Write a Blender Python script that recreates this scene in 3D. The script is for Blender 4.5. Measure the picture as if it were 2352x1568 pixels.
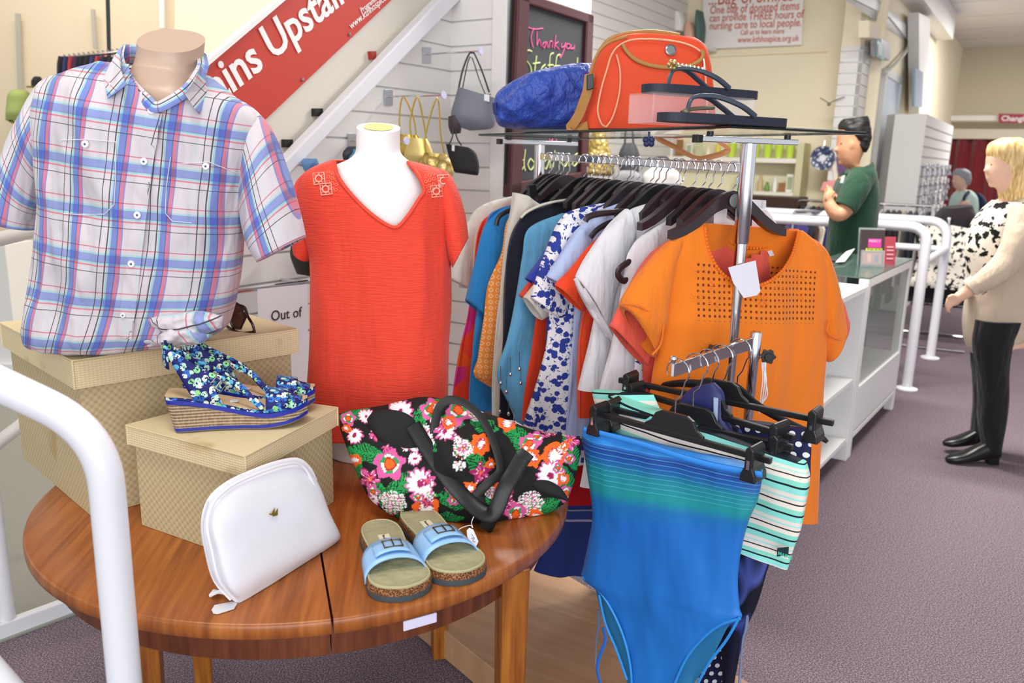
import bpy, math, random
from math import sin, cos, pi, radians, sqrt, atan2
from mathutils import Vector, noise, Matrix
random.seed(7)
V = Vector
S = bpy.context.scene
for o in list(bpy.data.objects): bpy.data.objects.remove(o)
COL = S.collection

# ---------------------------------------------------------------- camera
FPX, PX, PY, EYE = 1875.0, 1176.0, 784.0, 1.5
PITCH, ROLL = radians(12.65), radians(1.4)
R0 = V((1, 0, 0)); U0 = V((0, sin(PITCH), cos(PITCH))); F0 = V((0, cos(PITCH), -sin(PITCH)))
CX = R0*cos(ROLL) + U0*sin(ROLL); CY = -R0*sin(ROLL) + U0*cos(ROLL)
CAM0 = V((0, 0, EYE))
cd = bpy.data.cameras.new('camera'); cam = bpy.data.objects.new('camera', cd); COL.objects.link(cam)
cd.sensor_width = 36; cd.lens = FPX/2352*36; cd.clip_start = .02; cd.clip_end = 100
cam.matrix_world = Matrix(((CX.x, CY.x, -F0.x, CAM0.x), (CX.y, CY.y, -F0.y, CAM0.y), (CX.z, CY.z, -F0.z, CAM0.z), (0, 0, 0, 1)))
cd.dof.use_dof = True; cd.dof.focus_distance = 1.85; cd.dof.aperture_fstop = 4.5
S.camera = cam
# ---------------------------------------------------------------- world, lights, exposure
w = bpy.data.worlds.new('world'); S.world = w; w.use_nodes = True
bg = w.node_tree.nodes['Background']; bg.inputs[0].default_value = (.93, .96, 1, 1); bg.inputs[1].default_value = 1.0
def area(name, loc, rot, sx, sy, power, col=(1, 1, 1)):
    l = bpy.data.lights.new(name, 'AREA'); l.shape = 'RECTANGLE'; l.size = sx; l.size_y = sy; l.energy = power; l.color = col
    o = bpy.data.objects.new(name, l); COL.objects.link(o); o.location = loc; o.rotation_euler = rot
    return o
area('ceiling_lamp_near', (-.8, .9, 3.55), (0, 0, radians(-33)), 2.6, .5, 55, (1, .97, .9))
area('ceiling_lamp_middle', (1.6, 4.6, 3.55), (0, 0, radians(-33)), 2.6, .5, 290, (1, .97, .92))
area('ceiling_lamp_left', (-2.6, 5.2, 3.55), (0, 0, 0), 2.6, .6, 55, (1, .93, .8))
area('ceiling_lamp_far', (7.9, 10.6, 3.55), (0, 0, radians(-33)), 3, .6, 300, (1, .97, .93))
area('shop_window_daylight', (.6, -3.2, 1.9), (radians(86), 0, radians(4)), 5.5, 2.6, 190, (.95, .98, 1))
vs = S.view_settings; S.display_settings.display_device = 'sRGB'
vs.view_transform = 'Standard'; vs.look = 'None'; vs.gamma = 1; vs.use_curve_mapping = False; vs.exposure = -0.12

# ---------------------------------------------------------------- pixel -> place
def ray(x, y):
    u = x-PX; v = y-PY
    return F0*FPX + CX*u - CY*v
def Z(x, y, z):
    d = ray(x, y); return CAM0 + d*((z-EYE)/d.z)
def Yp(x, y, Y):
    d = ray(x, y); return CAM0 + d*(Y/d.y)
def proj(P):
    q = P-CAM0; t = FPX/q.dot(F0)
    return PX+q.dot(CX)*t, PY-q.dot(CY)*t
class Pl:
    """a plane in the room: point, normal (towards the viewer)"""
    def __init__(s, p, n): s.p = V(p); s.n = V(n).normalized()
    def __call__(s, x, y, off=0):
        d = ray(x, y); p = s.p+s.n*off
        return CAM0 + d*((p-CAM0).dot(s.n)/d.dot(s.n))
def PY_(Y): return Pl((0, Y, 0), (0, -1, 0))

# ---------------------------------------------------------------- materials
def lin(c): c /= 255; return c/12.92 if c <= .04045 else ((c+.055)/1.055)**2.4
def rgb(h): h = h.lstrip('#'); return tuple(lin(int(h[i:i+2], 16)) for i in (0, 2, 4))+(1,)
_m = {}
class NT:
    def __init__(s, name):
        s.m = bpy.data.materials.new(name); s.m.use_nodes = True; s.t = s.m.node_tree; s.b = s.t.nodes['Principled BSDF']
    def n(s, typ, **k):
        a = s.t.nodes.new(typ)
        for i, v in k.items():
            if i.startswith('_'): a.inputs[int(i[1:])].default_value = v
            else: setattr(a, i, v)
        return a
    def l(s, a, b): s.t.links.new(a, b)
    def math(s, op, a, b=None):
        n = s.n('ShaderNodeMath', operation=op)
        for i, v in enumerate((a, b)):
            if v is None: continue
            if isinstance(v, (int, float)): n.inputs[i].default_value = v
            else: s.l(v, n.inputs[i])
        return n.outputs[0]
    def mix(s, f, a, b, mode='MIX'):
        n = s.n('ShaderNodeMix', data_type='RGBA', blend_type=mode)
        for i, v in ((0, f), (6, a), (7, b)):
            if isinstance(v, (int, float, tuple)): n.inputs[i].default_value = v
            else: s.l(v, n.inputs[i])
        return n.outputs[2]
    def ramp(s, f, stops, interp='LINEAR'):
        n = s.n('ShaderNodeValToRGB'); r = n.color_ramp; r.interpolation = interp
        while len(r.elements) < len(stops): r.elements.new(.5)
        for e, (p, c) in zip(r.elements, stops): e.position = p; e.color = rgb(c) if isinstance(c, str) else c
        s.l(f, n.inputs[0]); return n.outputs[0]
    def uv(s):
        sp = s.n('ShaderNodeSeparateXYZ'); s.l(s.n('ShaderNodeUVMap').outputs[0], sp.inputs[0]); return sp.outputs[0], sp.outputs[1]
    def coord(s): return s.n('ShaderNodeTexCoord').outputs['Object']
    def mapped(s, sc, src=None, rot=(0, 0, 0)):
        m = s.n('ShaderNodeMapping'); m.inputs['Scale'].default_value = sc; m.inputs['Rotation'].default_value = rot
        s.l(src or s.coord(), m.inputs[0]); return m.outputs[0]
    def noise(s, sc, det=3, vec=None, out=0):
        n = s.n('ShaderNodeTexNoise'); n.inputs['Scale'].default_value = sc; n.inputs['Detail'].default_value = det
        s.l(vec or s.coord(), n.inputs[0])
        return n.outputs[out]
    def bump(s, h, st=.3, dist=.01):
        b = s.n('ShaderNodeBump'); b.inputs['Strength'].default_value = st; b.inputs['Distance'].default_value = dist
        s.l(h, b.inputs['Height']); s.l(b.outputs[0], s.b.inputs['Normal'])
    def set(s, rough=.6, metal=0, spec=.5, col=None, **k):
        s.b.inputs['Roughness'].default_value = rough; s.b.inputs['Metallic'].default_value = metal
        s.b.inputs['Specular IOR Level'].default_value = spec
        if isinstance(col, str): col = rgb(col)
        if isinstance(col, tuple): s.b.inputs['Base Color'].default_value = col
        elif col is not None: s.l(col, s.b.inputs['Base Color'])
        for i, v in k.items(): s.b.inputs[i.replace('_', ' ')].default_value = v
        return s.m
def mat(h, rough=.6, metal=0, spec=.5, kind='', **k):
    """plain painted / plastic / cloth surface with a little procedural life"""
    key = (h, rough, metal, kind, str(k))
    if key in _m: return _m[key]
    t = NT('surface_'+h.strip('#')+kind)
    c = rgb(h)
    if kind == 'cloth':
        n1 = t.noise(9, 4, t.mapped((1, 1, 1)))
        col = t.mix(t.math('MULTIPLY', n1, .35), c, tuple(x*.8 for x in c[:3])+(1,))
        w1 = t.noise(900, 2); w2 = t.noise(1, 3, t.mapped((17, 17, 3.2))); w3 = t.noise(1, 2, t.mapped((30, 30, 14))); t.bump(t.math('ADD', t.math('MULTIPLY', w1, .04), t.math('ADD', w2, t.math('MULTIPLY', w3, .3))), .7, .034)
        t.set(rough, 0, .25, col, Sheen_Weight=.15)
    elif kind == 'wall':
        n1 = t.noise(1.5, 4); col = t.mix(t.math('MULTIPLY', n1, .16), c, tuple(x*.86 for x in c[:3])+(1,))
        t.bump(t.noise(60, 4), .04, .004); t.set(rough, 0, spec, col)
    else:
        n1 = t.noise(14, 3); col = t.mix(t.math('MULTIPLY', n1, .18), c, tuple(x*.88 for x in c[:3])+(1,))
        t.set(rough, metal, spec, col, **k)
    _m[key] = t.m
    return t.m
def cloth(h, rough=.85): return mat(h, rough, kind='cloth')
CHROME = mat('#d8d8dc', .12, 1)
WHITEMETAL = mat('#dfdfe5', .28)

# ---------------------------------------------------------------- mesh building
class MB:
    def __init__(s): s.v = []; s.f = []; s.uv = []; s.c = []   # uv, colour per vertex
    def add(s, p, uv=(0, 0), c=None): s.v.append(V(p)); s.uv.append(uv); s.c.append(c); return len(s.v)-1
    def quadgrid(s, G, UV=None, cu=False, keep=None):
        ids = [[s.add(p, UV[i][j] if UV else (0, 0)) for j, p in enumerate(r)] for i, r in enumerate(G)]
        for i in range(len(ids)-1):
            n = len(ids[i]); m = n if cu else n-1
            for j in range(m):
                q = (ids[i][j], ids[i][(j+1) % n], ids[i+1][(j+1) % n], ids[i+1][j])
                if keep and not keep([s.v[k] for k in q], i, j): continue
                s.f.append(q)
        return ids
    def cap(s, ring): s.f.append(tuple(ring))
    def box(s, c, size, ax=(1, 0, 0), up=(0, 0, 1)):
        c = V(c); x = V(ax).normalized(); z = V(up).normalized(); y = z.cross(x); hx, hy, hz = (k/2 for k in size)
        i = [s.add(c+x*hx*a+y*hy*b+z*hz*d) for a in (-1, 1) for b in (-1, 1) for d in (-1, 1)]
        for q in ((0, 1, 3, 2), (4, 6, 7, 5), (0, 4, 5, 1), (2, 3, 7, 6), (0, 2, 6, 4), (1, 5, 7, 3)): s.f.append(tuple(i[k] for k in q))
        return s
    def hexa(s, b, t):
        """bottom quad, top quad (4 points each)"""
        i = [s.add(p) for p in list(b)+list(t)]; n = len(b)
        s.f.append(tuple(i[:n][::-1])); s.f.append(tuple(i[n:]))
        for k in range(n): s.f.append((i[k], i[(k+1) % n], i[n+(k+1) % n], i[n+k]))
        return s
    def prism(s, pts, d):
        """polygon of world points extruded by vector d"""
        d = V(d); return s.hexa([V(p) for p in pts], [V(p)+d for p in pts])
    def tube(s, pts, r, n=10, closed=False, flat=None, sub=0, caps=True):
        """round tube; flat=(normal, half thickness) makes a ribbon of half width r"""
        pts = [V(p) for p in pts]; N = len(pts)
        if sub: 
            rr = r if isinstance(r, (list, tuple)) else [r]*N
            q = crom([list(p)+[k] for p, k in zip(pts, rr)], sub, closed); pts = [V(a[:3]) for a in q]; r = [a[3] for a in q]; N = len(pts)
        if not isinstance(r, (list, tuple)): r = [r]*N
        T = []
        for i in range(N):
            a = pts[(i-1) % N] if closed else pts[max(i-1, 0)]; b = pts[(i+1) % N] if closed else pts[min(i+1, N-1)]
            d = b-a; T.append(d.normalized() if d.length > 1e-9 else V((0, 0, 1)))
        nrm = T[0].orthogonal().normalized(); G = []; UV = []; L = 0
        for i in range(N):
            if i: L += (pts[i]-pts[i-1]).length
            if flat:
                fn = V(flat[0](i/(N-1))) if callable(flat[0]) else V(flat[0])
                fn = (fn-T[i]*fn.dot(T[i])).normalized(); sd = T[i].cross(fn)
                G.append([pts[i]+sd*r[i]*cos(a)*1.0+fn*flat[1]*sin(a) for a in [2*pi*k/n for k in range(n)]])
            else:
                nrm = (nrm-T[i]*nrm.dot(T[i])).normalized(); sd = T[i].cross(nrm)
                G.append([pts[i]+(nrm*cos(a)+sd*sin(a))*r[i] for a in [2*pi*k/n for k in range(n)]])
            UV.append([(cos(2*pi*k/n)*r[i], L) for k in range(n)])
        if closed: G.append(G[0]); UV.append(UV[0])
        ids = s.quadgrid(G, UV, cu=True)
        if caps and not closed: s.cap(ids[0][::-1]); s.cap(ids[-1])
        return s
    def ball(s, c, r, sc=(1, 1, 1), n=10):
        c = V(c); G = [[c+V((sin(pi*i/n)*cos(2*pi*j/(2*n))*sc[0], sin(pi*i/n)*sin(2*pi*j/(2*n))*sc[1], cos(pi*i/n)*sc[2]))*r for j in range(2*n)] for i in range(n+1)]
        s.quadgrid(G, cu=True); return s
    def lathe(s, c, prof, n=32, ax=(0, 0, 1)):
        """prof: (radius, height) along ax"""
        c = V(c); z = V(ax).normalized(); x = z.orthogonal().normalized(); y = z.cross(x)
        ids = s.quadgrid([[c+z*h+(x*cos(2*pi*k/n)+y*sin(2*pi*k/n))*r for k in range(n)] for r, h in prof], cu=True)
        s.cap(ids[0][::-1]); s.cap(ids[-1]); return s
def crom(st, sub, closed=False):
    out = []; n = len(st)
    for i in range(n if closed else n-1):
        g = (lambda k: st[k % n]) if closed else (lambda k: st[min(max(k, 0), n-1)])
        a, b, c, d = g(i-1), g(i), g(i+1), g(i+2)
        for k in range(sub):
            t = k/sub
            out.append([.5*(2*q+(r-p)*t+(2*p-5*q+4*r-e)*t*t+(3*q-p-3*r+e)*t**3) for p, q, r, e in zip(a, b, c, d)])
    if not closed: out.append(list(st[-1]))
    return out
def inside(x, y, poly):
    c = False; j = len(poly)-1
    for i in range(len(poly)):
        xi, yi = poly[i][:2]; xj, yj = poly[j][:2]
        if (yi > y) != (yj > y) and x < (xj-xi)*(y-yi)/(yj-yi)+xi: c = not c
        j = i
    return c
def shape(mb, st, pl, d, n=28, sub=6, e=2.3, caps=(1, 1), folds=None, wr=0, hole=None, tilt=0, holeback=False, seed=0, fz=2.5, ws=1):
    """loft. st: (x1,y1,x2,y2[,depth factor[,offset]]) = edge-to-edge pixels of a section lying in plane pl; d = half depth (m).
    folds=(amp, waves) grow towards the last station; wr = wrinkle size (m)"""
    W = []
    for q in st:
        q = list(q)+[1, 0][len(q)-4:] if len(q) < 6 else list(q)
        A = pl(q[0], q[1], q[5]); B = pl(q[2], q[3], q[5]); W.append(list(A)+list(B)+[q[4]])
    Q = crom(W, sub); G = []; UV = []; L = 0; pc = None; N = len(Q)
    for i, q in enumerate(Q):
        A, B, k = V(q[:3]), V(q[3:6]), q[6]; C = (A+B)/2; H = (B-A)/2; hl = H.length
        if pc: L += (C-pc).length
        pc = C; row = []; uvr = []; t = i/(N-1)
        for j in range(n):
            a = 2*pi*j/n; ca, sa = cos(a), sin(a)
            x = math.copysign(abs(ca)**(2/e), ca); y = math.copysign(abs(sa)**(2/e), sa)
            dd = d*k*y
            if folds: dd += folds[0]*min(1, t*1.3)*sin(x*hl/.2*folds[1]+seed)*(1 if y >= 0 else -1)*(1-abs(x)**4)
            P = C+H*x+pl.n*dd
            if tilt and t < .3: P.z -= tilt*dd*(1-t/.3)
            if wr:
                s_ = V((P.x*9, P.y*9, P.z*fz))*ws+V((seed*3.1, 0, 0)); nn = noise.noise(s_)+.5*noise.noise(s_*2.7)
                P += pl.n*wr*nn*(1 if y >= 0 else -1)
            row.append(P); uvr.append((x*hl, -L))
        G.append(row); UV.append(uvr)
    keep = None
    if hole:
        def keep(q, i, j):
            front = (j+.5) < n/2
            if not front and not holeback: return True
            c = sum(q, V())/4; x, y = proj(c); return not inside(x, y, hole)
    ids = mb.quadgrid(G, UV, cu=True, keep=keep)
    if caps[0]: mb.cap(ids[0][::-1])
    if caps[1]: mb.cap(ids[-1])
    return mb
def patch(mb, pts, pl, th=.003, off=0):
    """flat-ish piece: pixel polygon (x,y[,off]) on plane, thickness towards the viewer"""
    P = [pl(p[0], p[1], off+(p[2] if len(p) > 2 else 0)) for p in pts]
    mb.prism(P, pl.n*th); return mb
def pts(pl, L, off=0): return [pl(p[0], p[1], off+(p[2] if len(p) > 2 else 0)) for p in L]

# ---------------------------------------------------------------- objects
def thing(name, label, cat, loc=(0, 0, 0), group=None):
    o = bpy.data.objects.new(name, None); COL.objects.link(o); o.location = loc; o.empty_display_size = .05
    o['label'] = label; o['category'] = cat
    if group: o['group'] = group
    return o
def worldloc(o):
    p = V((0, 0, 0))
    while o: p += o.location; o = o.parent
    return p
def obj(name, mb, m, parent=None, label=None, cat=None, group=None, kind=None, smooth=True, bevel=0, solid=0, subd=0, remesh=0, ang=35):
    me = bpy.data.meshes.new(name)
    if parent: org = worldloc(parent)
    else:
        xs = [v.x for v in mb.v]; ys = [v.y for v in mb.v]; zs = [v.z for v in mb.v]
        org = V(((min(xs)+max(xs))/2, (min(ys)+max(ys))/2, min(zs)))
    me.from_pydata([v-org for v in mb.v], [], mb.f); me.validate(); 
    uvl = me.uv_layers.new(name='UVMap')
    for lp in me.loops: uvl.data[lp.index].uv = mb.uv[lp.vertex_index]
    if any(c is not None for c in mb.c):
        ca = me.color_attributes.new('pattern', 'FLOAT_COLOR', 'POINT')
        for i, c in enumerate(mb.c): ca.data[i].color = c or (0, 0, 0, 1)
    ms = m if isinstance(m, list) else [m]
    for k in ms: me.materials.append(k)
    if smooth: me.shade_smooth()
    o = bpy.data.objects.new(name, me); COL.objects.link(o)
    if parent: o.parent = parent
    else: o.location = org
    if remesh: q = o.modifiers.new('r', 'REMESH'); q.mode = 'VOXEL'; q.voxel_size = remesh; q.use_smooth_shade = True
    if remesh: q = o.modifiers.new('s', 'SMOOTH'); q.iterations = 3
    if solid: q = o.modifiers.new('t', 'SOLIDIFY'); q.thickness = solid; q.offset = 0
    if bevel: q = o.modifiers.new('b', 'BEVEL'); q.width = bevel; q.segments = 2; q.limit_method = 'ANGLE'; q.angle_limit = radians(ang)
    if subd: q = o.modifiers.new('u', 'SUBSURF'); q.levels = subd; q.render_levels = subd
    if smooth and not remesh and not subd:
        me.set_sharp_from_angle(angle=radians(ang))
    if label: o['label'] = label
    if cat: o['category'] = cat
    if group: o['group'] = group
    if kind: o['kind'] = kind
    return o
def struct(name, mb, m, parent=None, **k):
    return obj(name, mb, m, parent, kind=None if parent else 'structure', **k)
def tree_copy(o, parent=None, label=None, group=None):
    c = o.copy(); COL.objects.link(c)
    if parent: c.parent = parent
    if label: c['label'] = label
    if group: c['group'] = group
    for ch in list(o.children): tree_copy(ch, c)
    return c
def text(name, s, size, org, xd, yd, m, parent, ext=.0006, label=None, shear=0, bold=0, align='LEFT', sx=1, font=None):
    cu = bpy.data.curves.new('t', 'FONT'); cu.body = s; cu.size = size; cu.extrude = ext; cu.shear = shear; cu.offset = bold; cu.align_x = align
    cu.resolution_u = 3
    ob = bpy.data.objects.new('t', cu); COL.objects.link(ob)
    bpy.context.view_layer.update()
    me = bpy.data.meshes.new_from_object(ob); bpy.data.objects.remove(ob)
    mb = MB(); xd = V(xd).normalized(); yd = V(yd); yd = (yd-xd*yd.dot(xd)).normalized(); nd = xd.cross(yd); org = V(org)
    for v in me.vertices: mb.add(org+xd*v.co.x*sx+yd*v.co.y+nd*(v.co.z+ext))
    mb.f = [tuple(p.vertices) for p in me.polygons]
    return obj(name, mb, m, parent, label=label, smooth=False)
def stroke(mb, pl, L, r, off=0, sub=5, n=5):
    """drawn line through pixel points on a plane"""
    mb.tube(pts(pl, L, off), r, n=n, sub=sub); return mb
# ================================================================ the room
q = ray(2411, 393); A = V((q.x, q.y, 0)).normalized(); B = V((A.y, -A.x, 0)); UP = V((0, 0, 1))
def flat(p): return V((p.x, p.y, 0))
CREAM = mat('#f6eace', .8, kind='wall'); CREAM2 = mat('#e9d8bd', .8, kind='wall'); WHITE = mat('#e9e8e6', .45, kind='wall')
SLAT = mat('#e6e4e1', .4, kind='wall'); GREYW = mat('#d9d6d0', .7, kind='wall')

# floor: short pile carpet
t = NT('carpet'); n1 = t.noise(210, 3); n2 = t.noise(3, 3)
c = t.ramp(n1, [(.36, '#463a42'), (.5, '#6f616a'), (.66, '#a6969f')]); c = t.mix(t.math('MULTIPLY', n2, .35), c, rgb('#83727c'))
t.bump(t.noise(500, 3), .35, .004); CARPET = t.set(.95, 0, .1, c)
mb = MB(); mb.quadgrid([[V((x, y, 0)) for x in (-9, 12)] for y in (-4, 20)]); struct('floor', mb, CARPET, smooth=False)
t = NT('lino'); c = t.mix(t.noise(420, 3), rgb('#7d7d76'), rgb('#a3a29a')); LINO = t.set(.5, 0, .4, c)
a_, b_ = flat(Z(-60, 1500, 0)), flat(Z(240, 1388, 0)); dl = (b_-a_).normalized()
mb = MB(); P = [a_-dl*5, b_+dl*.75, b_+dl*.75+V((-1.2, 4.2, 0)), a_-dl*5+V((-3, 3, 0))]
mb.prism([p+UP*.001 for p in P], (0, 0, .006)); struct('floor_entrance', mb, LINO, smooth=False)

def slat(name, p0, p1, z0, z1, zref, nrm, pitch=.1016, sl=None, back=None, parent=None):
    """slatted board wall from p0 to p1; grooves every pitch; sl(z) = left end as distance from p0"""
    prof = []; k = math.ceil((z0-zref)/pitch); z = zref+k*pitch; prof.append((0, z0))
    while z < z1-.01:
        if z > z0+.01: prof += [(0, z-.004), (-.012, z-.0045), (-.012, z+.0045), (0, z+.004)]
        z += pitch
    prof.append((0, z1)); mb = MB(); d = (p1-p0); L = d.length; d = d.normalized()
    G = [[p0+d*(sl(z) if sl else 0)+nrm*o+UP*z, p1+nrm*o+UP*z] for o, z in prof]
    mb.quadgrid(G)
    bk = [g[0]-nrm*.04-nrm*prof[i][0] for i, g in enumerate(G)]
    mb.quadgrid([[g[0], k_] for g, k_ in zip(G, bk)])
    return struct(name, mb, SLAT, parent, smooth=False)

C1 = flat(Yp(1035, 350, 3.75)); W1 = Pl(C1, B)
def line(x, pl=W1):  # distance from C1 along A of a pixel column near y
    return lambda y: (pl(x, y)-C1).dot(A)
# diagonal of the stair on W1
e0, e1 = W1(650, 400), W1(1037, 2)
sz = lambda z: (e0-C1).dot(A)+(z-e0.z)*((e1-e0).dot(A))/(e1.z-e0.z)
zr = Yp(1035, 219.7, 3.75).z
L1 = -1.62
slat('wall_stair_side', C1+A*L1, C1+A*.013, 0, 3.6, zr, B, sl=lambda z: max(0, sz(z)-L1))
def alongto(p0, d, x, y=380):
    r = ray(x, y); r = V((r.x, r.y)); # p0+d*t parallel to r
    return -(p0.x*r.y-p0.y*r.x)/(d.x*r.y-d.y*r.x)
tE, tG = alongto(C1, B, 1130, 250), alongto(C1, B, 1163, 250)
slat('wall_return', C1-B*.013, C1+B*tE, 0, 3.6, zr, -A)
G1 = C1+B*tG
mb = MB(); lenP = alongto(G1, A, 1349, 250)
mb.hexa([C1+B*tE-A*.012, G1-A*.012, G1+A*lenP, C1+B*tE+A*lenP], [p+UP*3.6 for p in (C1+B*tE-A*.012, G1-A*.012, G1+A*lenP, C1+B*tE+A*lenP)])
struct('wall_pillar', mb, WHITE, smooth=False, bevel=.004)

# stair: stringer band, balustrade panel (one thing of the setting)
mb = MB(); lo = [W1(455, 592, .002), W1(1060, -22, .002)]; hi = [W1(455, 552, .002), W1(1022, -33, .002)]
mb.prism([lo[0], lo[1], hi[1], hi[0]], B*.05); struct('trim_5', mb, WHITEMETAL, smooth=False, bevel=.006)
mb = MB(); mb.prism([W1(455, 556, -.03), W1(1030, -40, -.03), W1(775, -112, -.03), W1(400, 200, -.03)], -B*.03); st = struct('wall_balustrade', mb, mat('#d6d0c4', .7, kind='wall'), smooth=False)
mb = MB(); mb.prism([W1(400, 203, -.035), W1(690, -42, -.035), W1(690, -54, -.035), W1(400, 190, -.035)], B*.04); obj('panel_cap', mb, WHITE, st, smooth=False)
for x, y, s_ in ((655, 329, 9), (724, 258, 9)):
    mb = MB(); patch(mb, [(x-s_, y-s_), (x+s_, y-s_), (x+s_, y+s_), (x-s_, y+s_)], W1, .02, -.03); obj('bracket', mb, mat('#141414', .5), st, smooth=False)
mb = MB(); patch(mb, [(844, 118), (856, 118), (856, 137), (846, 137)], W1, .02, -.03); obj('bracket', mb, mat('#a02a20', .5), st, smooth=False)
# banner
bn = thing('banner', 'long red banner with white lettering fixed along the sloping stair balustrade', 'banner', W1(700, 100))
mb = MB(); mb.prism([W1(395, 208, -.028), W1(700, -50, -.028), W1(960, -60, -.028), W1(532, 346, -.028)], B*.006)
obj('banner_sheet', mb, mat('#c23a2c', .5), bn, smooth=False)
WLET = mat('#f2f0ee', .6)
xd = W1(754, 31)-W1(548, 197); ub = UP
text('lettering', 'Bargains Upstairs', .155, W1(361, 351, -.02), xd, ub, WLET, bn, ext=.001, bold=.0028)
text('small_lettering', 'www.kthhospice.org.uk', .036, W1(806, 68, -.02), xd, ub, WLET, bn, ext=.001)
text('small_lettering', 'Programme funded by your', .026, W1(830, 30, -.02), xd, ub, WLET, bn, ext=.001)
for x, y in ((477, 152), (609, 36), (695, 183), (803, 79)):
    mb = MB(); mb.lathe(W1(x, y, -.02), [(.006, 0), (.006, .003), (.003, .005)], 10, B); obj('fixing_bolt', mb, mat('#8a8f94', .4, .6), bn)

# left room behind
mb = MB(); mb.quadgrid([[V((x, 6.4, z)) for x in (-9, .5)] for z in (0, 3.65)]); struct('wall_left', mb, CREAM2, smooth=False)
mb = MB(); mb.box((-4.2, 6.37, .09), (9, .03, .18)); struct('baseboard_left', mb, WHITE, smooth=False)
mb = MB(); pw = PY_(6.36); patch(mb, [(368, -60), (380, -60), (380, 66), (370, 66)], pw, .03); struct('trim_1', mb, WHITE, smooth=False)
mb = MB(); patch(mb, [(404, -60), (1100, -60), (1100, 420), (404, 420)], pw, .02, -.03); struct('wall_left_chimney', mb, CREAM, smooth=False)
for x, y0, y1, w_ in ((43, 32, 212, 5), (215, 22, 112, 4)):
    mb = MB(); patch(mb, [(x-w_, y0), (x+w_, y0), (x+w_+6, y1), (x-w_+6, y1)], pw, .02)
    t = mat('#b9b4a8', .5); obj('slotted_wall_strip', mb, t, label=('slotted grey shelf strip on the cream wall above the green cap' if x < 100 else 'slotted grey shelf strip on the cream wall left of the black pole'), cat='wall strip', group='slotted wall strips', smooth=False)

# ceiling and far walls
mb = MB(); mb.quadgrid([[V((x, y, 3.65)) for x in (-9, 14)] for y in (-1.2, 20)]); 
t = NT('ceiling_tiles'); br = t.n('ShaderNodeTexBrick'); br.offset = 0; br.inputs['Scale'].default_value = 1; br.inputs['Brick Width'].default_value = 1.2; br.inputs['Row Height'].default_value = 1.2
br.inputs['Mortar Size'].default_value = .012; br.inputs['Color1'].default_value = rgb('#e4e4e2'); br.inputs['Color2'].default_value = rgb('#dcdcda'); br.inputs['Mortar'].default_value = rgb('#a9a9a6')
t.l(t.mapped((1, 1, 1), rot=(0, 0, -atan2(A.x, A.y)*-1)), br.inputs[0]); CEIL = t.set(.7, 0, .3, br.outputs[0])
struct('ceiling', mb, CEIL, smooth=False)
Q0 = V((3.10, 8.30, 0)); tq = alongto(Q0, B, 1955); Q1 = Q0+B*tq
W4o = flat(V((3.32, 8.63, 0)))
W4 = Pl(W4o, -A)
W4l = W4o-B*alongto(W4o, -B, 1560)*1
mb = MB(); p0 = W4o-B*1.75; p1 = W4o+B*.3
mb.prism([p0, p1, p1+UP*3.65, p0+UP*3.65], A*.05); struct('wall_back', mb, CREAM, smooth=False)
mb = MB(); mb.prism([W4(1610, 128), W4(1900, 116), W4(1900, 120), W4(1610, 132)], -A*.03); struct('trim_2', mb, CREAM, smooth=False)
slat('wall_back_left', p0-A*4.2+B*.0, p0, 0, 3.65, zr, B)
slat('wall_pillar_front', Q0, Q1, 0, 2.62, zr, -A)
mb = MB(); mb.prism([Q0+UP*2.62, Q1+UP*2.62, Q1+UP*3.65, Q0+UP*3.65], A*.3); struct('wall_pillar_top', mb, CREAM, smooth=False)
mb = MB(); mb.prism([Q0+A*.012, Q0+A*.45, Q0+A*.45+UP*2.62, Q0+A*.012+UP*2.62], B*.02); struct('wall_pillar_left', mb, CREAM, smooth=False)
sA = alongto(Q1, A, 2001); sB = alongto(Q1, A, 2038); sC = alongto(Q1, A, 2112)
slat('wall_pillar_side', Q1, Q1+A*sA, 0, 2.75, zr, B)
mb = MB(); mb.prism([Q1+UP*2.75-B*.0, Q1+A*sA+UP*2.75, Q1+A*sA+UP*3.65, Q1+UP*3.65], -B*.06)
mb.prism([Q1+A*sA, Q1+A*9, Q1+A*9+UP*3.65, Q1+A*sA+UP*3.65], -B*.06)
struct('wall_right_of_pillar', mb, CREAM, smooth=False)
WR = Pl(Q1, B)
dr = MB(); dr.prism([Q1+A*(sA+.05), Q1+A*sB, Q1+A*sB+UP*2.45, Q1+A*(sA+.05)+UP*2.45], B*.03)
d_ = struct('door_1', dr, mat('#dfe9f6', .35), smooth=False)
mb = MB()
for s_, w_ in ((sA-.02, .07), (sB, .08)): mb.prism([Q1+A*s_, Q1+A*(s_+w_), Q1+A*(s_+w_)+UP*2.52, Q1+A*s_+UP*2.52], B*.05)
mb.prism([Q1+A*sA+UP*2.45, Q1+A*(sB+.08)+UP*2.45, Q1+A*(sB+.08)+UP*2.52, Q1+A*sA+UP*2.52], B*.05); struct('trim_3', mb, WHITE, smooth=False)
mb = MB(); pb = Q1-B*.1-A*.3; mb.prism([WR(1878, -40, .01), WR(2086, 62, .01), WR(2086, 96, .01), WR(1990, -20, .01)], B*.02)
mb.prism([Q1-A*.35+B*.0+UP*3.3, Q1+A*sC+UP*3.3, Q1+A*sC+UP*3.65, Q1-A*.35+UP*3.65], B*.22); struct('trim_4', mb, WHITE, smooth=False)
E0 = Q1+A*9; mb = MB(); mb.prism([E0, E0+B*9, E0+B*9+UP*3.65, E0+UP*3.65], A*.05); struct('wall_end', mb, mat('#d8cdb4', .8, kind='wall'), smooth=False)
WE = Pl(E0, -A)
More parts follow.
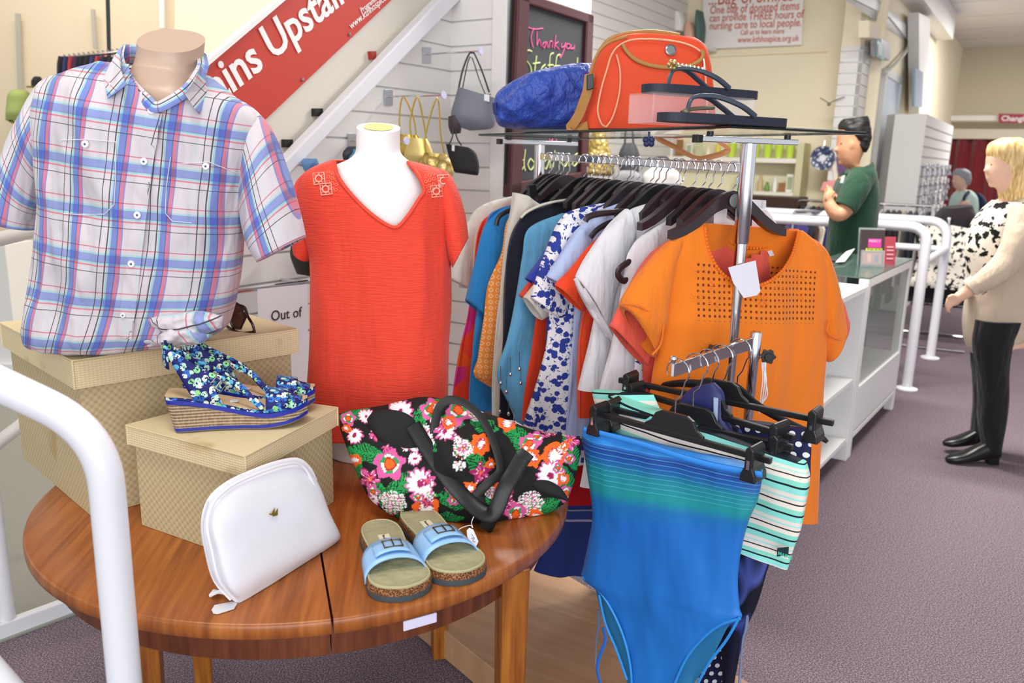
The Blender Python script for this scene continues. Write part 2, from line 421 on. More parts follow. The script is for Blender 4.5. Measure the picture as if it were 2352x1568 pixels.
# ================================================================ on the slatted walls
def hookarm(x0, y0, x1, y1, lab):
    t = thing('display_hook', lab, 'hook', W1(x0, y0))
    mb = MB(); patch(mb, [(x0-9, y0-16), (x0+9, y0-16), (x0+9, y0+20), (x0-9, y0+20)], W1, .008); obj('back_plate', mb, mat('#b9bcc2', .35, .5), t, smooth=False, bevel=.001)
    a = W1(x0, y0, .005); b = a+V((B*1).xyz)*.0; b = W1(x0, y0)+(CAM0*0); 
    P1 = W2x(x1, y1, a); mb = MB(); mb.tube([a, P1], .0035); obj('prong', mb, CHROME, t)
    mb = MB(); mb.lathe(P1, [(.014, 0), (.016, .003), (.014, .007)], 14, (P1-a)); obj('end_disc', mb, mat('#c9c6e6', .3), t)
    return a, P1
def W2x(x, y, a):  # point on the pixel ray lying on the line straight out from the wall through a (closest)
    d = ray(x, y).normalized(); w0 = a-CAM0; b_ = B.dot(d); den = 1-b_*b_
    s_ = (b_*d.dot(w0)-B.dot(w0))/den; return a+B*max(.05, s_)
h1 = hookarm(978, 125, 1103, 124, 'chrome display hook holding the grey shoulder bag on the slatted wall')
h2 = hookarm(890, 222, 1018, 228, 'chrome display hook with gold chain bags on the slatted wall')
h3 = hookarm(806, 322, 932, 333, 'chrome display hook behind the white mannequin neck')
DKG = mat('#5d6069', .45); 
# grey shoulder bag
pb = PY_(h1[1].y+.02)
t = thing('shoulder_bag', 'slate grey fold-over shoulder bag hanging from a hook on the slatted wall', 'handbag', pb(1080, 310))
mb = MB(); shape(mb, [(1052, 200, 1138, 226), (1044, 230, 1137, 250), (1036, 258, 1138, 282), (1040, 275, 1125, 296, .8), (1050, 290, 1080, 300, .3)], pb, .035, e=3, wr=.006); obj('bag_body', mb, mat('#6d7280', .4), t)
mb = MB(); shape(mb, [(1030, 268, 1060, 262), (1030, 290, 1060, 292, .8), (1036, 308, 1058, 306, .4)], pb, .03, e=3); obj('bag_underside', mb, mat('#3a3238', .4), t, label='dark folded underside')
mb = MB(); mb.tube(pts(pb, [(1053, 205), (1063, 160), (1077, 125), (1085, 121), (1092, 127), (1108, 165), (1124, 212)]), .004, sub=4); mb.tube(pts(pb, [(1062, 205), (1080, 130), (1100, 180), (1120, 230)], .02), .0025, sub=4); obj('strap', mb, mat('#2e2c33', .4), t)
mb = MB(); patch(mb, [(1112, 216), (1124, 218), (1124, 234), (1112, 231)], pb, .002, .04); obj('price_tag', mb, WHITEMETAL, t, smooth=False)
# black bag
pb = PY_(h1[1].y+.0)
t = thing('evening_bag', 'small black clutch bag hanging below the grey shoulder bag', 'handbag', pb(1062, 400))
mb = MB(); shape(mb, [(1024, 330, 1075, 338), (1026, 340, 1092, 350), (1034, 370, 1100, 375), (1040, 388, 1100, 395), (1045, 396, 1097, 403, .5)], pb, .025, e=3, wr=.004); obj('bag_body', mb, mat('#17161a', .7), t)
mb = MB(); mb.tube(pts(pb, [(1030, 335), (1040, 310), (1042, 262), (1048, 312), (1060, 334)]), .003, sub=4); obj('strap', mb, mat('#2e2c33', .4), t)
mb = MB(); patch(mb, [(1038, 333), (1044, 333), (1044, 347), (1038, 346)], pb, .002, .03); obj('price_tag', mb, WHITEMETAL, t, smooth=False)
# gold chain bags
GOLD = mat('#c9a94a', .3, .85); PALEG = mat('#e4cf84', .35, .6)
t_ = NT('quilted_gold'); v = t_.n('ShaderNodeTexVoronoi'); v.inputs['Scale'].default_value = 38; t_.l(t_.coord(), v.inputs[0]); cc = t_.ramp(v.outputs[0], [(0, '#f5e9b8'), (.5, '#c3a75a'), (1, '#6d5a2c')]); t_.bump(v.outputs[0], .8, .01); SEQ = t_.set(.3, .5, .5, cc)
for k, (x, y0, wd, hh, yt, m_, lb) in enumerate(((938, 308, 36, 66, 222, GOLD, 'mustard gold bag on a chain, left of the three gold bags'), (962, 316, 34, 60, 222, PALEG, 'pale gold mesh bag on a chain, middle of the three gold bags'), (1000, 350, 42, 62, 224, SEQ, 'crinkled champagne gold bag on a chain, right of the three gold bags'))):
    pb = PY_(h2[0].y-.12-.05*k+.0)
    t = thing('chain_bag', lb, 'handbag', pb(x, y0+hh), group='gold chain bags on the slatted wall')
    mb = MB(); shape(mb, [(x-wd*.6, y0, x+wd*.6, y0+3), (x-wd*.85, y0+hh*.35, x+wd*.85, y0+hh*.35), (x-wd, y0+hh*.7, x+wd, y0+hh*.75), (x-wd*.8, y0+hh, x+wd*.8, y0+hh, .5)], pb, .03, e=2.6, wr=.008, folds=(.006, 8), seed=k); obj('bag_body', mb, m_, t)
    mb = MB(); mb.tube(pts(pb, [(x-wd*.5, y0+4), (x-wd*.35-8, y0-40), (x-12+8*k, yt), (x+wd*.3, y0-40), (x+wd*.5, y0+4)]), .0035, sub=5, n=6); obj('chain', mb, GOLD, t)
for x, y, w_, h_, c_, lb in ((815, 352, 26, 26, '#2a2f38', 'dark bag hanging partly behind the coral top beside the white neck'), (1022-230+14, 360, 12, 30, '#3f86a8', 'teal item hanging left of the white mannequin neck'), (714, 376, 14, 20, '#5b86b8', 'small blue item on the slatted wall above the coral shoulder')):
    mb = MB(); shape(mb, [(x-w_*.5, y-h_*.6, x+w_*.5, y-h_*.6), (x-w_, y, x+w_, y+2), (x-w_*.8, y+h_, x+w_*.8, y+h_, .5)], Pl(W1.p+B*.08, B), .03, wr=.01); obj('hanging_accessory', mb, mat(c_, .5), label=lb, cat='accessory', group='accessories behind the white mannequin')
# dark basket-like bag at the sleeve, chrome rail, notice
mb = MB(); pbk = Pl(W1.p+B*.12, B); shape(mb, [(684, 560, 706, 560), (680, 590, 712, 592), (690, 630, 712, 634, .6)], pbk, .05, wr=.01); obj('dark_bag', mb, mat('#2c2a24', .6), label='dark woven bag half hidden between plaid sleeve and coral top', cat='handbag')
t = thing('chrome_rail', 'slim chrome display rail in front of the slats, carrying the paper notice', 'rail', pbk(600, 700))
mb = MB(); mb.tube([pbk(500, 674), pbk(730, 645)], .009); obj('rail_bar', mb, CHROME, t)
mb = MB(); mb.tube([pbk(700, 649), pbk(700, 649)-B*.12], .006); mb.tube([pbk(560, 667), pbk(560, 667)-B*.12], .006); obj('rail_bracket', mb, CHROME, t)
pn = Pl(W1.p+B*.135, B)
t = thing('paper_notice', 'white paper notice reading Out of, hung between the boxes and the coral top', 'notice', pn(650, 800))
mb = MB(); patch(mb, [(591, 664), (706, 652), (708, 900), (598, 925)], pn, .0015); obj('sheet', mb, mat('#e9e7ee', .6), t, smooth=False)
nd = (pn(706, 652)-pn(591, 664)); text('lettering', 'Out of', .05, pn(622, 737, .002), pn(687, 727)-pn(622, 737), UP, mat('#2b2b2e', .6), t)

# chalkboard on the pillar
WC = Pl(G1+B*.012, B)
t = thing('chalkboard', 'tall chalkboard in a dark red-brown frame with Thank you Stafford donations in pink and green', 'chalkboard', WC(1250, 460))
DKR = mat('#4a1f24', .35); SLATE = mat('#33373c', .75)
mb = MB(); patch(mb, [(1174, -22), (1348, 36), (1333, 418), (1155, 452)], WC, .02); obj('slate', mb, SLATE, t, smooth=False)
for nm, P in (('frame_rail', [(1174, -22), (1348, 36), (1346, 58), (1176, 4)]), ('frame_rail', [(1156, 420), (1334, 392), (1333, 418), (1155, 452)]), ('frame_stile', [(1174, -22), (1200, -14), (1181, 447), (1155, 452)]), ('frame_stile', [(1333, 30), (1348, 36), (1334, 418), (1318, 421)])):
    mb = MB(); patch(mb, P, WC, .04); obj(nm, mb, DKR, t, smooth=False, bevel=.006)
PINK = mat('#e0679c', .9); GRN = mat('#d3df9a', .9)
def chalk(L, m_, r=.0038):
    mb = MB()
    for s_ in L: stroke(mb, WC, s_, r, .022, 4, 5)
    obj('chalk_lettering', mb, m_, t, label='pink chalk words' if m_ is PINK else 'pale green chalk words')
chalk([[(1210, 62), (1228, 67), (1247, 65)], [(1226, 64), (1219, 85), (1224, 110)], [(1233, 72), (1233, 104), (1238, 90), (1243, 106)], [(1252, 96), (1246, 102), (1250, 110), (1255, 96), (1258, 110)], [(1261, 110), (1263, 96), (1269, 96), (1268, 110)], [(1276, 80), (1273, 112)], [(1282, 96), (1275, 103), (1284, 113)],
       [(1290, 99), (1289, 108), (1295, 107), (1299, 98), (1296, 112), (1287, 132), (1284, 122)], [(1303, 100), (1300, 108), (1306, 112), (1310, 104), (1303, 100)], [(1312, 102), (1311, 112), (1317, 110), (1319, 103), (1318, 114)]], PINK, .0032)
chalk([[(1221, 118), (1211, 116), (1204, 132), (1216, 148), (1220, 165), (1209, 178), (1198, 170)], [(1232, 128), (1228, 160), (1230, 174)], [(1224, 146), (1240, 144)], [(1252, 148), (1243, 158), (1247, 172), (1254, 155), (1256, 172)], [(1271, 122), (1263, 130), (1262, 180)], [(1258, 150), (1270, 149)], [(1287, 126), (1278, 132), (1275, 182)], [(1272, 152), (1286, 151)], [(1294, 152), (1289, 162), (1296, 168), (1301, 158), (1294, 152)], [(1306, 170), (1307, 153), (1314, 154)], [(1326, 132), (1324, 170)], [(1325, 155), (1317, 160), (1320, 170), (1325, 166)]], GRN, .0038)
chalk([[(1262, 318), (1262, 330)], [(1270, 318), (1266, 326), (1272, 330)], [(1278, 318), (1276, 330), (1284, 326)]], PINK, .003)
chalk([[(1206, 343), (1203, 375), (1206, 392)], [(1203, 368), (1190, 368), (1186, 385), (1196, 392), (1204, 380)], [(1218, 364), (1212, 378), (1219, 390), (1227, 376), (1218, 364)], [(1231, 390), (1233, 366), (1243, 368), (1243, 388)], [(1258, 362), (1248, 376), (1254, 388), (1262, 368), (1263, 386)], [(1274, 345), (1270, 384)], [(1264, 360), (1281, 358)], [(1286, 362), (1284, 384)], [(1294, 362), (1290, 374), (1297, 382), (1303, 370), (1294, 362)], [(1306, 382), (1308, 361), (1315, 363), (1315, 380)], [(1326, 352), (1318, 360), (1326, 372), (1318, 382)]], GRN, .0038)

# ================================================================ back wall: board, shelves, crockery
WS = Pl(W4.p-A*.04, -A)
t = thing('wall_sign', 'large white wall sign with red lettering about bag donations above the shelves', 'sign', WS(1730, 110))
mb = MB(); patch(mb, [(1618, -70), (1848, -78), (1842, 103), (1612, 113)], WS, .01); obj('sign_board', mb, mat('#f5f2ee', .5), t, smooth=False)
RD = mat('#cc5a4c', .7); xs_ = WS(1842, 30)-WS(1630, 40)
for s_, sz_, x, y in (('...Bag of Smiles', .2, 1626, 12), ('One bag of donated items', .118, 1630, 32), ('can provide THREE hours of', .112, 1629, 50), ('nursing care to local people.', .112, 1629, 68), ('Call us to learn more', .07, 1700, 80), ('www.kthhospice.org.uk', .088, 1694, 98)):
    text('lettering', s_, sz_, WS(x, y, .012), xs_, UP, RD, t, bold=.0008, sx=.76)
# shelving unit
WH = Pl(W4.p-A*.32, -A); W5 = Pl(W4.p-A*.06, -A)
t = thing('shelf_unit', 'cream open shelf unit against the back wall holding cups and frames', 'shelves', WH(1700, 540))
SHC = mat('#f6f1e2', .5); SHG = mat('#d7d1a6', .6)
for y0, y1, x0, x1 in ((336, 341, 1330, 1530), (360, 370, 1395, 1832), (434, 443, 1395, 1832)):
    a, b = WH(x0, y0), WH(x1, y0+(x1-x0)*-.0); a.z = b.z = WH((x0+x1)/2, y0).z; dz = WH((x0+x1)/2, y1).z-a.z
    mb = MB(); mb.prism([a, b, b+UP*dz, a+UP*dz], A*.27); obj('shelf', mb, SHC, t, smooth=False)
for x in (1392, 1835):
    mb = MB(); a, b = WH(x, 300), WH(x+16, 300); a.z = b.z = 0; h_ = 1.72; mb.prism([a, b, b+UP*h_, a+UP*h_], A*.27); obj('upright', mb, SHC if x < 1500 else SHG, t, smooth=False)
mb = MB(); a, b = W5(1400, 300), W5(1836, 300); a.z = b.z = .02; mb.prism([a, b, b+UP*1.7, a+UP*1.7], A*.02); obj('back_panel', mb, mat('#e6dfc0', .7), t, smooth=False)
zsh = WH(1613, 360).z; zs2 = WH(1613, 434).z
WM = Pl(W4.p-A*.2, -A)
def onshelf(x, z): p = WM(x, 360); p.z = z+.0005; return p
LIME = mat('#c5e04a', .35); proto = None
for k, x in enumerate((1708, 1734, 1762, 1788, 1814, 1680)):
    p = onshelf(x, zsh); 
    if proto is None:
        mb = MB(); mb.lathe(p, [(.03, 0), (.034, .004), (.046, .12), (.049, .15), (.044, .15), (.032, .01)], 16)
        proto = obj('lime_cup', mb, LIME, label='x', cat='cup', group='lime green cups on the back shelf'); q = proto
    else: q = tree_copy(proto); q.location = proto.location+(p-p0_)
    if k == 0: p0_ = p
    q['label'] = 'lime green tumbler in the row on the cream back shelf'
rr = random.Random(3)
names = ['white picture frame', 'pale green frame', 'cream pillar candle', 'yellow vase', 'beige figurine', 'green glass jar', 'white jug', 'brown box']
cols = ['#f0efe8', '#bcd29a', '#efe6c8', '#e2cf4c', '#cdb48a', '#6f9a45', '#f4f4f0', '#9c6a3c']
k = 0
for zz, xs2 in ((zsh, [1410, 1432, 1455, 1480, 1500, 1518, 1540, 1560, 1582, 1604, 1626, 1648]), (zs2, [1752, 1768, 1786, 1803, 1820, 1700, 1722])):
    for x in xs2:
        i = k % 8; p = onshelf(x, zz); mb = MB(); h_ = rr.uniform(.09, .2)
        if i in (0, 1, 7):
            mb.box(p+UP*h_/2, (.075, .02, h_), B); nm = 'picture_frame' if i < 7 else 'small_box'
            o = obj(nm, mb, mat(cols[i], .5), bevel=.004, smooth=False)
            if i < 7: mb = MB(); mb.box(p+UP*h_/2-A*.011, (.05, .004, h_*.7), B); obj('picture', mb, mat('#c9c4a0' if i else '#a5b58c', .5), o, smooth=False)
        else:
            w_ = rr.uniform(.02, .032); mb.lathe(p, [(w_*.8, 0), (w_, h_*.2), (w_*.9, h_*.6), (w_*.5, h_*.8), (w_*.6, h_)], 14); o = obj(['', '', 'candle', 'vase', 'figurine', 'glass_jar', 'jug'][i], mb, mat(cols[i], .4))
        ab = 'lime cups' if k >= 12 else 'hanger rail'
        o['label'] = '%s on the %s back shelf, %s in its row from the left' % (names[i], 'lower' if zz == zs2 else 'upper', ['first', 'second', 'third', 'fourth', 'fifth', 'sixth', 'seventh', 'eighth', 'ninth', 'tenth', 'eleventh', 'twelfth'][(k if k < 12 else [0, 1, 2, 3, 4, 5, 6][(k-12+2) % 7])])
        o['category'] = 'ornament'; o['group'] = 'ornaments on the back shelves'; k += 1
# dark sideboard below
p0_s = WH(1640, 470); mb = MB(); a, b = Pl(W4.p-A*.75, -A)(1600, 470), Pl(W4.p-A*.75, -A)(1832, 470); a.z = b.z = 0
zz = Pl(W4.p-A*.75, -A)(1780, 452).z; mb.prism([a, b, b+UP*zz, a+UP*zz], A*.4); sb = obj('sideboard', mb, mat('#3a2318', .4), label='dark brown wooden sideboard below the back shelves behind the white rails', cat='sideboard', smooth=False, bevel=.005)
for f in (.25, .5, .75):
    mb = MB(); c_ = a.lerp(b, f)+UP*zz*.5-A*.004; mb.box(c_, (.34, .01, zz*.8), B); obj('drawer', mb, mat('#442a1d', .4), sb, smooth=False, bevel=.003)
# hats / bags hanging behind the rack at the left of the shelves (on the far slatted wall)
WL = Pl(p0+B*.12, B)
t = thing('chain_bag', 'gold sequin chain bag hanging on the far slatted wall right of the chalkboard', 'handbag', Yp(1368, 425, 6.6)); pb = PY_(6.6)
mb = MB(); shape(mb, [(1362, 300, 1388, 300), (1345, 345, 1402, 345), (1340, 390, 1412, 392), (1350, 402, 1402, 404, .5)], pb, .06, wr=.015); obj('bag_body', mb, SEQ, t)
mb = MB(); mb.tube(pts(pb, [(1352, 350), (1366, 300), (1375, 285), (1386, 300), (1398, 350)]), .006, sub=4, n=6); obj('chain', mb, GOLD, t)
for x, y, w_, h_, c_, lb, nm in ((1445, 345, 24, 56, '#3a3b40', 'charcoal handbag hanging behind the glass shelf right of the gold sequin bag', 'hanging_bag'), (1442, 400, 34, 30, '#8d8d90', 'grey felt bag below the charcoal handbag behind the hooks', 'hanging_bag'), (1520, 395, 44, 40, '#c9c7c4', 'pale grey padded bag behind the middle hanger hooks', 'hanging_bag')):
    t = thing(nm, lb, 'handbag', Yp(x, y+h_, 6.4)); pb = PY_(6.4)
    mb = MB(); shape(mb, [(x-w_*.5, y-h_*.3, x+w_*.5, y-h_*.3), (x-w_, y+h_*.2, x+w_, y+h_*.2), (x-w_*.9, y+h_, x+w_*.9, y+h_, .6)], pb, .06, wr=.02, seed=x); obj('bag_body', mb, mat(c_, .6), t)
    mb = MB(); mb.tube(pts(pb, [(x-w_*.4, y-h_*.25), (x-w_*.3, y-h_*.8), (x+w_*.3, y-h_*.8), (x+w_*.4, y-h_*.25)]), .008, sub=4, n=6); obj('strap', mb, mat('#333338', .5), t)
# grey trunk behind hangers
mb = MB(); c0 = Yp(1440, 430, 5.6); mb.box(c0-UP*.12, (.62, .4, .3), B); tr = obj('storage_case', mb, mat('#3d434c', .5), label='dark slate storage case on a white stand behind the hanger shoulders', cat='case', bevel=.02)
mb = MB(); mb.box(c0-UP*.27+UP*.0-UP*((c0.z-.27)/2), (.55, .36, c0.z-.27), B); obj('display_plinth', mb, WHITE, label='white display plinth under the slate storage case', cat='plinth', smooth=False)
# things high on the wall beside the sign
for x, y, w_, h_, c_, lb, cat_ in ((1530, 30, 18, 26, '#a9a5a4', 'grey bundle on the high ledge left of the wall sign', 'bundle'), (1608, 62, 9, 36, '#4c6b62', 'dark green bottle shape on the high ledge beside the wall sign', 'bottle'), (1585, 78, 12, 26, '#e8b9a0', 'peach coloured soft toy shape on the high ledge behind the holdall', 'ornament'), (1561, 50, 12, 22, '#f1f0ee', 'white jug on the high ledge behind the holdall', 'jug')):
    mb = MB(); pb = Pl(W4.p-A*.25-B*0, -A); shape(mb, [(x-w_*.5, y-h_, x+w_*.5, y-h_), (x-w_, y-h_*.3, x+w_, y-h_*.2), (x-w_, y+h_*.4, x+w_, y+h_*.4), (x-w_*.8, y+h_, x+w_*.8, y+h_)], pb, .08, wr=.03, seed=x); obj('ledge_ornament', mb, mat(c_, .6), label=lb, cat=cat_)
a, b = Pl(W4.p-A*.36, -A)(1500, 108), Pl(W4.p-A*.36, -A)(1622, 104); b.z = a.z; mb = MB(); mb.prism([a, b, b-UP*.04, a-UP*.04], A*.34); obj('high_ledge', mb, WHITE, label='white high ledge on the back wall behind the orange holdall', cat='shelf', smooth=False)
# plate on the slatted pillar
WP = Pl(Q0-A*.03, -A)
t = thing('decorative_plate', 'blue and white patterned plate on the slatted pillar beside the man', 'plate', WP(1892, 391))
t_ = NT('plate_pattern'); v = t_.n('ShaderNodeTexVoronoi'); v.inputs['Scale'].default_value = 30; t_.l(t_.coord(), v.inputs[0]); cc = t_.ramp(v.outputs[0], [(.2, '#e9eaf0'), (.45, '#55617e'), (.8, '#2e3a58')]); PLM = t_.set(.2, 0, .5, cc)
c_ = WP(1890, 363); mb = MB(); R_ = .118; mb.lathe(c_-A*.0, [(.01, .0), (.06, .0), (R_, .016), (R_-.004, .02), (.06, .006), (.005, .006)], 36, -A); obj('plate_dish', mb, PLM, t)
mb = MB(); mb.lathe(c_-A*.0085, [(.034, 0), (.034, .001), (.028, .001)], 24, -A); obj('plate_centre', mb, mat('#e4e6ee', .3), t)
mb = MB(); mb.tube([c_+UP*R_, c_+UP*(R_+.05)+A*.01], .004); obj('plate_hanger', mb, CHROME, t)
# necklace and card on pillar
mb = MB(); stroke(mb, WP, [(1884, 225), (1898, 233), (1905, 237), (1915, 232), (1940, 222)], .005, 0, 5); mb.ball(WP(1904, 239), .018); obj('necklace', mb, mat('#8e8478', .4, .4), label='thin necklace with a small pendant on the slatted pillar', cat='necklace')
mb = MB(); patch(mb, [(1893, 418), (1925, 412), (1925, 435), (1886, 438)], Pl(Q0, -A), .05); obj('pink_box', mb, mat('#f0a09c', .6), label='salmon pink box low on the slatted pillar by the crossed arms', cat='box', smooth=False, bevel=.004)
mb = MB(); patch(mb, [(1908, 352), (1916, 350), (1928, 430), (1920, 432)], Pl(Q0-A*.005, -A), .02); obj('poster_edge', mb, mat('#efe6cc', .6), label='cream edge of an upright poster between the plate and the man', cat='poster', smooth=False)
mb = MB(); patch(mb, [(1920, 360), (1950, 366), (1948, 440), (1930, 440)], Pl(Q0, -A), .004); obj('purple_poster', mb, mat('#6b4a78', .6), label='purple patterned poster half hidden behind the man', cat='poster', smooth=False)
# exit sign, fuse box, pipes at the passage
WQ = Pl(Q1+B*.02, B)
t = thing('exit_sign', 'green and white emergency exit sign box fixed above the pale door', 'sign', WQ(2012, 118))
mb = MB(); patch(mb, [(1999, 88), (2022, 104), (2020, 140), (1999, 128)], WQ, .1); obj('sign_housing', mb, WHITEMETAL, t, smooth=False, bevel=.004)
mb = MB(); patch(mb, [(2013, 92), (2031, 104), (2029, 139), (2012, 130)], WQ, .008, .102); obj('sign_face', mb, mat('#5fa3a0', .4), t, smooth=False)
mb = MB(); patch(mb, [(2017, 102), (2025, 107), (2024, 130), (2016, 126)], WQ, .004, .112); obj('running_figure', mb, WHITEMETAL, t, label='white pictogram', smooth=False)
mb = MB(); patch(mb, [(1970, 48), (1999, 60), (1996, 92), (1970, 88)], WQ, .1); obj('alarm_box', mb, CREAM, label='cream alarm box at the top of the slatted pillar side', cat='alarm box', smooth=False, bevel=.01)
WQ2 = Pl(Q1+B*.05, B)
mb = MB(); patch(mb, [(2084, 30), (2112, 44), (2110, 262), (2087, 262)], WQ2, .12); fb = obj('trunking_column', mb, WHITE, label='tall white trunking column beyond the pale door', cat='column', smooth=False, bevel=.006)
mb = MB(); patch(mb, [(2096, 156), (2114, 166), (2112, 246), (2094, 244)], WQ2, .03, .122); obj('fuse_cover', mb, mat('#a9b9d0', .3), fb, smooth=False)
mb = MB(); stroke(mb, WQ2, [(2095, 66), (2085, 110), (2062, 140), (2044, 158), (2030, 165)], .02, .0, 5); obj('loose_cable', mb, mat('#c3cabb', .5), label='pale cable looping from the ceiling beside the exit sign', cat='cable')
# ================================================================ rails, counter
def tube_thing(name, label, cat, paths, r, m=WHITEMETAL, group=None, flange=()):
    t = thing(name, label, cat, paths[0][0], group=group)
    for nm, P, s_ in [(p[2] if len(p) > 2 else 'tube', p[1], p[3] if len(p) > 3 else 0) for p in paths]:
        mb = MB(); mb.tube(P, r if nm != 'cross_bar' else r*.8, n=20, sub=s_); obj(nm, mb, m, t)
    for f in flange:
        mb = MB(); mb.lathe(f, [(r*2.1, 0), (r*2.1, .008), (r*1.05, .02)], 24); obj('floor_flange', mb, m, t)
    return t
def bend(P, rad=.12, n=7):
    out = [P[0]]
    for i in range(1, len(P)-1):
        a = (P[i-1]-P[i]).normalized(); b = (P[i+1]-P[i]).normalized()
        p = P[i]+a*rad; q = P[i]+b*rad
        for k in range(n+1):
            f = k/n; out.append(p*(1-f)**2+P[i]*2*f*(1-f)+q*f*f)
    out.append(P[-1]); return out
f1 = Z(2082, 893, 0); zt = Yp(2105, 522, f1.y).z; top1 = V((f1.x, f1.y, zt)); 
tube_thing('guard_rail', 'white tubular guard rail curving down beside the glass display counter', 'guard rail', [(f1, bend([f1+UP*.005, top1, top1-B*2.7]), 'tube')], .034, flange=[f1])
f2 = Z(2136, 822, 0); zt2 = Yp(2165, 508, f2.y).z; top2 = V((f2.x, f2.y, zt2)); e2_ = top2-B*3.6
tube_thing('guard_rail', 'farther white tubular guard rail curving down behind the display counter', 'guard rail', [(f2, bend([f2+UP*.005, top2, e2_, e2_-UP*(zt2-.005)], .15), 'tube'), (f2, [V((f2.x, f2.y, .88)), V((f2.x, f2.y, .88))-B*3.5], 'cross_bar'), (f2, [V((f2.x, f2.y, .88)), V((f1.x+.02, f1.y+.034, .88))+(f1-f2)*0], 'cross_bar')], .034, flange=[f2])
K0 = Z(1948, 1053, 0); K1 = Z(2052, 938, 0); KA = (K1-K0).normalized(); KB = V((KA.y, -KA.x, 0)); L_ = (K1-K0).length
KP = Pl(K0, KB); zc = KP(1990, 645).z
GLASS = None
t_ = NT('clear_glass'); t_.b.inputs['Transmission Weight'].default_value = 1; GLASS = t_.set(.02, 0, .5, '#eef8f4', IOR=1.45); 
t_ = NT('thin_pane'); 
def panemat(name, col, alpha, rough=.03):
    t_ = NT(name); m = t_.set(rough, 0, .6, col, Alpha=alpha); return m
PANE = panemat('display_pane', '#9fb5ab', .28); TOPG = panemat('counter_top_glass', '#4f665c', .72)
t = thing('display_counter', 'white framed glass display counter with leaflets standing on top', 'counter', K0)
W_ = .42; D = -KB
def post(p, w=.05, z0=0, z1=None, nm='corner_post'):
    mb = MB(); mb.prism([p, p+KA*w, p+KA*w+D*w, p+D*w], UP*(z1 or zc-.0)); obj(nm, mb, WHITE, t, smooth=False, bevel=.003)
for p in (K0, K0+KA*(L_-.05), K0+D*(W_-.05), K0+KA*(L_-.05)+D*(W_-.05)): post(p)
def bar(p, q, h, z, nm, wd=.05):
    mb = MB(); mb.prism([p+UP*z, q+UP*z, q+D*wd+UP*z, p+D*wd+UP*z], UP*h); obj(nm, mb, WHITE, t, smooth=False, bevel=.003)
bar(K0+KA*.05, K0+KA*(L_-.05), .045, zc-.045, 'top_frame'); bar(K0+KA*.05+D*(W_-.05), K0+KA*(L_-.05)+D*(W_-.05), .045, zc-.045, 'top_frame')
mb = MB(); mb.prism([K0+UP*zc, K0+KA*L_+UP*zc, K0+KA*L_+D*W_+UP*zc, K0+D*W_+UP*zc], UP*.008); obj('top_glass', mb, TOPG, t, smooth=False)
bar(K0+KA*.05, K0+KA*(L_-.05), .24, .14, 'base_panel', .02); bar(K0+KA*.05, K0+KA*(L_-.05), .03, .1, 'base_rail')
mb = MB(); mb.prism([K0+KA*.05+D*.02+UP*.36, K0+KA*(L_-.05)+D*.02+UP*.36, K0+KA*(L_-.05)+D*(W_-.06)+UP*.36, K0+KA*.05+D*(W_-.06)+UP*.36], UP*.02); obj('display_floor', mb, mat('#c9c6c4', .6), t, smooth=False)
mb = MB(); mb.prism([K0+KA*.05+D*.01+UP*.385, K0+KA*(L_-.05)+D*.01+UP*.385, K0+KA*(L_-.05)+D*.01+UP*(zc-.05), K0+KA*.05+D*.01+UP*(zc-.05)], D*.005); obj('front_glass', mb, PANE, t, smooth=False)
mb = MB(); mb.prism([K0+KA*.05+D*(W_-.03)+UP*.14, K0+KA*(L_-.05)+D*(W_-.03)+UP*.14, K0+KA*(L_-.05)+D*(W_-.03)+UP*(zc-.05), K0+KA*.05+D*(W_-.03)+UP*(zc-.05)], D*.01); obj('back_panel', mb, mat('#cfd3d4', .5), t, smooth=False)
for f, z_, c_, lb in ((.3, .38, '#7a6468', 'dark cloth bundle lying in the glass display counter'), (.62, .38, '#b8b0a4', 'pale trinket dish lying in the glass display counter')):
    mb = MB(); c_0 = K0+KA*L_*f+D*.24+UP*z_; mb.ball(c_0+UP*.035, .07, (1.3, 1, .5)); obj('display_item', mb, mat(c_, .6), label=lb, cat='display item')
# open-backed white unit in front of it
J0 = K0-KA*1.35; t = thing('shop_counter', 'white shop counter with open shelves and a brown handbag inside, beside the orange top', 'counter', J0); zj = zc-.03
mb = MB(); mb.prism([J0+UP*(zj-.03)+KA*0, K0-KA*.012+UP*(zj-.03), K0-KA*.012+D*.6+UP*(zj-.03), J0+D*.6+UP*(zj-.03)], UP*.03); obj('counter_top', mb, WHITE, t, smooth=False, bevel=.003)
for f in (0, .66, 1.3):
    mb = MB(); p = J0+KA*f; mb.prism([p+UP*.0, p+KA*.03, p+KA*.03+D*.55, p+D*.55], UP*(zj-.03)); obj('side_panel', mb, WHITE, t, smooth=False, bevel=.003)
for z_ in (.1, .42):
    for f in (.03, .69):
        mb = MB(); p = J0+KA*f+UP*z_; q = p+KA*(.63 if f < .5 else .61); mb.prism([p+D*.01, q+D*.01, q+D*.53, p+D*.53], UP*.025); obj('shelf', mb, WHITE, t, smooth=False, bevel=.002)
mb = MB(); p = J0+D*.555; mb.prism([p+UP*.0, p+KA*1.33, p+KA*1.33+UP*(zj-.035), p+UP*(zj-.035)], D*.01); obj('back_panel', mb, mat('#d5dae4', .5), t, smooth=False)
pb = Pl(K0-KB*.16, KB)
t = thing('brown_handbag', 'brown leather handbag with a looped handle on the bottom shelf of the white counter', 'handbag', KP(1905, 1040))
mb = MB(); shape(mb, [(1880, 925, 1905, 925, .4), (1876, 970, 1914, 960), (1870, 1030, 1908, 1018)], Pl(K0-KB*.2, KB), .06, wr=.006); obj('bag_body', mb, mat('#6d3f1d', .4), t)
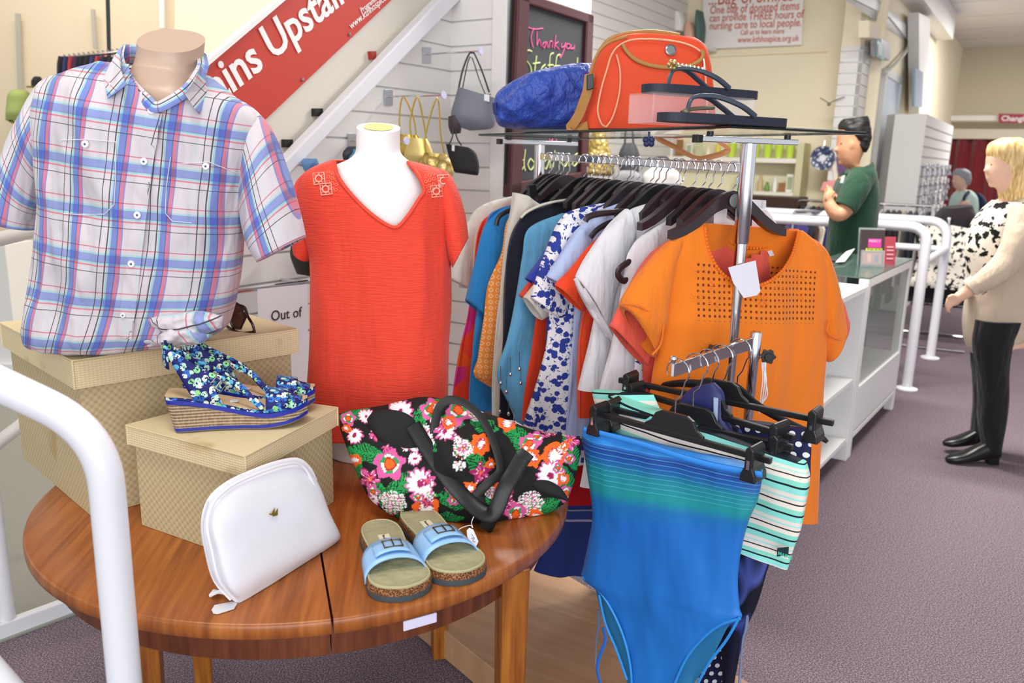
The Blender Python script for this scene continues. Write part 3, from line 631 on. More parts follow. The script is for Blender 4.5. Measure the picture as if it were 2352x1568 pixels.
mb = MB(); mb.tube(pts(pb, [(1903, 945), (1912, 940), (1926, 960), (1934, 975), (1926, 980), (1910, 962), (1904, 952)]), .012, sub=4, closed=False); obj('handle', mb, mat('#9a6532', .4), t)
# on the counter: leaflets, card reader paper
def onct(x, y): return Z(x, y, zc+.008)
for (x0, y0, x1, y1, c_, lb, ttl) in ((1974, 612, 2029, 612, '#3a2c30', 'dark leaflet with pink and yellow print in a clear stand on the counter', 1), (2030, 608, 2056, 606, '#a8384c', 'dark pink leaflet behind the black one on the counter', 0)):
    a, b = Yp(x0, y0, onct(2000, 612).y+.1*(1-ttl)), Yp(x1, y1, onct(2000, 612).y+.1*(1-ttl)); a.z = b.z = zc+.009; h_ = Yp(x0, 528 if ttl else 545, a.y).z-a.z
    t = thing('leaflet', lb, 'leaflet', a); lean = V((0, .03, 0)); yd = UP*h_+lean
    mb = MB(); mb.prism([a, b, b+yd, a+yd], V((0, .012, 0))); obj('leaflet_cover', mb, mat(c_, .4), t, smooth=False)
    if ttl:
        xd = b-a; w_ = xd.length; o = V((0, -.002, 0))
        for f0, f1, g0, g1, cc in ((.3, .85, .52, .76, '#d838a0'), (.22, .9, .42, .5, '#dbe23a'), (.1, .9, .06, .38, '#a8684c'), (.3, .45, .12, .34, '#e0a080'), (.6, .75, .12, .32, '#4a4a80')):
            mb = MB(); mb.prism([a+xd*f0+yd*g0+o, a+xd*f1+yd*g0+o, a+xd*f1+yd*g1+o, a+xd*f0+yd*g1+o], o*.5*(1+f0)); obj('printed_panel', mb, mat(cc, .5), t, smooth=False)
        text('lettering', 'MERCY', w_*.15, a+xd*.33+yd*.66+o*2, xd, yd, mat('#f5d0ea', .5), t); text('lettering', 'FUN RUN', w_*.14, a+xd*.27+yd*.43+o*2.2, xd, yd, mat('#3a3a10', .5), t)
        mb = MB(); mb.prism([a+o*4, b+o*4, b+o*4+yd*.45, a+o*4+yd*.45], o*.8); mb.prism([a-xd*.05+V((0, .02, 0)), b+xd*.05+V((0, .02, 0)), b+xd*.05+yd*1.05+V((0, .02, 0)), a-xd*.05+yd*1.05+V((0, .02, 0))], o); obj('clear_stand', mb, panemat('acrylic_stand', '#e8eef2', .22), t, smooth=False)
    else:
        for g in (.2, .35, .5, .62): mb = MB(); xd = b-a; mb.prism([a+xd*.2+yd*g-V((0, .002, 0)), a+xd*.8+yd*g-V((0, .002, 0)), a+xd*.8+yd*(g+.05)-V((0, .002, 0)), a+xd*.2+yd*(g+.05)-V((0, .002, 0))], V((0, -.001, 0))); obj('printed_line', mb, mat('#d8a0a8', .5), t, smooth=False)
p = [onct(1918, 608), onct(1940, 606), onct(1962, 584), onct(1942, 590)]
mb = MB(); mb.prism([p[0]+UP*.012, p[1]+UP*.012, p[2]+UP*.035, p[3]+UP*.03], UP*.003); obj('paper_slip', mb, WHITEMETAL, label='curled white paper on the counter in front of the man', cat='paper', smooth=False)
mb = MB(); mb.box(onct(1925, 600)+UP*.008, (.14, .06, .014), KA); obj('dark_pad', mb, mat('#26272b', .5), label='flat dark pad under the curled paper on the counter', cat='pad', bevel=.004)
# ================================================================ the round table and what stands on it
TZ = .74; TC = V((-.455, 1.80, 0)); TR = .594
def wood(name, c1, c2, c3, rot=0, sc=1, rough=.3):
    t = NT(name); r0 = t.mapped((1, 1, 1), rot=(0, 0, rot)); n1 = t.noise(6, 5, t.mapped((.7*sc, 12*sc, 1*sc), r0)); n2 = t.noise(30, 4, t.mapped((.5*sc, 14*sc, 1), r0))
    c = t.ramp(n1, [(.3, c1), (.55, c2), (.75, c3)]); c = t.mix(t.math('MULTIPLY', n2, .4), c, rgb(c1)); t.bump(n2, .08, .002)
    return t.set(rough, 0, .5, c)
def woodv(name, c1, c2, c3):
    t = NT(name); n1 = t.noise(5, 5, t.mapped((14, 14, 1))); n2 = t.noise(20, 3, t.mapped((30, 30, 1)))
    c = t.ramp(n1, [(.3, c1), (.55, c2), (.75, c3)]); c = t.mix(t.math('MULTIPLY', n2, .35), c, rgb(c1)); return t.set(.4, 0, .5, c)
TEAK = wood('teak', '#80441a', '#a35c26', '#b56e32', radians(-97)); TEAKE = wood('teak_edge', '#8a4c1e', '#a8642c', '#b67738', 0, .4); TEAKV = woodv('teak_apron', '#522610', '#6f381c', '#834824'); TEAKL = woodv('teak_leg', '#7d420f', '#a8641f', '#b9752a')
t = thing('round_table', 'round reddish teak table with a split top carrying the boxes, bags and sandals', 'table', TC)
# split line
g0, g1 = Z(738, 1275, TZ), Z(766, 1440, TZ); gd = (g1-g0).normalized(); gn = V((gd.y, -gd.x, 0))  # towards right? 
if gn.x < 0: gn = -gn
off = (g0-TC).dot(gn)
def halfdisc(side, R, z0, z1, gap, mb, lip=.006):
    # boundary of disc on one side of the split
    L = []
    o = off + side*gap; ang0 = math.acos(max(-1, min(1, o/R))); base = atan2(gn.y, gn.x)
    n = 72
    if side > 0: angs = [base-ang0+2*ang0*k/n for k in range(n+1)]
    else: angs = [base+ang0+(2*pi-2*ang0)*k/n for k in range(n+1)]
    P = [TC+V((cos(a)*R, sin(a)*R, 0)) for a in angs]
    rings = []
    for rr, z in ((-lip*.7, z0), (0, z0+lip*.5), (.001, (z0+z1)/2), (0, z1-lip), (-lip*.3, z1-lip*.3), (-lip, z1)):
        ring = []
        for p in P:
            d = (p-TC).normalized(); ring.append(p+d*rr+UP*z)
        rings.append(ring)
    ids = mb.quadgrid(rings, cu=True); mb.cap(ids[0][::-1]); mb.cap(ids[-1])
for s_ in (-1, 1):
    mb = MB(); halfdisc(s_, TR, TZ-.03, TZ, .0022, mb); obj('tabletop_leaf', mb, TEAK, t, ang=50)
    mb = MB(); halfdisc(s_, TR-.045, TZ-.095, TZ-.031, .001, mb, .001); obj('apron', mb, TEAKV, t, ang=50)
for (x, y, w_) in ((.012, 1.50, .058), (-.2, 2.24, .052), (-.84, 2.02, .058), (-.70, 1.42, .058)):
    mb = MB(); b_ = .026; a_ = w_/2; u1 = V((.95, .3, 0)); u2 = V((-.3, .95, 0)); p = V((x, y, 0))
    q = lambda h, z: [p+u1*h+u2*h+UP*z, p-u1*h+u2*h+UP*z, p-u1*h-u2*h+UP*z, p+u1*h-u2*h+UP*z]
    mb.hexa(q(b_*.85, 0), q(a_, TZ-.032)); obj('leg', mb, TEAKL, t, smooth=False, bevel=.004)
ed = MB(); er = [Yp(927, 1432, 1.24), Yp(1003, 1409, 1.283)]; 
def onedge(x, y):  # pixel ray meets the table edge cylinder
    d = ray(x, y); a = d.x**2+d.y**2; o = CAM0-TC; b = 2*(o.x*d.x+o.y*d.y); c = o.x**2+o.y**2-(TR+.004)**2
    k = (-b-sqrt(max(0, b*b-4*a*c)))/(2*a); return CAM0+d*k
top = [onedge(927+76*k/6, 1428-21*k/6) for k in range(7)]; bot = [p-UP*.018 for p in top]
out = [(p-TC) for p in top]; ed.quadgrid([top, bot]); ed.quadgrid([[p-V((p.x-TC.x, p.y-TC.y, 0)).normalized()*.002 for p in bot], [p-V((p.x-TC.x, p.y-TC.y, 0)).normalized()*.002 for p in top]])
obj('blank_label', ed, mat('#d8d2ea', .5), t, label='blank white sticky label on the table edge')

# ---------- wicker boxes
def wicker(name, sc, diag):
    t = NT(name); u, v = t.uv()
    cmb = t.n('ShaderNodeCombineXYZ'); t.l(u, cmb.inputs[0]); t.l(v, cmb.inputs[1]); vec = cmb.outputs[0]
    if False:
        m = t.n('ShaderNodeMapping'); m.inputs['Rotation'].default_value = (0, 0, radians(45)); t.l(vec, m.inputs[0]); sp = t.n('ShaderNodeSeparateXYZ'); t.l(m.outputs[0], sp.inputs[0]); a, b = sp.outputs[0], sp.outputs[1]
        pass
    if diag:
        a, b = u, v
        p = t.math('SINE', t.math('MULTIPLY', a, 2*pi*sc)); q_ = t.math('SINE', t.math('MULTIPLY', b, 2*pi*sc)); h = t.math('MULTIPLY', p, q_)
        h = t.math('ADD', t.math('MULTIPLY', h, .5), .5)
    else:
        a = t.math('SINE', t.math('MULTIPLY', v, 2*pi*sc*1.6)); b = t.math('SINE', t.math('MULTIPLY', u, 2*pi*sc)); h = t.math('ADD', t.math('MULTIPLY', t.math('ADD', t.math('MULTIPLY', a, .8), t.math('MULTIPLY', b, .35)), .4), .5)
    nn = t.noise(70, 4); n2 = t.noise(9, 3)
    c = t.ramp(h, [(0, '#aa966e' if diag else '#c6b084'), (.45, '#bfac86' if diag else '#dac7a0'), (1, '#ccbc9a' if diag else '#e6d6b2')])
    c = t.mix(t.math('MULTIPLY', nn, .45), c, rgb('#b29e76' if diag else '#d4c094')); c = t.mix(t.ramp(n2, [(.62, (0, 0, 0, 1)), (.72, (.5, .5, .5, 1))]), c, rgb('#a8854c'))
    t.bump(h, .35, .0012); return t.set(.7, 0, .25, c)
WKB, WKL = wicker('woven_panel', 62, True), wicker('woven_lid', 130, False)
def box4(mb, C, z0, z1, top=True, bottom=True):
    """C: four base corners; uv in metres per face"""
    for k in range(4):
        a, b = C[k], C[(k+1) % 4]; L = (b-a).length; n = [mb.add(a+UP*z0, (0, z0)), mb.add(b+UP*z0, (L, z0)), mb.add(b+UP*z1, (L, z1)), mb.add(a+UP*z1, (0, z1))]; mb.f.append(tuple(n))
    for z, f in ((z1, top), (z0, bottom)):
        if f: mb.f.append(tuple(mb.add(p+UP*z, ((p-C[0]).dot((C[1]-C[0]).normalized()), (p-C[0]).dot((C[3]-C[0]).normalized()))) for p in (C if z == z1 else C[::-1])))
def wbox(name, lab, F_, Rr, Ll, z0, z1, lid, ov, bk=None):
    """front, right, left corners of the lid (world xy)"""
    F_, Rr, Ll = V((F_[0], F_[1], 0)), V((Rr[0], Rr[1], 0)), V((Ll[0], Ll[1], 0)); Bk = V((bk[0], bk[1], 0)) if bk else Rr+Ll-F_; C = [F_, Rr, Bk, Ll]; cen = (F_+Bk)/2
    t = thing(name, lab, 'storage box', cen+UP*z0)
    mb = MB(); In = [c+(cen-c).normalized()*ov for c in C]; box4(mb, In, z0, z1-.003); obj('box_body', mb, WKB, t, smooth=False, bevel=0)
    mb = MB(); box4(mb, C, z1-lid, z1, bottom=True); obj('box_lid', mb, WKL, t, smooth=False, bevel=0)
    mb = MB()
    for k in range(4): mb.tube([C[k]+UP*(z1-lid), C[k]+UP*(z1-.001)], .0022, n=8)
    R_ = [c+UP*(z1-.0015) for c in C]; mb.tube(R_, .0022, n=8, closed=True); obj('lid_edging', mb, WKL, t)
    return t
wbox('wicker_box', 'large woven straw storage box, the tallest, under the plaid shirt mannequin', (-.877, 1.577), (-.520, 1.931), (-1.234, 1.922), TZ+.001, 1.085, .06, .018)
wbox('wicker_box', 'small woven straw storage box under the blue floral wedge sandals', (-.481, 1.401), (-.379, 1.711), (-.771, 1.561), TZ+.001, .959, .042, .014, (-.61, 1.79))

# ---------- white pouch leaning on the small box
b1, b2 = Z(545, 1384, TZ), Z(778, 1236, TZ); hd = (b2-b1).normalized(); nn = V((hd.y, -hd.x, 0)); nn = (nn*cos(radians(14))+UP*sin(radians(14)))
PP = Pl(b1+UP*.004, nn)
t_ = NT('white_leather'); n1 = t_.noise(260, 3); t_.bump(n1, .25, .0012); LEA = t_.set(.38, 0, .5, '#e2e1e8')
t = thing('cosmetic_pouch', 'white leather zip pouch with gold logo leaning against the small straw box', 'pouch', b1.lerp(b2, .5))
mb = MB(); shape(mb, [(545, 1385, 780, 1236, .35), (512, 1352, 770, 1222, 1), (487, 1270, 748, 1180, 1.05), (474, 1205, 734, 1135, .9), (488, 1155, 722, 1105, .7), (520, 1122, 712, 1086, .5), (565, 1097, 700, 1070, .35), (618, 1078, 688, 1063, .22)], PP, .03, n=40, e=3.2, sub=7, wr=.003, fz=9); obj('pouch_body', mb, LEA, t)
pip = [(543, 1380), (505, 1335), (488, 1270), (476, 1205), (490, 1155), (525, 1120), (570, 1096), (625, 1075), (668, 1064), (692, 1068), (710, 1090), (732, 1140), (752, 1190), (770, 1228)]
mb = MB(); mb.tube(pts(PP, pip, .016), .0028, sub=4, n=8); obj('piping', mb, LEA, t)
mb = MB(); mb.tube(pts(PP, [(532, 1372), (496, 1330), (478, 1270), (468, 1205), (482, 1150), (520, 1114), (568, 1090), (622, 1069), (668, 1058), (692, 1061), (712, 1080), (724, 1105)], -.004), .006, flat=(lambda f: PP.n, .003), sub=4); zt_p = obj('zip_tape', mb, mat('#f0eff4', .5), t)
mb = MB(); mb.tube(pts(PP, [(527, 1366), (492, 1328), (474, 1270), (464, 1205), (478, 1150)], -.001), .0018, sub=4, n=6); obj('zip_teeth', mb, mat('#cfcfd8', .4), zt_p)
def pt(x, y, o=.03): return PP(x, y, o)
GLD = mat('#a98a3c', .35, .8)
for P in ([(621, 1183), (630, 1166), (630, 1184)], [(626, 1186), (637, 1167), (637, 1183)]):
    mb = MB(); patch(mb, P, PP, .0012, .0325); obj('gold_logo', mb, GLD, t, smooth=False)
for P in ([(618, 1179), (627, 1180), (618, 1182)],):
    mb = MB(); patch(mb, P, PP, .0012, .0325); obj('gold_logo', mb, GLD, t, smooth=False)
pb = Z(530, 1372, TZ+.006)
mb = MB(); q1 = Z(535, 1366, TZ+.014); q2 = Z(486, 1362, TZ+.006)
for k in range(5): mb.tube([q1, q1.lerp(q2, .5)+UP*(.006-.002*k)+V((0, .002*k, 0)), q2+V((0, .004*k-.008, 0))], .0032, n=6, sub=3)
obj('tassel', mb, LEA, t)
mb = MB(); mb.tube([Z(533, 1372, TZ+.008), Z(538, 1378, TZ+.006), Z(542, 1372, TZ+.006), Z(536, 1364, TZ+.01)], .0016, closed=True, n=6); obj('zip_ring', mb, CHROME, zt_p)
mb = MB(); P = [Z(x, y, TZ+.002) for x, y in ((486, 1401), (493, 1390), (534, 1382), (545, 1386), (538, 1398), (500, 1410), (490, 1409))]; mb.prism(P, UP*.001); obj('price_tag', mb, WHITEMETAL, t, smooth=False)

# ---------- wedge sandals
t_ = NT('blue_floral'); uvn = t_.n('ShaderNodeUVMap').outputs[0]
v1 = t_.n('ShaderNodeTexVoronoi'); v1.inputs['Scale'].default_value = 85; v2 = t_.n('ShaderNodeTexVoronoi'); v2.inputs['Scale'].default_value = 150
for v in (v1, v2): t_.l(t_.coord(), v.inputs[0])
sp = t_.n('ShaderNodeSeparateColor'); t_.l(v1.outputs['Color'], sp.inputs[0])
pet = t_.ramp(sp.outputs[0], [(0, '#2f6fc4'), (.3, '#5bb3dd'), (.5, '#bfe6cf'), (.66, '#8fd98e'), (.8, '#e4f2e2')], 'CONSTANT')
c = t_.ramp(v1.outputs['Distance'], [(.0, (0, 0, 0, 1)), (.13, (0, 0, 0, 1)), (.16, (1, 1, 1, 1)), (.5, (1, 1, 1, 1)), (.56, (0, 0, 0, 1))], 'CONSTANT')
nn_ = t_.noise(190, 2); msk = t_.math('MULTIPLY', c, t_.math('GREATER_THAN', nn_, .43)); BFL = t_.set(.6, 0, .3, t_.mix(msk, rgb('#1b1f66'), pet))
NAVYB = mat('#1d2a9c', .4); INS = mat('#cfae86', .6); 
t_ = NT('jute'); u, v = t_.uv(); h = t_.math('SINE', t_.math('MULTIPLY', v, 2*pi/.0062)); h2 = t_.noise(240, 3, t_.mapped((1, 1, .3))); hh = t_.math('ADD', t_.math('MULTIPLY', h, .4), h2)
c = t_.ramp(hh, [(.1, '#7d6550'), (.5, '#ab9478'), (.95, '#c6b298')]); t_.bump(hh, .8, .003); JUTE = t_.set(.9, 0, .15, c)
def wedge(name, lab, heel, toe, z0, mirror=1):
    ax = (toe-heel); L = ax.length; ax = ax/L; sd = V((ax.y, -ax.x, 0))*mirror  # sd: towards viewer side for mirror=1
    t = thing(name, lab, 'sandal', heel.lerp(toe, .5)*1+UP*0)
    foot = [(0, .028), (.02, .036), (.12, .035), (.3, .031), (.5, .034), (.7, .043), (.85, .04), (.94, .03), (1, .010)]
    def w_(f):
        for (a, b), (c, d) in zip(foot, foot[1:]):
            if f <= c: return b+(d-b)*(f-a)/(c-a)
        return .01
    topz = lambda f: .066 - .034*(3*min(1, f/.72)**2-2*min(1, f/.72)**3) + (.014*max(0, (f-.72)/.28)**1.5)
    botz = lambda f: max(0, (f-.6)/.4)**2*.018
    def layer(nm, zl, zh, m, grow=0, lab_=None):
        mb = MB(); rings = []; uvr = []
        N = 26; R1 = []
        outl = []
        for i in range(N+1):
            f = (1-cos(pi*i/N))/2; outl.append((f, w_(f)))
        loop = [(f, x) for f, x in outl]+[(f, -x) for f, x in outl[::-1]]
        rows = []
        for k in range(7):
            r = []
            for f, x in loop:
                a, b = zl(f), zh(f); z = a+(b-a)*k/6
                taper = 1 if nm != 'jute_wedge' else 1
                r.append(heel+ax*(L*(f+(.04*(1-f)*(.066-z)/.066*-1 if False else (.055*(1-f)*(1-z/.066)))))+sd*(x+grow*(1 if x > 0 else -1))+UP*z)
            rows.append(r); uvr.append([(i*.01, rows[-1][i].z) for i in range(len(r))])
        ids = mb.quadgrid(rows, uvr, cu=True); mb.cap(ids[0][::-1]); mb.cap(ids[-1]); obj(nm, mb, m, t, label=lab_, ang=50)
    layer('outsole', lambda f: botz(f), lambda f: botz(f)+.003, mat('#7a6a58', .7), -.001)
    layer('sole_trim', lambda f: botz(f)+.003, lambda f: botz(f)+.009, NAVYB, .001, 'royal blue lower band')
    layer('jute_wedge', lambda f: botz(f)+.009, lambda f: topz(f)-.008, JUTE)
    layer('sole_trim', lambda f: topz(f)-.008, lambda f: topz(f)+.001, NAVYB, .0015, 'royal blue upper band')
    layer('insole_edge', lambda f: topz(f)+.001, lambda f: topz(f)+.006, BFL, 0)
    layer('insole', lambda f: topz(f)+.006, lambda f: topz(f)+.007, INS, -.003)
    def P(f, s_, z): return heel+ax*L*f+sd*s_*w_(min(1, max(0, f)))+UP*(topz(min(1, max(0, f)))+z)
    # vamp band
    mb = MB(); G = []
    for i in range(9):
        a = pi*i/8; row = []
        for k in range(7):
            f = .70+.16*k/6+(.0); hgt = .026+.012*(1-k/6); row.append(P(f, cos(a)*1.03, .004+sin(a)**.7*hgt))
        G.append(row)
    mb.quadgrid(G); obj('toe_strap', mb, BFL, t, solid=.0025)
    mb = MB(); G = []
    for i in range(9):
        a = pi*i/8; G.append([P(.86+.1*k/3, cos(a)*1.0, .003+sin(a)**.8*(.02-.005*k)) for k in range(4)])
    mb.quadgrid(G); obj('toe_cover', mb, BFL, t, solid=.002)
    # heel counter + side panel + ankle strap
    # counter: panel from insole at f .28-.44 leaning back and up to the heel top
    for s_ in (1, -1):
        mb = MB(); G = []
        for i in range(9):
            g = i/8; f0 = .20+(.02-.20)*g**.9; f1 = .40+(.24-.40)*g; z = .005+.092*g
            G.append([P(f0+(f1-f0)*k/5, s_*(1.02-.28*g), z-.028*(k/5)*g**2) for k in range(6)])
        mb.quadgrid(G); obj('side_panel', mb, BFL, t, solid=.0025)
    mb = MB(); G = []
    for i in range(11):
        a = -pi/2+pi*i/10; G.append([P(.02-.03*cos(a)*1+.02*(1-cos(a)), sin(a)*.75, .06+.045*k/3+.006*cos(a)) for k in range(4)])
    mb.quadgrid(G); obj('heel_strap', mb, BFL, t, solid=.0025)
    mb = MB(); sl = [P(.02, .73, .096), P(.12, .78, .082), P(.24, .8, .064), P(.36, .72, .056), P(.46, .3, .052), P(.46, -.3, .05), P(.36, -.72, .056), P(.2, -.78, .068), P(.03, -.7, .09)]
    mb.tube(sl, .0065, flat=(lambda f: sd*cos(pi*f)+ax*sin(pi*f), .0015), sub=5, n=8); ank = obj('ankle_strap', mb, BFL, t)
    mb = MB(); mb.tube([P(.43, .5, .056), P(.52, .75, .048), P(.60, .95, .03), P(.68, 1.02, .012)], .0065, flat=(sd, .0015), sub=5, n=8); obj('link_strap', mb, BFL, t)
    bp = P(.37, .86, .045); mb = MB(); u1 = (ax*.75-UP*.65).normalized(); u2 = (ax*.65+UP*.75).normalized()
    mb.tube([bp+u1*.012+u2*.009, bp-u1*.012+u2*.009, bp-u1*.012-u2*.009, bp+u1*.012-u2*.009], .0018, closed=True, n=6); mb.tube([bp+u2*.009, bp-u2*.009], .0014, n=6); obj('buckle', mb, CHROME, ank)
    mb = MB(); pz = P(.45, .1, .0078); mb.prism([pz+ax*.012+sd*.008, pz-ax*.012+sd*.008, pz-ax*.012-sd*.008, pz+ax*.012-sd*.008], UP*.0006); obj('size_sticker', mb, WHITEMETAL, t, smooth=False)
    return t
hz = .9605
h1_, t1_ = Z(390, 982, hz), Z(708, 966, hz)
wedge('wedge_sandal', 'blue floral jute wedge sandal, the nearer of the pair on the small straw box', h1_, t1_, hz)
o_ = (Z(400, 940, hz)-Z(372, 982, hz))*1.05+V((.006, .02, 0))
wedge('wedge_sandal', 'blue floral jute wedge sandal, the farther of the pair on the small straw box', h1_+V((-.002, .093, 0)), t1_+V((-.006, .088, 0)), hz)

# ---------- slide sandals
CORK_ = NT('cork'); v = CORK_.n('ShaderNodeTexVoronoi'); v.inputs['Scale'].default_value = 330; CORK_.l(CORK_.coord(), v.inputs[0]); c = CORK_.ramp(v.outputs['Distance'], [(.1, '#3c2014'), (.45, '#6a3c22'), (.8, '#a87c4e')]); CORK = CORK_.set(.7, 0, .3, c)
FOOT = [(f, w*1.2) for f, w in [(-.5, .0), (-.49, .012), (-.46, .022), (-.38, .031), (-.25, .033), (-.05, .031), (.12, .037), (.26, .045), (.36, .046), (.43, .038), (.475, .024), (.5, .006)]]
def slide(lab, heel, toe, side, sk):
    ax = toe-heel; L = ax.length; ax = ax/L; sd = V((ax.y, -ax.x, 0)); c0 = (heel+toe)/2
    t = thing('slide_sandal', lab, 'sandal', c0)
    def loop(g, z):
        R_ = [c0+ax*(L*f)+sd*(w+g*(w > .001)+.010*side*max(0, f+.1)*(1-abs(f)))+UP*z for f, w in crom([list(q) for q in FOOT], 3)]
        L_ = [c0+ax*(L*f)+sd*(-w-g*(w > .001)+.010*side*max(0, f+.1)*(1-abs(f)))+UP*z for f, w in crom([list(q) for q in FOOT], 3)][::-1]
        return R_+L_
    def lay(nm, z0, z1, g0, g1, m):
        mb = MB(); ids = mb.quadgrid([loop(g0, z0), loop((g0+g1)/2+.001, (z0+z1)/2), loop(g1, z1)], cu=True); mb.cap(ids[0][::-1]); mb.cap(ids[-1]); obj(nm, mb, m, t, ang=50)
    lay('rubber_sole', .001, .012, .002, .003, mat('#3c474c', .6)); lay('cork_footbed', .012, .026, .002, .001, CORK); lay('suede_insole', .026, .0285, .0, -.002, mat('#aaa37c', .8, kind='cloth'))
    lay_ = MB(); 
    mb = MB(); rg = [p+UP*.0285 for p in [c0+(q-c0)*.985 for q in loop(-.001, 0)]]; mb.tube(rg, .0018, closed=True, n=6); obj('insole_rim', mb, mat('#b5ad84', .8), t)
    # strap: arch at f .02-.26
    LB = mat('#93bfe8', .35); mb = MB(); G = []
    for i in range(17):
        a = pi*i/16; row = []
        for k in range(6):
            f = .05+.25*k/5 - .03*sin(a); sc = 1.05; ww = .048+.006*k/5
            row.append(c0+ax*(L*f)+sd*(cos(a)*ww*sc+.006*side)+UP*(.014+sin(a)**.75*(.043-.004*k/5)+.004*sin(pi*k/5)*0))
        G.append(row)
    mb.quadgrid(G); stp = obj('strap', mb, LB, t, solid=.0025)
    # overlapping buckled end (second layer) on the outer side
    mb = MB(); G = []
    for i in range(8):
        a = radians(50)+radians(75)*i/7; a = a if side > 0 else pi-a; row = []
        for k in range(5):
            f = .10+.15*k/4-.02*sin(a); row.append(c0+ax*(L*f)+sd*(cos(a)*.053+.006*side)+UP*(.0175+sin(a)**.75*.0445))
        G.append(row)
    mb.quadgrid(G); obj('strap_end', mb, LB, t, solid=.002)
    a = pi/2; bc = c0+ax*(L*.14)+sd*(.004*side)+UP*.0665; BR = mat('#6b5535', .3, .85)
    P = [bc+ax*.013+sd*.017-UP*.004, bc-ax*.013+sd*.017-UP*.004, bc-ax*.013-sd*.017-UP*.004, bc+ax*.013-sd*.017-UP*.004]
    mb = MB(); mb.tube(P, .0019, closed=True, n=8); mb.tube([bc+ax*.012-UP*.001, bc-ax*.012-UP*.001], .0015, n=6); obj('buckle', mb, BR, stp)
    mb = MB(); q0 = c0-ax*L*.14+UP*.0287; mb.prism([q0+ax*.03+sd*.011, q0-ax*.03+sd*.011, q0-ax*.03-sd*.011, q0+ax*.03-sd*.011], UP*.0006); lbm = obj('insole_label', mb, mat('#ded8bd', .7), t, smooth=False)
    text('label_print', 'Beachcomber', .0075, q0-ax*.027+sd*.003+UP*.0008, ax, -sd, mat('#6a2c2a', .6), t, ext=.0002)
    mb = MB()
    G = [[q0+ax*(.028+.018*i/4)+sd*(-.028+.05*k/4)+UP*(.001+.010*sin(pi*k/4)*i/4+.003*((i+k) % 2)) for k in range(5)] for i in range(5)]
    mb.quadgrid(G); obj('tissue_paper', mb, mat('#ece4cd', .8), t, solid=.0008)
    return t
slide('light blue strap slide sandal, the one nearer the table edge on the left', Z(865, 1222, TZ), Z(935, 1382, TZ), 1, 0)
slide('light blue strap slide sandal, the farther one against the floral bag with a price tag', Z(945, 1190, TZ), Z(1075, 1343, TZ), 1, 0)
t = thing('price_tag', 'small white price tag tied with string between the floral bag strap and sandal', 'price tag', Z(1085, 1255, TZ))
tp = Pl(Z(1085, 1250, TZ)+UP*.03, (0, -.8, .6)); mb = MB(); patch(mb, [(1072, 1218), (1078, 1212), (1087, 1216), (1099, 1243), (1094, 1254), (1083, 1252), (1073, 1232)], tp, .001); obj('tag_card', mb, mat('#eceaf4', .5), t, smooth=False)
mb = MB(); mb.tube(pts(tp, [(1088, 1186), (1083, 1200), (1086, 1212), (1080, 1206), (1060, 1212), (1045, 1222)]), .0009, sub=4, n=5); obj('string', mb, WHITEMETAL, t)
mb = MB(); 
for L_2 in ([(1083, 1226), (1087, 1232)], [(1083, 1236), (1090, 1234), (1086, 1242), (1092, 1244)]): stroke(mb, tp, L_2, .0005, .0015, 3, 4)
obj('handwriting', mb, mat('#5a5a70', .6), t)

# ---------- sunglasses on the big box
bz = 1.086
t = thing('sunglasses', 'brown tortoiseshell sunglasses standing on the large straw box beside the shirt', 'sunglasses', Z(555, 755, bz))
TOR = mat('#2a140c', .12); gp = PY_(Z(555, 755, bz).y)
mb = MB(); shape(mb, [(527, 698, 545, 694, .3), (524, 712, 565, 712), (528, 730, 562, 735), (536, 748, 556, 750), (544, 762, 552, 762, .3)], gp, .004, e=2.2); obj('lens', mb, mat('#4c2e22', .08), t)
mb = MB(); mb.tube(pts(gp, [(526, 700), (535, 694), (548, 700), (562, 706), (566, 722), (556, 745), (548, 762), (538, 755), (527, 728)]), .0035, closed=True, n=8, sub=3); obj('front_frame', mb, TOR, t)
mb = MB(); mb.tube(pts(gp, [(560, 704, .01), (566, 716, .02), (570, 728, .03), (580, 745, .035), (585, 764, .035)]), .0032, sub=3, n=8); mb.tube(pts(gp, [(585, 762, .035), (560, 765, .03), (538, 760, .02), (520, 748, .0)]), .0035, sub=3, n=8); obj('temple_arm', mb, TOR, t)
mb = MB(); mb.tube(pts(gp, [(522, 748, 0), (512, 738, 0), (514, 724, -.01), (524, 704, -.01)]), .0028, sub=3, n=8); obj('temple_arm', mb, TOR, t)

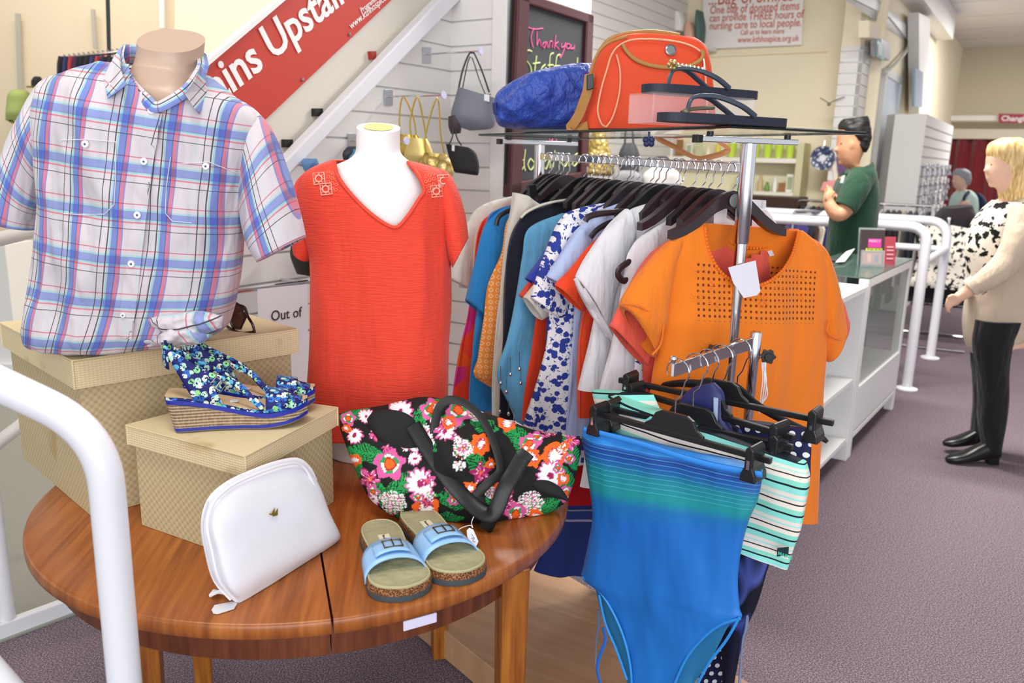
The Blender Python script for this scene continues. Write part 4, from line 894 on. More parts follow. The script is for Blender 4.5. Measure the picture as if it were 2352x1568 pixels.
# ---------- floral tote
t_ = NT('printed_floral'); at = t_.n('ShaderNodeVertexColor'); at.layer_name = 'pattern'; t_.bump(t_.noise(700, 2), .15, .001); FLM = t_.set(.75, 0, .3, at.outputs[0])
ORG, PNK, MAG, GRNc, WHT, BLK, CR = (rgb(h) for h in ('#f2641c', '#d85a9c', '#a41e5a', '#1f9a4c', '#f6eef0', '#161514', '#e9e4c4'))
rf = random.Random(5)
flowers = [(978, 1166, 30, 'o'), (1275, 1046, 30, 'o'), (1104, 1020, 24, 'o'), (1022, 985, 26, 'w'), (1062, 1030, 22, 'd'), (895, 1065, 34, 'p'), (848, 1100, 26, 'm'), (965, 1110, 34, 'w'), (905, 1155, 26, 'd'), (990, 940, 24, 'p'), (1000, 935, 14, 'o'), (920, 945, 28, 'w'), (1055, 942, 30, 'p'), (1092, 950, 16, 'd'), (868, 980, 12, 'o'), (840, 955, 16, 'w'), (1215, 1020, 24, 'p'), (1265, 1090, 32, 'w'), (1220, 1050, 22, 'o'), (1160, 1150, 30, 'm'), (1218, 1155, 28, 'd'), (1185, 1180, 24, 'p'), (1145, 1130, 20, 'o'), (1260, 985, 20, 'm'), (1310, 1012, 22, 'm'), (1165, 970, 20, 'o'), (1105, 1085, 26, 'm'), (815, 1000, 18, 'w'), (1300, 1135, 18, 'p'), (800, 960, 16, 'p'), (1230, 1185, 16, 'o'), (1080, 1120, 16, 'o'), (880, 1188, 14, 'p'), (795, 985, 10, 'o')]+[(rf.uniform(800, 1320), rf.uniform(935, 1195), rf.uniform(9, 15), rf.choice('owpmd')) for _ in range(46)]
leaves = [(840, 1040, 50, .2), (930, 1110, 55, 2.6), (1040, 1150, 45, .4), (1090, 1050, 50, 1.1), (945, 975, 40, 2.8), (980, 1010, 36, .9), (1020, 1195, 46, 3.0), (1190, 1000, 44, .5), (1310, 1040, 46, 1.2), (1300, 1100, 40, 1.2), (1250, 1165, 44, 2.7), (1140, 1160, 30, .6), (870, 1130, 44, 1.0), (985, 935, 40, 2.7), (815, 1060, 40, 1.3), (1200, 1030, 36, 1.0), (1040, 965, 30, .4), (900, 1190, 40, .3), (810, 950, 40, 2.8), (1110, 975, 40, .4), (1290, 1180, 40, 2.8)]
def fcol(x, y):
    c = BLK; q_ = V((x/17, y/17, 3)); x += 6*noise.noise(q_); y += 6*noise.noise(q_+V((9, 4, 0)))
    for lx, ly, L, a in leaves:
        dx, dy = x-lx, y-ly; p = (dx*cos(a)+dy*sin(a))/L; q = (-dx*sin(a)+dy*cos(a))/L
        if abs(p) < 1 and abs(q) < .42*(1-p*p) and ((p*7+abs(q)*5) % 1 < .68 or abs(q) < .05): c = GRNc if (p*5+q*9) % 1 > .25 else rgb('#0f6a38')
    for fx, fy, r, k in flowers:
        dx, dy = x-fx, y-fy; d = sqrt(dx*dx+dy*dy)/r; a = atan2(dy, dx)
        if d > 1.4: continue
        if k == 'o':
            e = 1+.09*sin(a*7+fx)
            if d < .34: c = WHT
            elif d < .5 and sin(a*19) > 0: c = WHT
            elif d < .58: c = MAG if sin(a*11) > 0 else ORG
            elif d < e: c = ORG
        elif k == 'w':
            e = .8+.3*abs(sin(a*6.5+fy))
            if d < .22: c = MAG
            elif d < e*.85: c = WHT
            elif d < e: c = PNK
        elif k == 'p':
            e = 1+.14*sin(a*5+fx)
            if d < .3: c = ORG
            elif d < .42: c = rgb('#b8281c')
            elif d < .62 and sin(a*3) > -.2: c = WHT
            elif d < .66: c = GRNc
            elif d < e: c = PNK
        elif k == 'm':
            e = .85+.25*sin(a*5+fy)
            if d < .2: c = ORG
            elif d < e: c = MAG if sin(a*5+d*5) > -.3 else PNK
            if d < e and abs(sin(a*5)) < .12: c = WHT
        else:
            gx, gy = dx/r*3.2, dy/r*3.2; cx_, cy_ = gx-round(gx), gy-round(gy); dd = sqrt(cx_*cx_+cy_*cy_)
            if d < 1.05:
                if dd < .16: c = ORG if (round(gx)+round(gy)) % 2 else MAG
                elif dd < .42: c = WHT
                elif d < .8: c = PNK if (round(gx) % 2) else GRNc
    return c
fb0 = Z(1000, 1196, TZ); FB = Pl(V((0, 1.645, TZ)), (0.10, -.86, .5))
t = thing('tote_bag', 'black tote bag printed with orange, pink and white flowers slumped on the table', 'tote bag', V((-.08, 1.70, TZ)))
def flora(mb):
    cc = []
    for v_ in mb.v:
        x, y = proj(v_); cc.append(fcol(x, y))
    mb.c = cc; return mb
def fold(mb, f):
    for i, v_ in enumerate(mb.v):
        x, y = proj(v_); mb.v[i] = v_+FB.n*f(x, y)
    return mb
bump_ = lambda x, y: .020*math.exp(-((x-1040-(y-1060)*.6)/42)**2)-.018*math.exp(-((x-1150)/34)**2-((y-1090)/70)**2)+.012*math.exp(-((x-900)/60)**2-((y-1120)/40)**2)+.008*sin(x/37+y/29)
mb = MB(); shape(mb, [(779, 950, 781, 985, .1), (797, 943, 808, 1058, .5), (830, 937, 846, 1140, .8), (880, 930, 898, 1183), (940, 922, 960, 1197, 1.1), (1000, 917, 1030, 1203, 1.15), (1070, 932, 1100, 1205, 1.15), (1150, 962, 1160, 1198, 1.1), (1220, 984, 1225, 1188, .9), (1280, 996, 1290, 1162, .7), (1318, 1003, 1318, 1110, .4), (1334, 1010, 1331, 1050, .1)], FB, .062, n=300, sub=24, e=2.0, wr=.006, fz=7)
fold(mb, bump_)
for i, v_ in enumerate(mb.v):
    if v_.z < TZ+.002: mb.v[i].z = TZ+.002
flora(mb); obj('bag_body', mb, FLM, t)
LIN = mat('#0c0d11', .8); PLEA = NT('black_patent'); PLEA.bump(PLEA.noise(60, 3), .15, .003); PLEA = PLEA.set(.36, 0, .4, '#0a0a0b')
mb = MB(); shape(mb, [(846, 975, 850, 990, .2), (862, 958, 880, 1030), (900, 955, 925, 1052), (940, 968, 975, 1054), (975, 1000, 985, 1045, .2)], FB, .012, n=24, wr=.004); fold(mb, lambda x, y: .058+bump_(x, y)); obj('bag_lining', mb, LIN, t, label='black lining at the open mouth')
mb = MB(); shape(mb, [(1190, 1092, 1192, 1108, .2), (1215, 1098, 1212, 1125), (1250, 1108, 1240, 1140), (1280, 1125, 1278, 1150), (1298, 1150, 1297, 1156, .2)], FB, .012, n=24, wr=.004); fold(mb, lambda x, y: .044+bump_(x, y)*.4); obj('bag_lining', mb, LIN, t, label='black lining at the open mouth')
def rib(nm, L, r, o, lab=None, th=.003, m=PLEA, nf=None):
    mb = MB(); P = [FB(p[0], p[1], o+(p[2] if len(p) > 2 else 0)) for p in L]; mb.tube(P, r, flat=(nf or FB.n, th), sub=6, n=10)
    return obj(nm, mb, m, t, label=lab)
rib('shoulder_strap', [(948, 975), (985, 1035), (1030, 1100), (1070, 1145), (1112, 1180, .01), (1138, 1172, .02), (1160, 1120, .03), (1180, 1085, .03), (1200, 1050, .03)], .0165, .078)
rib('shoulder_strap', [(995, 1020, -.01), (1000, 970), (1010, 935), (1035, 918), (1075, 930), (1110, 965), (1132, 1010), (1146, 1055), (1148, 1085), (1120, 1110, .01), (1090, 1140, .0)], .010, .074, nf=(lambda f: FB.n+V((.5, 0, .3))), m=mat('#1c1b1c', .6))
rib('strap_end', [(1180, 1095), (1195, 1062), (1212, 1038)], .016, .1)
rib('strap_end', [(1110, 1190, .0), (1125, 1200, -.01), (1135, 1206, -.02)], .018, .08)
# ================================================================ plaid shirt on a torso form (on the large box)
t = NT('plaid'); u, v = t.uv()
pu = t.math('FRACT', t.math('ADD', t.math('DIVIDE', u, .083), 10.21)); pv = t.math('FRACT', t.math('ADD', t.math('DIVIDE', t.math('MULTIPLY', v, -1), .0895), .1))
W = '#ded9dc'
cu = t.ramp(pu, [(0, '#1e2034'), (.018, W), (.13, W), (.15, '#23253c'), (.178, '#d9dcdf'), (.2, '#9fd4d8'), (.24, '#6e86cf'), (.36, '#4a62b4'), (.385, '#dc7890'), (.455, '#9488c8'), (.485, W), (.82, W), (.84, '#c3dfe2'), (.86, W)], 'CONSTANT')
cv = t.ramp(pv, [(0, '#d8738c'), (.02, W), (.11, W), (.12, '#a8dcdc'), (.16, '#8c9cd8'), (.30, '#8494d0'), (.335, '#a5dcd8'), (.375, W), (.39, '#df8095'), (.425, W), (.53, W), (.545, '#20223a'), (.562, W)], 'CONSTANT')
c = t.mix(1.0, cu, cv, 'MULTIPLY'); c = t.mix(1.0, c, rgb('#ffffff'), 'MULTIPLY')
bri = t.n('ShaderNodeBrightContrast'); t.l(c, bri.inputs[0]); bri.inputs[1].default_value = .06
w2 = t.noise(1, 3, t.mapped((11, 11, 4))); t.bump(w2, .8, .035); PLAID = t.set(.8, 0, .2, bri.outputs[0], Sheen_Weight=.1)
SKINM = mat('#bb9f8c', .35); SP = PY_(1.72)
ft = thing('torso_form', 'beige male torso mannequin standing on the large straw box inside the plaid shirt', 'mannequin', Z(300, 800, 1.086))
mb = MB(); shape(mb, [(322, 84, 465, 102, .62), (322, 112, 462, 130, .62), (319, 138, 460, 156, .65), (312, 162, 464, 182, .7), (290, 190, 474, 210, .78), (250, 222, 502, 246, .88), (150, 330, 540, 350, 1), (135, 480, 520, 490, .95), (130, 700, 480, 700, .9), (128, 770, 470, 772, .85)], SP, .105, n=40, sub=7, tilt=.45); obj('form_body', mb, SKINM, ft, smooth=True, ang=60)
sh = thing('plaid_shirt', 'short-sleeved white, blue and pink plaid shirt buttoned on the beige torso form', 'shirt', Z(300, 800, 1.088))
NECK = [(292, 100), (300, 175), (330, 222), (357, 243), (395, 226), (435, 200), (466, 150), (470, 60), (280, 60)]
mb = MB(); shape(mb, [(236, 145, 475, 172, .55), (170, 168, 535, 222, .8), (120, 190, 590, 262, .95), (98, 240, 600, 320, 1.05), (97, 320, 588, 390, 1.08), (104, 400, 568, 460, 1.08), (108, 480, 556, 530, 1.06), (104, 560, 548, 610, 1.05), (94, 640, 538, 672, 1.05), (82, 700, 526, 725, 1.08), (74, 750, 515, 752, 1.1), (82, 782, 480, 772, 1.0), (130, 790, 400, 786, .8)], SP, .13, n=220, sub=20, e=2.5, wr=.015, fz=3.5, ws=1.5, folds=(.010, 3.2), hole=NECK, seed=2, caps=(0, 1))
for i, v_ in enumerate(mb.v):
    if v_.z < 1.088: mb.v[i].z = 1.088
bo = obj('shirt_body', mb, PLAID, sh, ang=80)
def sleeve(st_, uo=0):
    mb = MB(); shape(mb, st_, SP, .075, n=60, sub=9, e=2.3, wr=.006, caps=(1, 0), folds=(.004, 2.5), seed=uo, fz=6); o = obj('sleeve', mb, PLAID, sh, ang=80, solid=.002); return o
sleeve([(150, 170, 135, 262, .6, -.01), (108, 190, 132, 330, .9, -.01), (62, 270, 112, 420, 1, -.005), (25, 365, 100, 480, 1.05, 0), (-8, 485, 92, 527, 1.1, .0)], 1)
sleeve([(560, 235, 560, 340, .6, -.01), (612, 285, 556, 420, .9, -.01), (650, 375, 560, 500, 1, 0), (676, 455, 574, 560, 1.05, .01), (696, 546, 598, 599, 1.05, .015)], 4)
# collar band, leaves, inner back
def rimo(x): return .085
mb = MB(); mb.tube([SP(p[0], p[1], p[2]) for p in [(284, 106, -.05), (278, 135, .0), (286, 165, .06), (308, 200, .10), (335, 228, .125), (358, 246, .135), (392, 232, .13), (428, 208, .115), (452, 180, .085), (466, 150, .03), (462, 120, -.04)]], .011, flat=(lambda f: V((cos(pi*(.9-f*.8)), -1.2, .5)), .002), sub=6, n=10); clb = obj('collar_band', mb, PLAID, sh)
mb = MB(); G = [[SP(a, b, c_), SP(a2, b2, c2)] for (a, b, c_), (a2, b2, c2) in (((284, 104, -.04), (262, 165, -.03)), ((300, 101, -.085), (300, 150, -.08)), ((330, 103, -.1), (330, 150, -.1)), ((400, 112, -.1), (400, 160, -.1)), ((458, 128, -.05), (462, 175, -.04)))]
mb.quadgrid(G, [[(i*.03, 0), (i*.03, -.045)] for i in range(5)]); obj('collar_back', mb, PLAID, sh, solid=.003)
# placket, buttons, pockets
def front(x, y):  # nearest surface of the shirt body front under a pixel, found on the vertex grid
    best = None
    for v_ in fverts:
        px, py, w_ = v_
        d = (px-x)**2+(py-y)**2
        if best is None or d < best[0]: best = (d, w_)
    return best[1]
org = worldloc(sh); fverts = []
for vv in bo.data.vertices:
    w_ = vv.co+org
    if w_.y < 1.70: px_, py_ = proj(w_); fverts.append((px_, py_, w_))
uvb = {}
for lp in bo.data.loops: uvb[lp.vertex_index] = tuple(bo.data.uv_layers[0].data[lp.index].uv)
fuv = [uvb.get(vv.index, (0, 0)) for vv in bo.data.vertices if (vv.co+org).y < 1.70]
def paint_uv(mb, du=0):
    for i, v_ in enumerate(mb.v):
        x, y = proj(v_); k = min(range(0, len(fverts)), key=lambda n_: (fverts[n_][0]-x)**2+(fverts[n_][1]-y)**2); mb.uv[i] = (funcx(fuv[k], fverts[k], x), fuv[k][1]-(y-fverts[k][1])*.00092)
def funcx(uv_, f_, x): return uv_[0]-(x-f_[0])*.00092
def dense(L, k=8):
    return [(a[0]+(b[0]-a[0])*j/k, a[1]+(b[1]-a[1])*j/k) for a, b in zip(L, L[1:]) for j in range(k)]+[L[-1]]
def fr(x, y, o=.003):
    p = front(x, y); return CAM0+(ray(x, y))*((p.y-o)/ray(x, y).y)
PLC = [(352, 258), (344, 300), (337, 340), (328, 400), (318, 480), (306, 580), (298, 660), (289, 730), (283, 775)]
mb = MB(); mb.tube([fr(x+2, y, .0035) for x, y in dense(PLC, 4)], .015, flat=((0, -1, 0), .0016), n=10); paint_uv(mb)
obj('button_placket', mb, PLAID, sh)

def leaf(P, nm='collar_leaf'):
    mb = MB(); Q = [fr(p[0], p[1], p[2]) if len(p) == 3 else SP(p[0], p[1], p[3]) for p in P]; mb.prism(Q, SP.n*.0035); c0 = (P[0][0], P[0][1])
    for i, v_ in enumerate(mb.v):
        x, y = proj(v_); x = (x-c0[0])*.00092; y = (y-c0[1])*.00092; mb.uv[i] = (x*.75+y*.66+.035, -y*.75+x*.66)
    return obj(nm, mb, PLAID, clb, smooth=False)
leaf([(283, 104, 0, .03), (262, 133, .010), (240, 178, .010), (249, 227, .012), (291, 196, .022), (278, 160, 0, .115), (276, 135, 0, .08)])
leaf([(465, 148, 0, .08), (470, 172, .012), (476, 205, .010), (459, 264, .012), (426, 216, .03), (445, 190, 0, .145), (455, 168, 0, .11)])
BT = mat('#e6e6ea', .25)
def button(x, y, r=.0062):
    c_ = fr(x, y, .005); b = MB(); b.lathe(c_, [(r*.8, 0), (r, .001), (r, .0022), (r*.8, .003), (r*.35, .0022)], 16, (0, -1, .08)); o = obj('button', b, BT, sh)
    b = MB(); b.lathe(c_+V((0, -.0028, 0)), [(r*.32, 0), (r*.3, .0006)], 8, (0, -1, .08)); obj('button_thread', b, mat('#3a4a80', .7), o)
for x, y in ((348, 254), (331, 371), (316, 494), (302, 606), (283, 724), (196, 331), (473, 382)): button(x, y, .0068 if y < 700 else .005)
ST = mat('#d4d0d8', .7)
for L_ in ([(140, 322), (196, 320), (266, 326)], [(266, 326), (266, 400), (262, 470), (240, 492), (180, 493), (145, 490)], [(418, 376), (480, 372), (545, 398)], [(392, 360), (382, 430), (380, 490), (396, 508), (440, 512)]):
    mb = MB(); mb.tube([fr(x, y, .0012) for x, y in dense(L_)], .0008, n=5); obj('pocket_seam', mb, ST, sh)
# tied hem bunched on the lid
def bunch(st_, d, s_, u_=0):
    mb = MB(); shape(mb, st_, PY_(1.60), d, n=44, sub=12, e=2.0, wr=.016, seed=s_, folds=(.006, 9), fz=9, ws=3.2)
    for i, v_ in enumerate(mb.v):
        if v_.z < 1.0875: mb.v[i].z = 1.0875
        mb.uv[i] = (mb.uv[i][0]*1.7+v_.z*1.2, mb.uv[i][1]*1.6+v_.x*.9)
    obj('bunched_hem', mb, PLAID, sh, ang=80)
bunch([(345, 725, 350, 742, .5), (375, 722, 380, 765), (420, 718, 425, 770), (465, 715, 478, 768), (505, 725, 512, 752, .4)], .028, 3)
bunch([(272, 772, 276, 786, .4), (300, 752, 312, 796), (330, 735, 352, 795, .9), (350, 745, 372, 790, .6)], .022, 5)
bunch([(345, 770, 350, 792, .5), (390, 752, 400, 794), (440, 745, 455, 790), (482, 752, 484, 775, .4)], .026, 8)

# ================================================================ coral top on the white mannequin
CP = PY_(2.02); WMN = mat('#e6e3e3', .5)
t = thing('torso_form', 'white female torso mannequin standing on the table inside the coral top', 'mannequin', Z(790, 1010, TZ))
mb = MB(); shape(mb, [(820, 290, 919, 296, .5), (819, 320, 918, 326, .5), (817, 348, 920, 350, .52), (800, 366, 934, 366, .6), (765, 382, 962, 382, .75), (725, 410, 1005, 412, .9), (718, 470, 1010, 472, 1), (735, 560, 1000, 560, 1.05), (745, 700, 990, 700, 1), (748, 850, 985, 850, 1), (756, 1000, 980, 1000, 1), (760, 1042, 975, 1042, .98)], CP, .092, n=40, sub=7, tilt=.28)
for i, v_ in enumerate(mb.v):
    if v_.z < TZ+.001: mb.v[i].z = TZ+.001
wmb = obj('form_body', mb, WMN, t, ang=60)
mb = MB(); tp_ = [v_ for v_ in wmb.data.vertices][:40]; cc = sum((v_.co for v_ in tp_), V())/40+worldloc(t)
ring = [cc+(v_.co+worldloc(t)-cc)*.66+UP*.0012 for v_ in tp_]; ring2 = [p+UP*.001 for p in ring]; ids = mb.quadgrid([ring, ring2], cu=True); mb.cap(ids[-1]); obj('neck_cap', mb, mat('#f0dc8a', .6), t, label='yellowed neck top', smooth=False)
t_ = NT('coral_crepe'); n1 = t_.noise(60, 4, t_.mapped((.3, 1, 6))); c = t_.mix(t_.math('MULTIPLY', n1, .4), rgb('#ec4a36'), rgb('#dd3c2c')); w2 = t_.noise(1, 3, t_.mapped((14, 14, 3))); t_.bump(t_.math('ADD', t_.math('MULTIPLY', n1, .12), w2), .7, .03); CORAL = t_.set(.75, 0, .25, c, Sheen_Weight=.1)
tt = thing('coral_top', 'coral red V-neck blouse with crochet shoulder patches on the white mannequin', 'top', Yp(870, 960, 2.02))
VN = [(766, 350), (771, 395), (800, 440), (850, 490), (905, 522), (935, 498), (965, 455), (974, 438), (958, 400), (935, 372), (935, 350)]
mb = MB(); shape(mb, [(762, 368, 940, 370, .75), (715, 388, 1000, 386, .95), (690, 415, 1032, 412, 1.04), (686, 470, 1036, 465, 1.08), (700, 540, 1032, 535, 1.1), (715, 600, 1034, 598, 1.12), (716, 700, 1036, 698, 1.1), (714, 800, 1030, 800, 1.1), (708, 900, 1028, 900, 1.12), (704, 985, 1028, 990, 1.15)], CP, .105, n=220, sub=22, e=2.3, wr=.008, folds=(.010, 4), hole=VN, caps=(0, 0), seed=6)
blb = obj('blouse_body', mb, CORAL, tt, ang=80, solid=.002)
for st_ in ([(715, 390, 722, 450, .6), (688, 410, 716, 500, .9), (674, 450, 716, 545, 1), (670, 500, 720, 580, 1), (680, 575, 708, 598, .9)], [(1000, 386, 1004, 450, .6), (1030, 398, 1018, 500, .9), (1052, 440, 1024, 545, 1), (1068, 495, 1030, 585, 1), (1075, 547, 1040, 613, .9)]):
    mb = MB(); shape(mb, st_, CP, .06, n=40, sub=8, wr=.004, caps=(1, 0)); obj('sleeve', mb, CORAL, tt, ang=80, solid=.002)
fverts = []
org = worldloc(tt)
for vv in blb.data.vertices:
    w_ = vv.co+org
    if w_.y < 2.0: px_, py_ = proj(w_); fverts.append((px_, py_, w_))
mb = MB(); mb.tube([fr(x, y, .001) for x, y in [(768, 372), (775, 402), (803, 442), (852, 491), (905, 522), (934, 499), (962, 457), (974, 436), (960, 402), (938, 374)]], .0048, sub=8, n=8); obj('neck_binding', mb, mat('#e8452f', .7), tt)
LACE = mat('#f7b9a4', .8)
for X, Y_, sx_ in ((740, 420, 1), (1010, 425, -1)):
    for dx, dy in ((-8, -10), (8, 14)):
        x, y = X+dx*sx_, Y_+dy
        mb = MB(); P = [fr(x-13*1, y-12, .003), fr(x+12, y-14, .003), fr(x+15, y+11, .003), fr(x-10, y+14, .003)]
        mb.tube(P, .0016, closed=True, n=5); obj('crochet_square', mb, LACE, tt)
        mb = MB(); mb.tube([fr(x+7.5*cos(a), y+7.5*sin(a), .003) for a in [2*pi*k/14 for k in range(14)]], .0018, closed=True, n=5); obj('crochet_ring', mb, LACE, tt)
        mb = MB()
        for k in range(8): a = 2*pi*k/8; mb.tube([fr(x+9*cos(a), y+9*sin(a), .003), fr(x+13*cos(a), y+13*sin(a), .003)], .001, n=4)
        obj('crochet_spokes', mb, LACE, tt)
    mb = MB()
    for k in range(12): x = X+(14+(k % 3)*9)*sx_; y = Y_-26+(k//3)*12+(k % 3)*3; mb.tube([fr(x+3.5*cos(a), y+3.5*sin(a), .002) for a in [pi*j/3 for j in range(6)]], .0008, closed=True, n=4)
    obj('lace_trim', mb, mat('#f58a70', .8), tt)
# ================================================================ garment rack
ra = radians(27); RQ = V((cos(ra), sin(ra), 0)); RR = V((-sin(ra), cos(ra), 0)); RN = -RR
NP = flat(Yp(1715, 400, 2.0)); RL = 1.04; FP = NP+RR*RL
def RK(t_): return Pl(NP+RR*t_, RN)
zn = Yp(1700, 386, 2.0).z; zf = Yp(1245, 359, 2.92).z
zg = (Yp(1565, 300, 1.85).z+Yp(1097, 298, 2.9).z)/2
zg = 1.575
rk = thing('garment_rack', 'chrome garment rack with a glass top shelf, packed with summer clothes', 'clothes rack', NP)
def prail(t_, s_=0, z=0): return NP+RR*t_+RQ*s_+UP*z
mb = MB(); mb.lathe(prail(0, 0, .12), [(.0145, 0), (.0145, 1.22)], 24); obj('lower_post', mb, CHROME, rk)
mb = MB(); mb.lathe(prail(0, 0, 1.31), [(.0175, 0), (.0185, .004), (.0185, zg-1.31-.028)], 24); obj('upper_post', mb, CHROME, rk)
mb = MB(); mb.lathe(prail(RL, 0, .12), [(.0145, 0), (.0145, 1.22)], 24); obj('lower_post', mb, CHROME, rk)
mb = MB(); mb.lathe(prail(RL, 0, 1.31), [(.0175, 0), (.0185, .004), (.0185, zg-1.31-.028)], 24); obj('upper_post', mb, CHROME, rk)
mb = MB(); mb.prism([prail(0, -.008, zn-.011), prail(0, .008, zn-.011), prail(RL, .008, zf-.011), prail(RL, -.008, zf-.011)], UP*.022); obj('hanging_rail', mb, CHROME, rk, smooth=False, bevel=.002)
BLKP = mat('#1a1a1c', .35)
for t0 in (.0, RL):
    mb = MB(); mb.box(prail(t0, 0, zg-.021), (.30, .018, .014), RQ); obj('shelf_support', mb, CHROME, rk, smooth=False, bevel=.002)
    mb = MB(); mb.box(prail(t0, -.156, zg-.021), (.016, .022, .018), RQ); obj('end_cap', mb, BLKP, rk, smooth=False, bevel=.002)
    for s_ in (-.12, .12): mb = MB(); mb.lathe(prail(t0, s_, zg-.014), [(.008, 0), (.008, .0105)], 12); obj('shelf_pad', mb, BLKP, rk)
t_ = NT('shelf_glass'); SHG_ = t_.set(.04, 0, .6, '#7d9a90', Alpha=.25)
gc = [prail(-.17, -.21, zg), prail(-.17, .19, zg), prail(RL+.05, .19, zg), prail(RL+.05, -.21, zg)]
mb = MB(); mb.prism([c-UP*.003 for c in gc], UP*.006); obj('glass_shelf', mb, SHG_, rk, smooth=False)
mb = MB(); 
for k in range(4):
    a, b = gc[k], gc[(k+1) % 4]; mb.tube([a, b], .0036, n=6)
obj('shelf_edge', mb, mat('#1d2a28', .2), rk, label='dark polished glass edge')
# platform
k0 = Z(1012, 1440, .1); k1 = Z(1172, 1568, .1); e1 = (k1-k0).normalized(); e2 = V((-e1.y, e1.x, 0)) if (-e1.y) > 0 else V((e1.y, -e1.x, 0))
LW = wood('platform_laminate', '#b08662', '#c09672', '#c9a17d', radians(30), .5, .3)
c0 = k0-e1*.25; P = [c0, c0+e1*1.1, c0+e1*1.1+e2*.53, c0+e2*.53]; P = [V((p.x, p.y, 0)) for p in P]
NPs = [(P[i]) for i in range(4)]
mb = MB(); mb.prism([p+UP*.004 for p in P], UP*.096); pf = obj('rack_platform', mb, LW, label='low pale wood platform beneath the garment rack', cat='platform', smooth=False, bevel=.003)

# hangers
PLUM = mat('#33272c', .3); HBLK = mat('#1a191b', .35)
zr_ = lambda t0: zn+(zf-zn)*t0/RL+.011
def hanger(t0, m, lab, yaw=0, w=.23, tip=0, drop=.055, dot=None):
    n_ = RN.copy(); q = RQ.copy(); c, s_ = cos(yaw), sin(yaw); q = RQ*c+RR*s_; n_ = RN*c+RQ*s_*1
    n_ = V((q.y, -q.x, 0)); top = prail(t0, 0, zr_(t0))
    t = thing('coat_hanger', lab, 'hanger', top, group='coat hangers on the rack rail')
    hk = MB(); r = .021; P = []
    for k in range(15):
        a = radians(200)-radians(255)*k/14; P.append(top+q*(cos(a)*r)+UP*(sin(a)*r-r+.0035))
    P += [top+q*.012-UP*.052, top+q*.001-UP*.062, top-UP*.085]
    hk.tube(P, .0019, n=8); obj('hook', hk, CHROME, t)
    z0 = top-UP*.078
    L_ = [(x, -.0*x-.088*(1-math.exp(-(x/.105)**2))) for x in (0, w*.07, w*.14, w*.21, w*.29, w*.38, w*.45, w*.5)]
    up = [(a, b+.012*(1-(a/(w/2))**2)) for a, b in L_]; lo = [(a, b-.020-.012*(1-min(1, a/.06))) for a, b in L_]
    mb = MB(); P = [(-a, b) for a, b in up[::-1]]+up[1:]; Q = [(-a, b) for a, b in lo[::-1]]+lo[1:]
    G = []
    for (a, b), (c_, d) in zip(P, Q):
        th = .006+.006*min(1, abs(a)/.1); pu = z0+q*a+UP*b; pl_ = z0+q*c_+UP*d; G.append([pu+n_*th*.5, pu+n_*th, pl_+n_*th, pl_+n_*th*.6, pl_-n_*th*.6, pl_-n_*th, pu-n_*th, pu-n_*th*.5])
    ids = mb.quadgrid(G, cu=True); mb.cap(ids[0]); mb.cap(ids[-1][::-1]); obj('hanger_arms', mb, m, t, bevel=0)
    if dot:
        mb = MB(); mb.lathe(z0+n_*.0105+q*.0-UP*.012, [(.016, 0), (.016, .001), (.014, .0015)], 24, n_); obj('size_disc', mb, mat(dot, .4), t)
    return t, z0, q, n_
# garment builder: polygons in pixels on the plane of its hanger
def garment(nm, t0, m, lab, cat, body, sleeves=(), d=.028, folds=(.018, 6), hole=None, wr=.012, caps=(1, 1), seed=0, n=70, e=2.2):
    pl = RK(t0); t = thing(nm, lab, cat, pl(body[-1][0]*.5+body[-1][2]*.5, body[-1][1]))
    mb = MB(); shape(mb, body, pl, d, n=n, sub=9, e=e, wr=wr, folds=folds, hole=hole, seed=seed, caps=caps, fz=2.2); obj('garment_body', mb, m, t, ang=80)
    for i, s_ in enumerate(sleeves):
        mb = MB(); shape(mb, s_, pl, d*.9, n=36, sub=7, wr=wr, seed=seed+i+3, caps=(1, 0), folds=(folds[0]*.4, 3)); obj('sleeve', mb, m, t, ang=80, solid=.002)
    return t
def voron(name, base, ink, sc, lo=.28, hi=.4, extra=None):
    t = NT(name); u, v = t.uv(); cb = t.n('ShaderNodeCombineXYZ'); t.l(u, cb.inputs[0]); t.l(v, cb.inputs[1])
    vo = t.n('ShaderNodeTexVoronoi'); vo.inputs['Scale'].default_value = sc; t.l(cb.outputs[0], vo.inputs[0])
    v2 = t.n('ShaderNodeTexVoronoi'); v2.feature = 'DISTANCE_TO_EDGE'; v2.inputs['Scale'].default_value = sc*.8; t.l(cb.outputs[0], v2.inputs[0])
    ns = t.noise(sc*3, 2, cb.outputs[0]); dd = t.math('ADD', vo.outputs['Distance'], t.math('MULTIPLY', ns, .35))
    f = t.ramp(dd, [(0, (1, 1, 1, 1)), (lo+.18, (1, 1, 1, 1)), (lo+.22, (0, 0, 0, 1))], 'CONSTANT'); g = t.ramp(v2.outputs[0], [(0, (1, 1, 1, 1)), (.05, (0, 0, 0, 1))], 'CONSTANT')
    c = t.mix(t.math('MAXIMUM', f, t.math('MULTIPLY', g, t.math('GREATER_THAN', ns, .55))), rgb(base), rgb(ink))
    w2 = t.noise(1, 3, t.mapped((15, 15, 3))); t.bump(w2, .5, .02); return t.set(.8, 0, .2, c)
BWF = voron('blue_flower_print', '#e6e6ea', '#2d3f94', 50, .42)
t = NT('orange_ikat'); u, v = t.uv(); a = t.math('SINE', t.math('MULTIPLY', t.math('ADD', u, v), 150)); b = t.math('SINE', t.math('MULTIPLY', t.math('SUBTRACT', u, v), 150)); cc = t.math('MULTIPLY', a, b)
IKAT = t.set(.85, 0, .2, t.ramp(cc, [(0, '#e88f3c'), (.18, '#e88f3c'), (.22, '#f3e2c8'), (.42, '#f3e2c8'), (.45, '#ea9a48')], 'CONSTANT'))
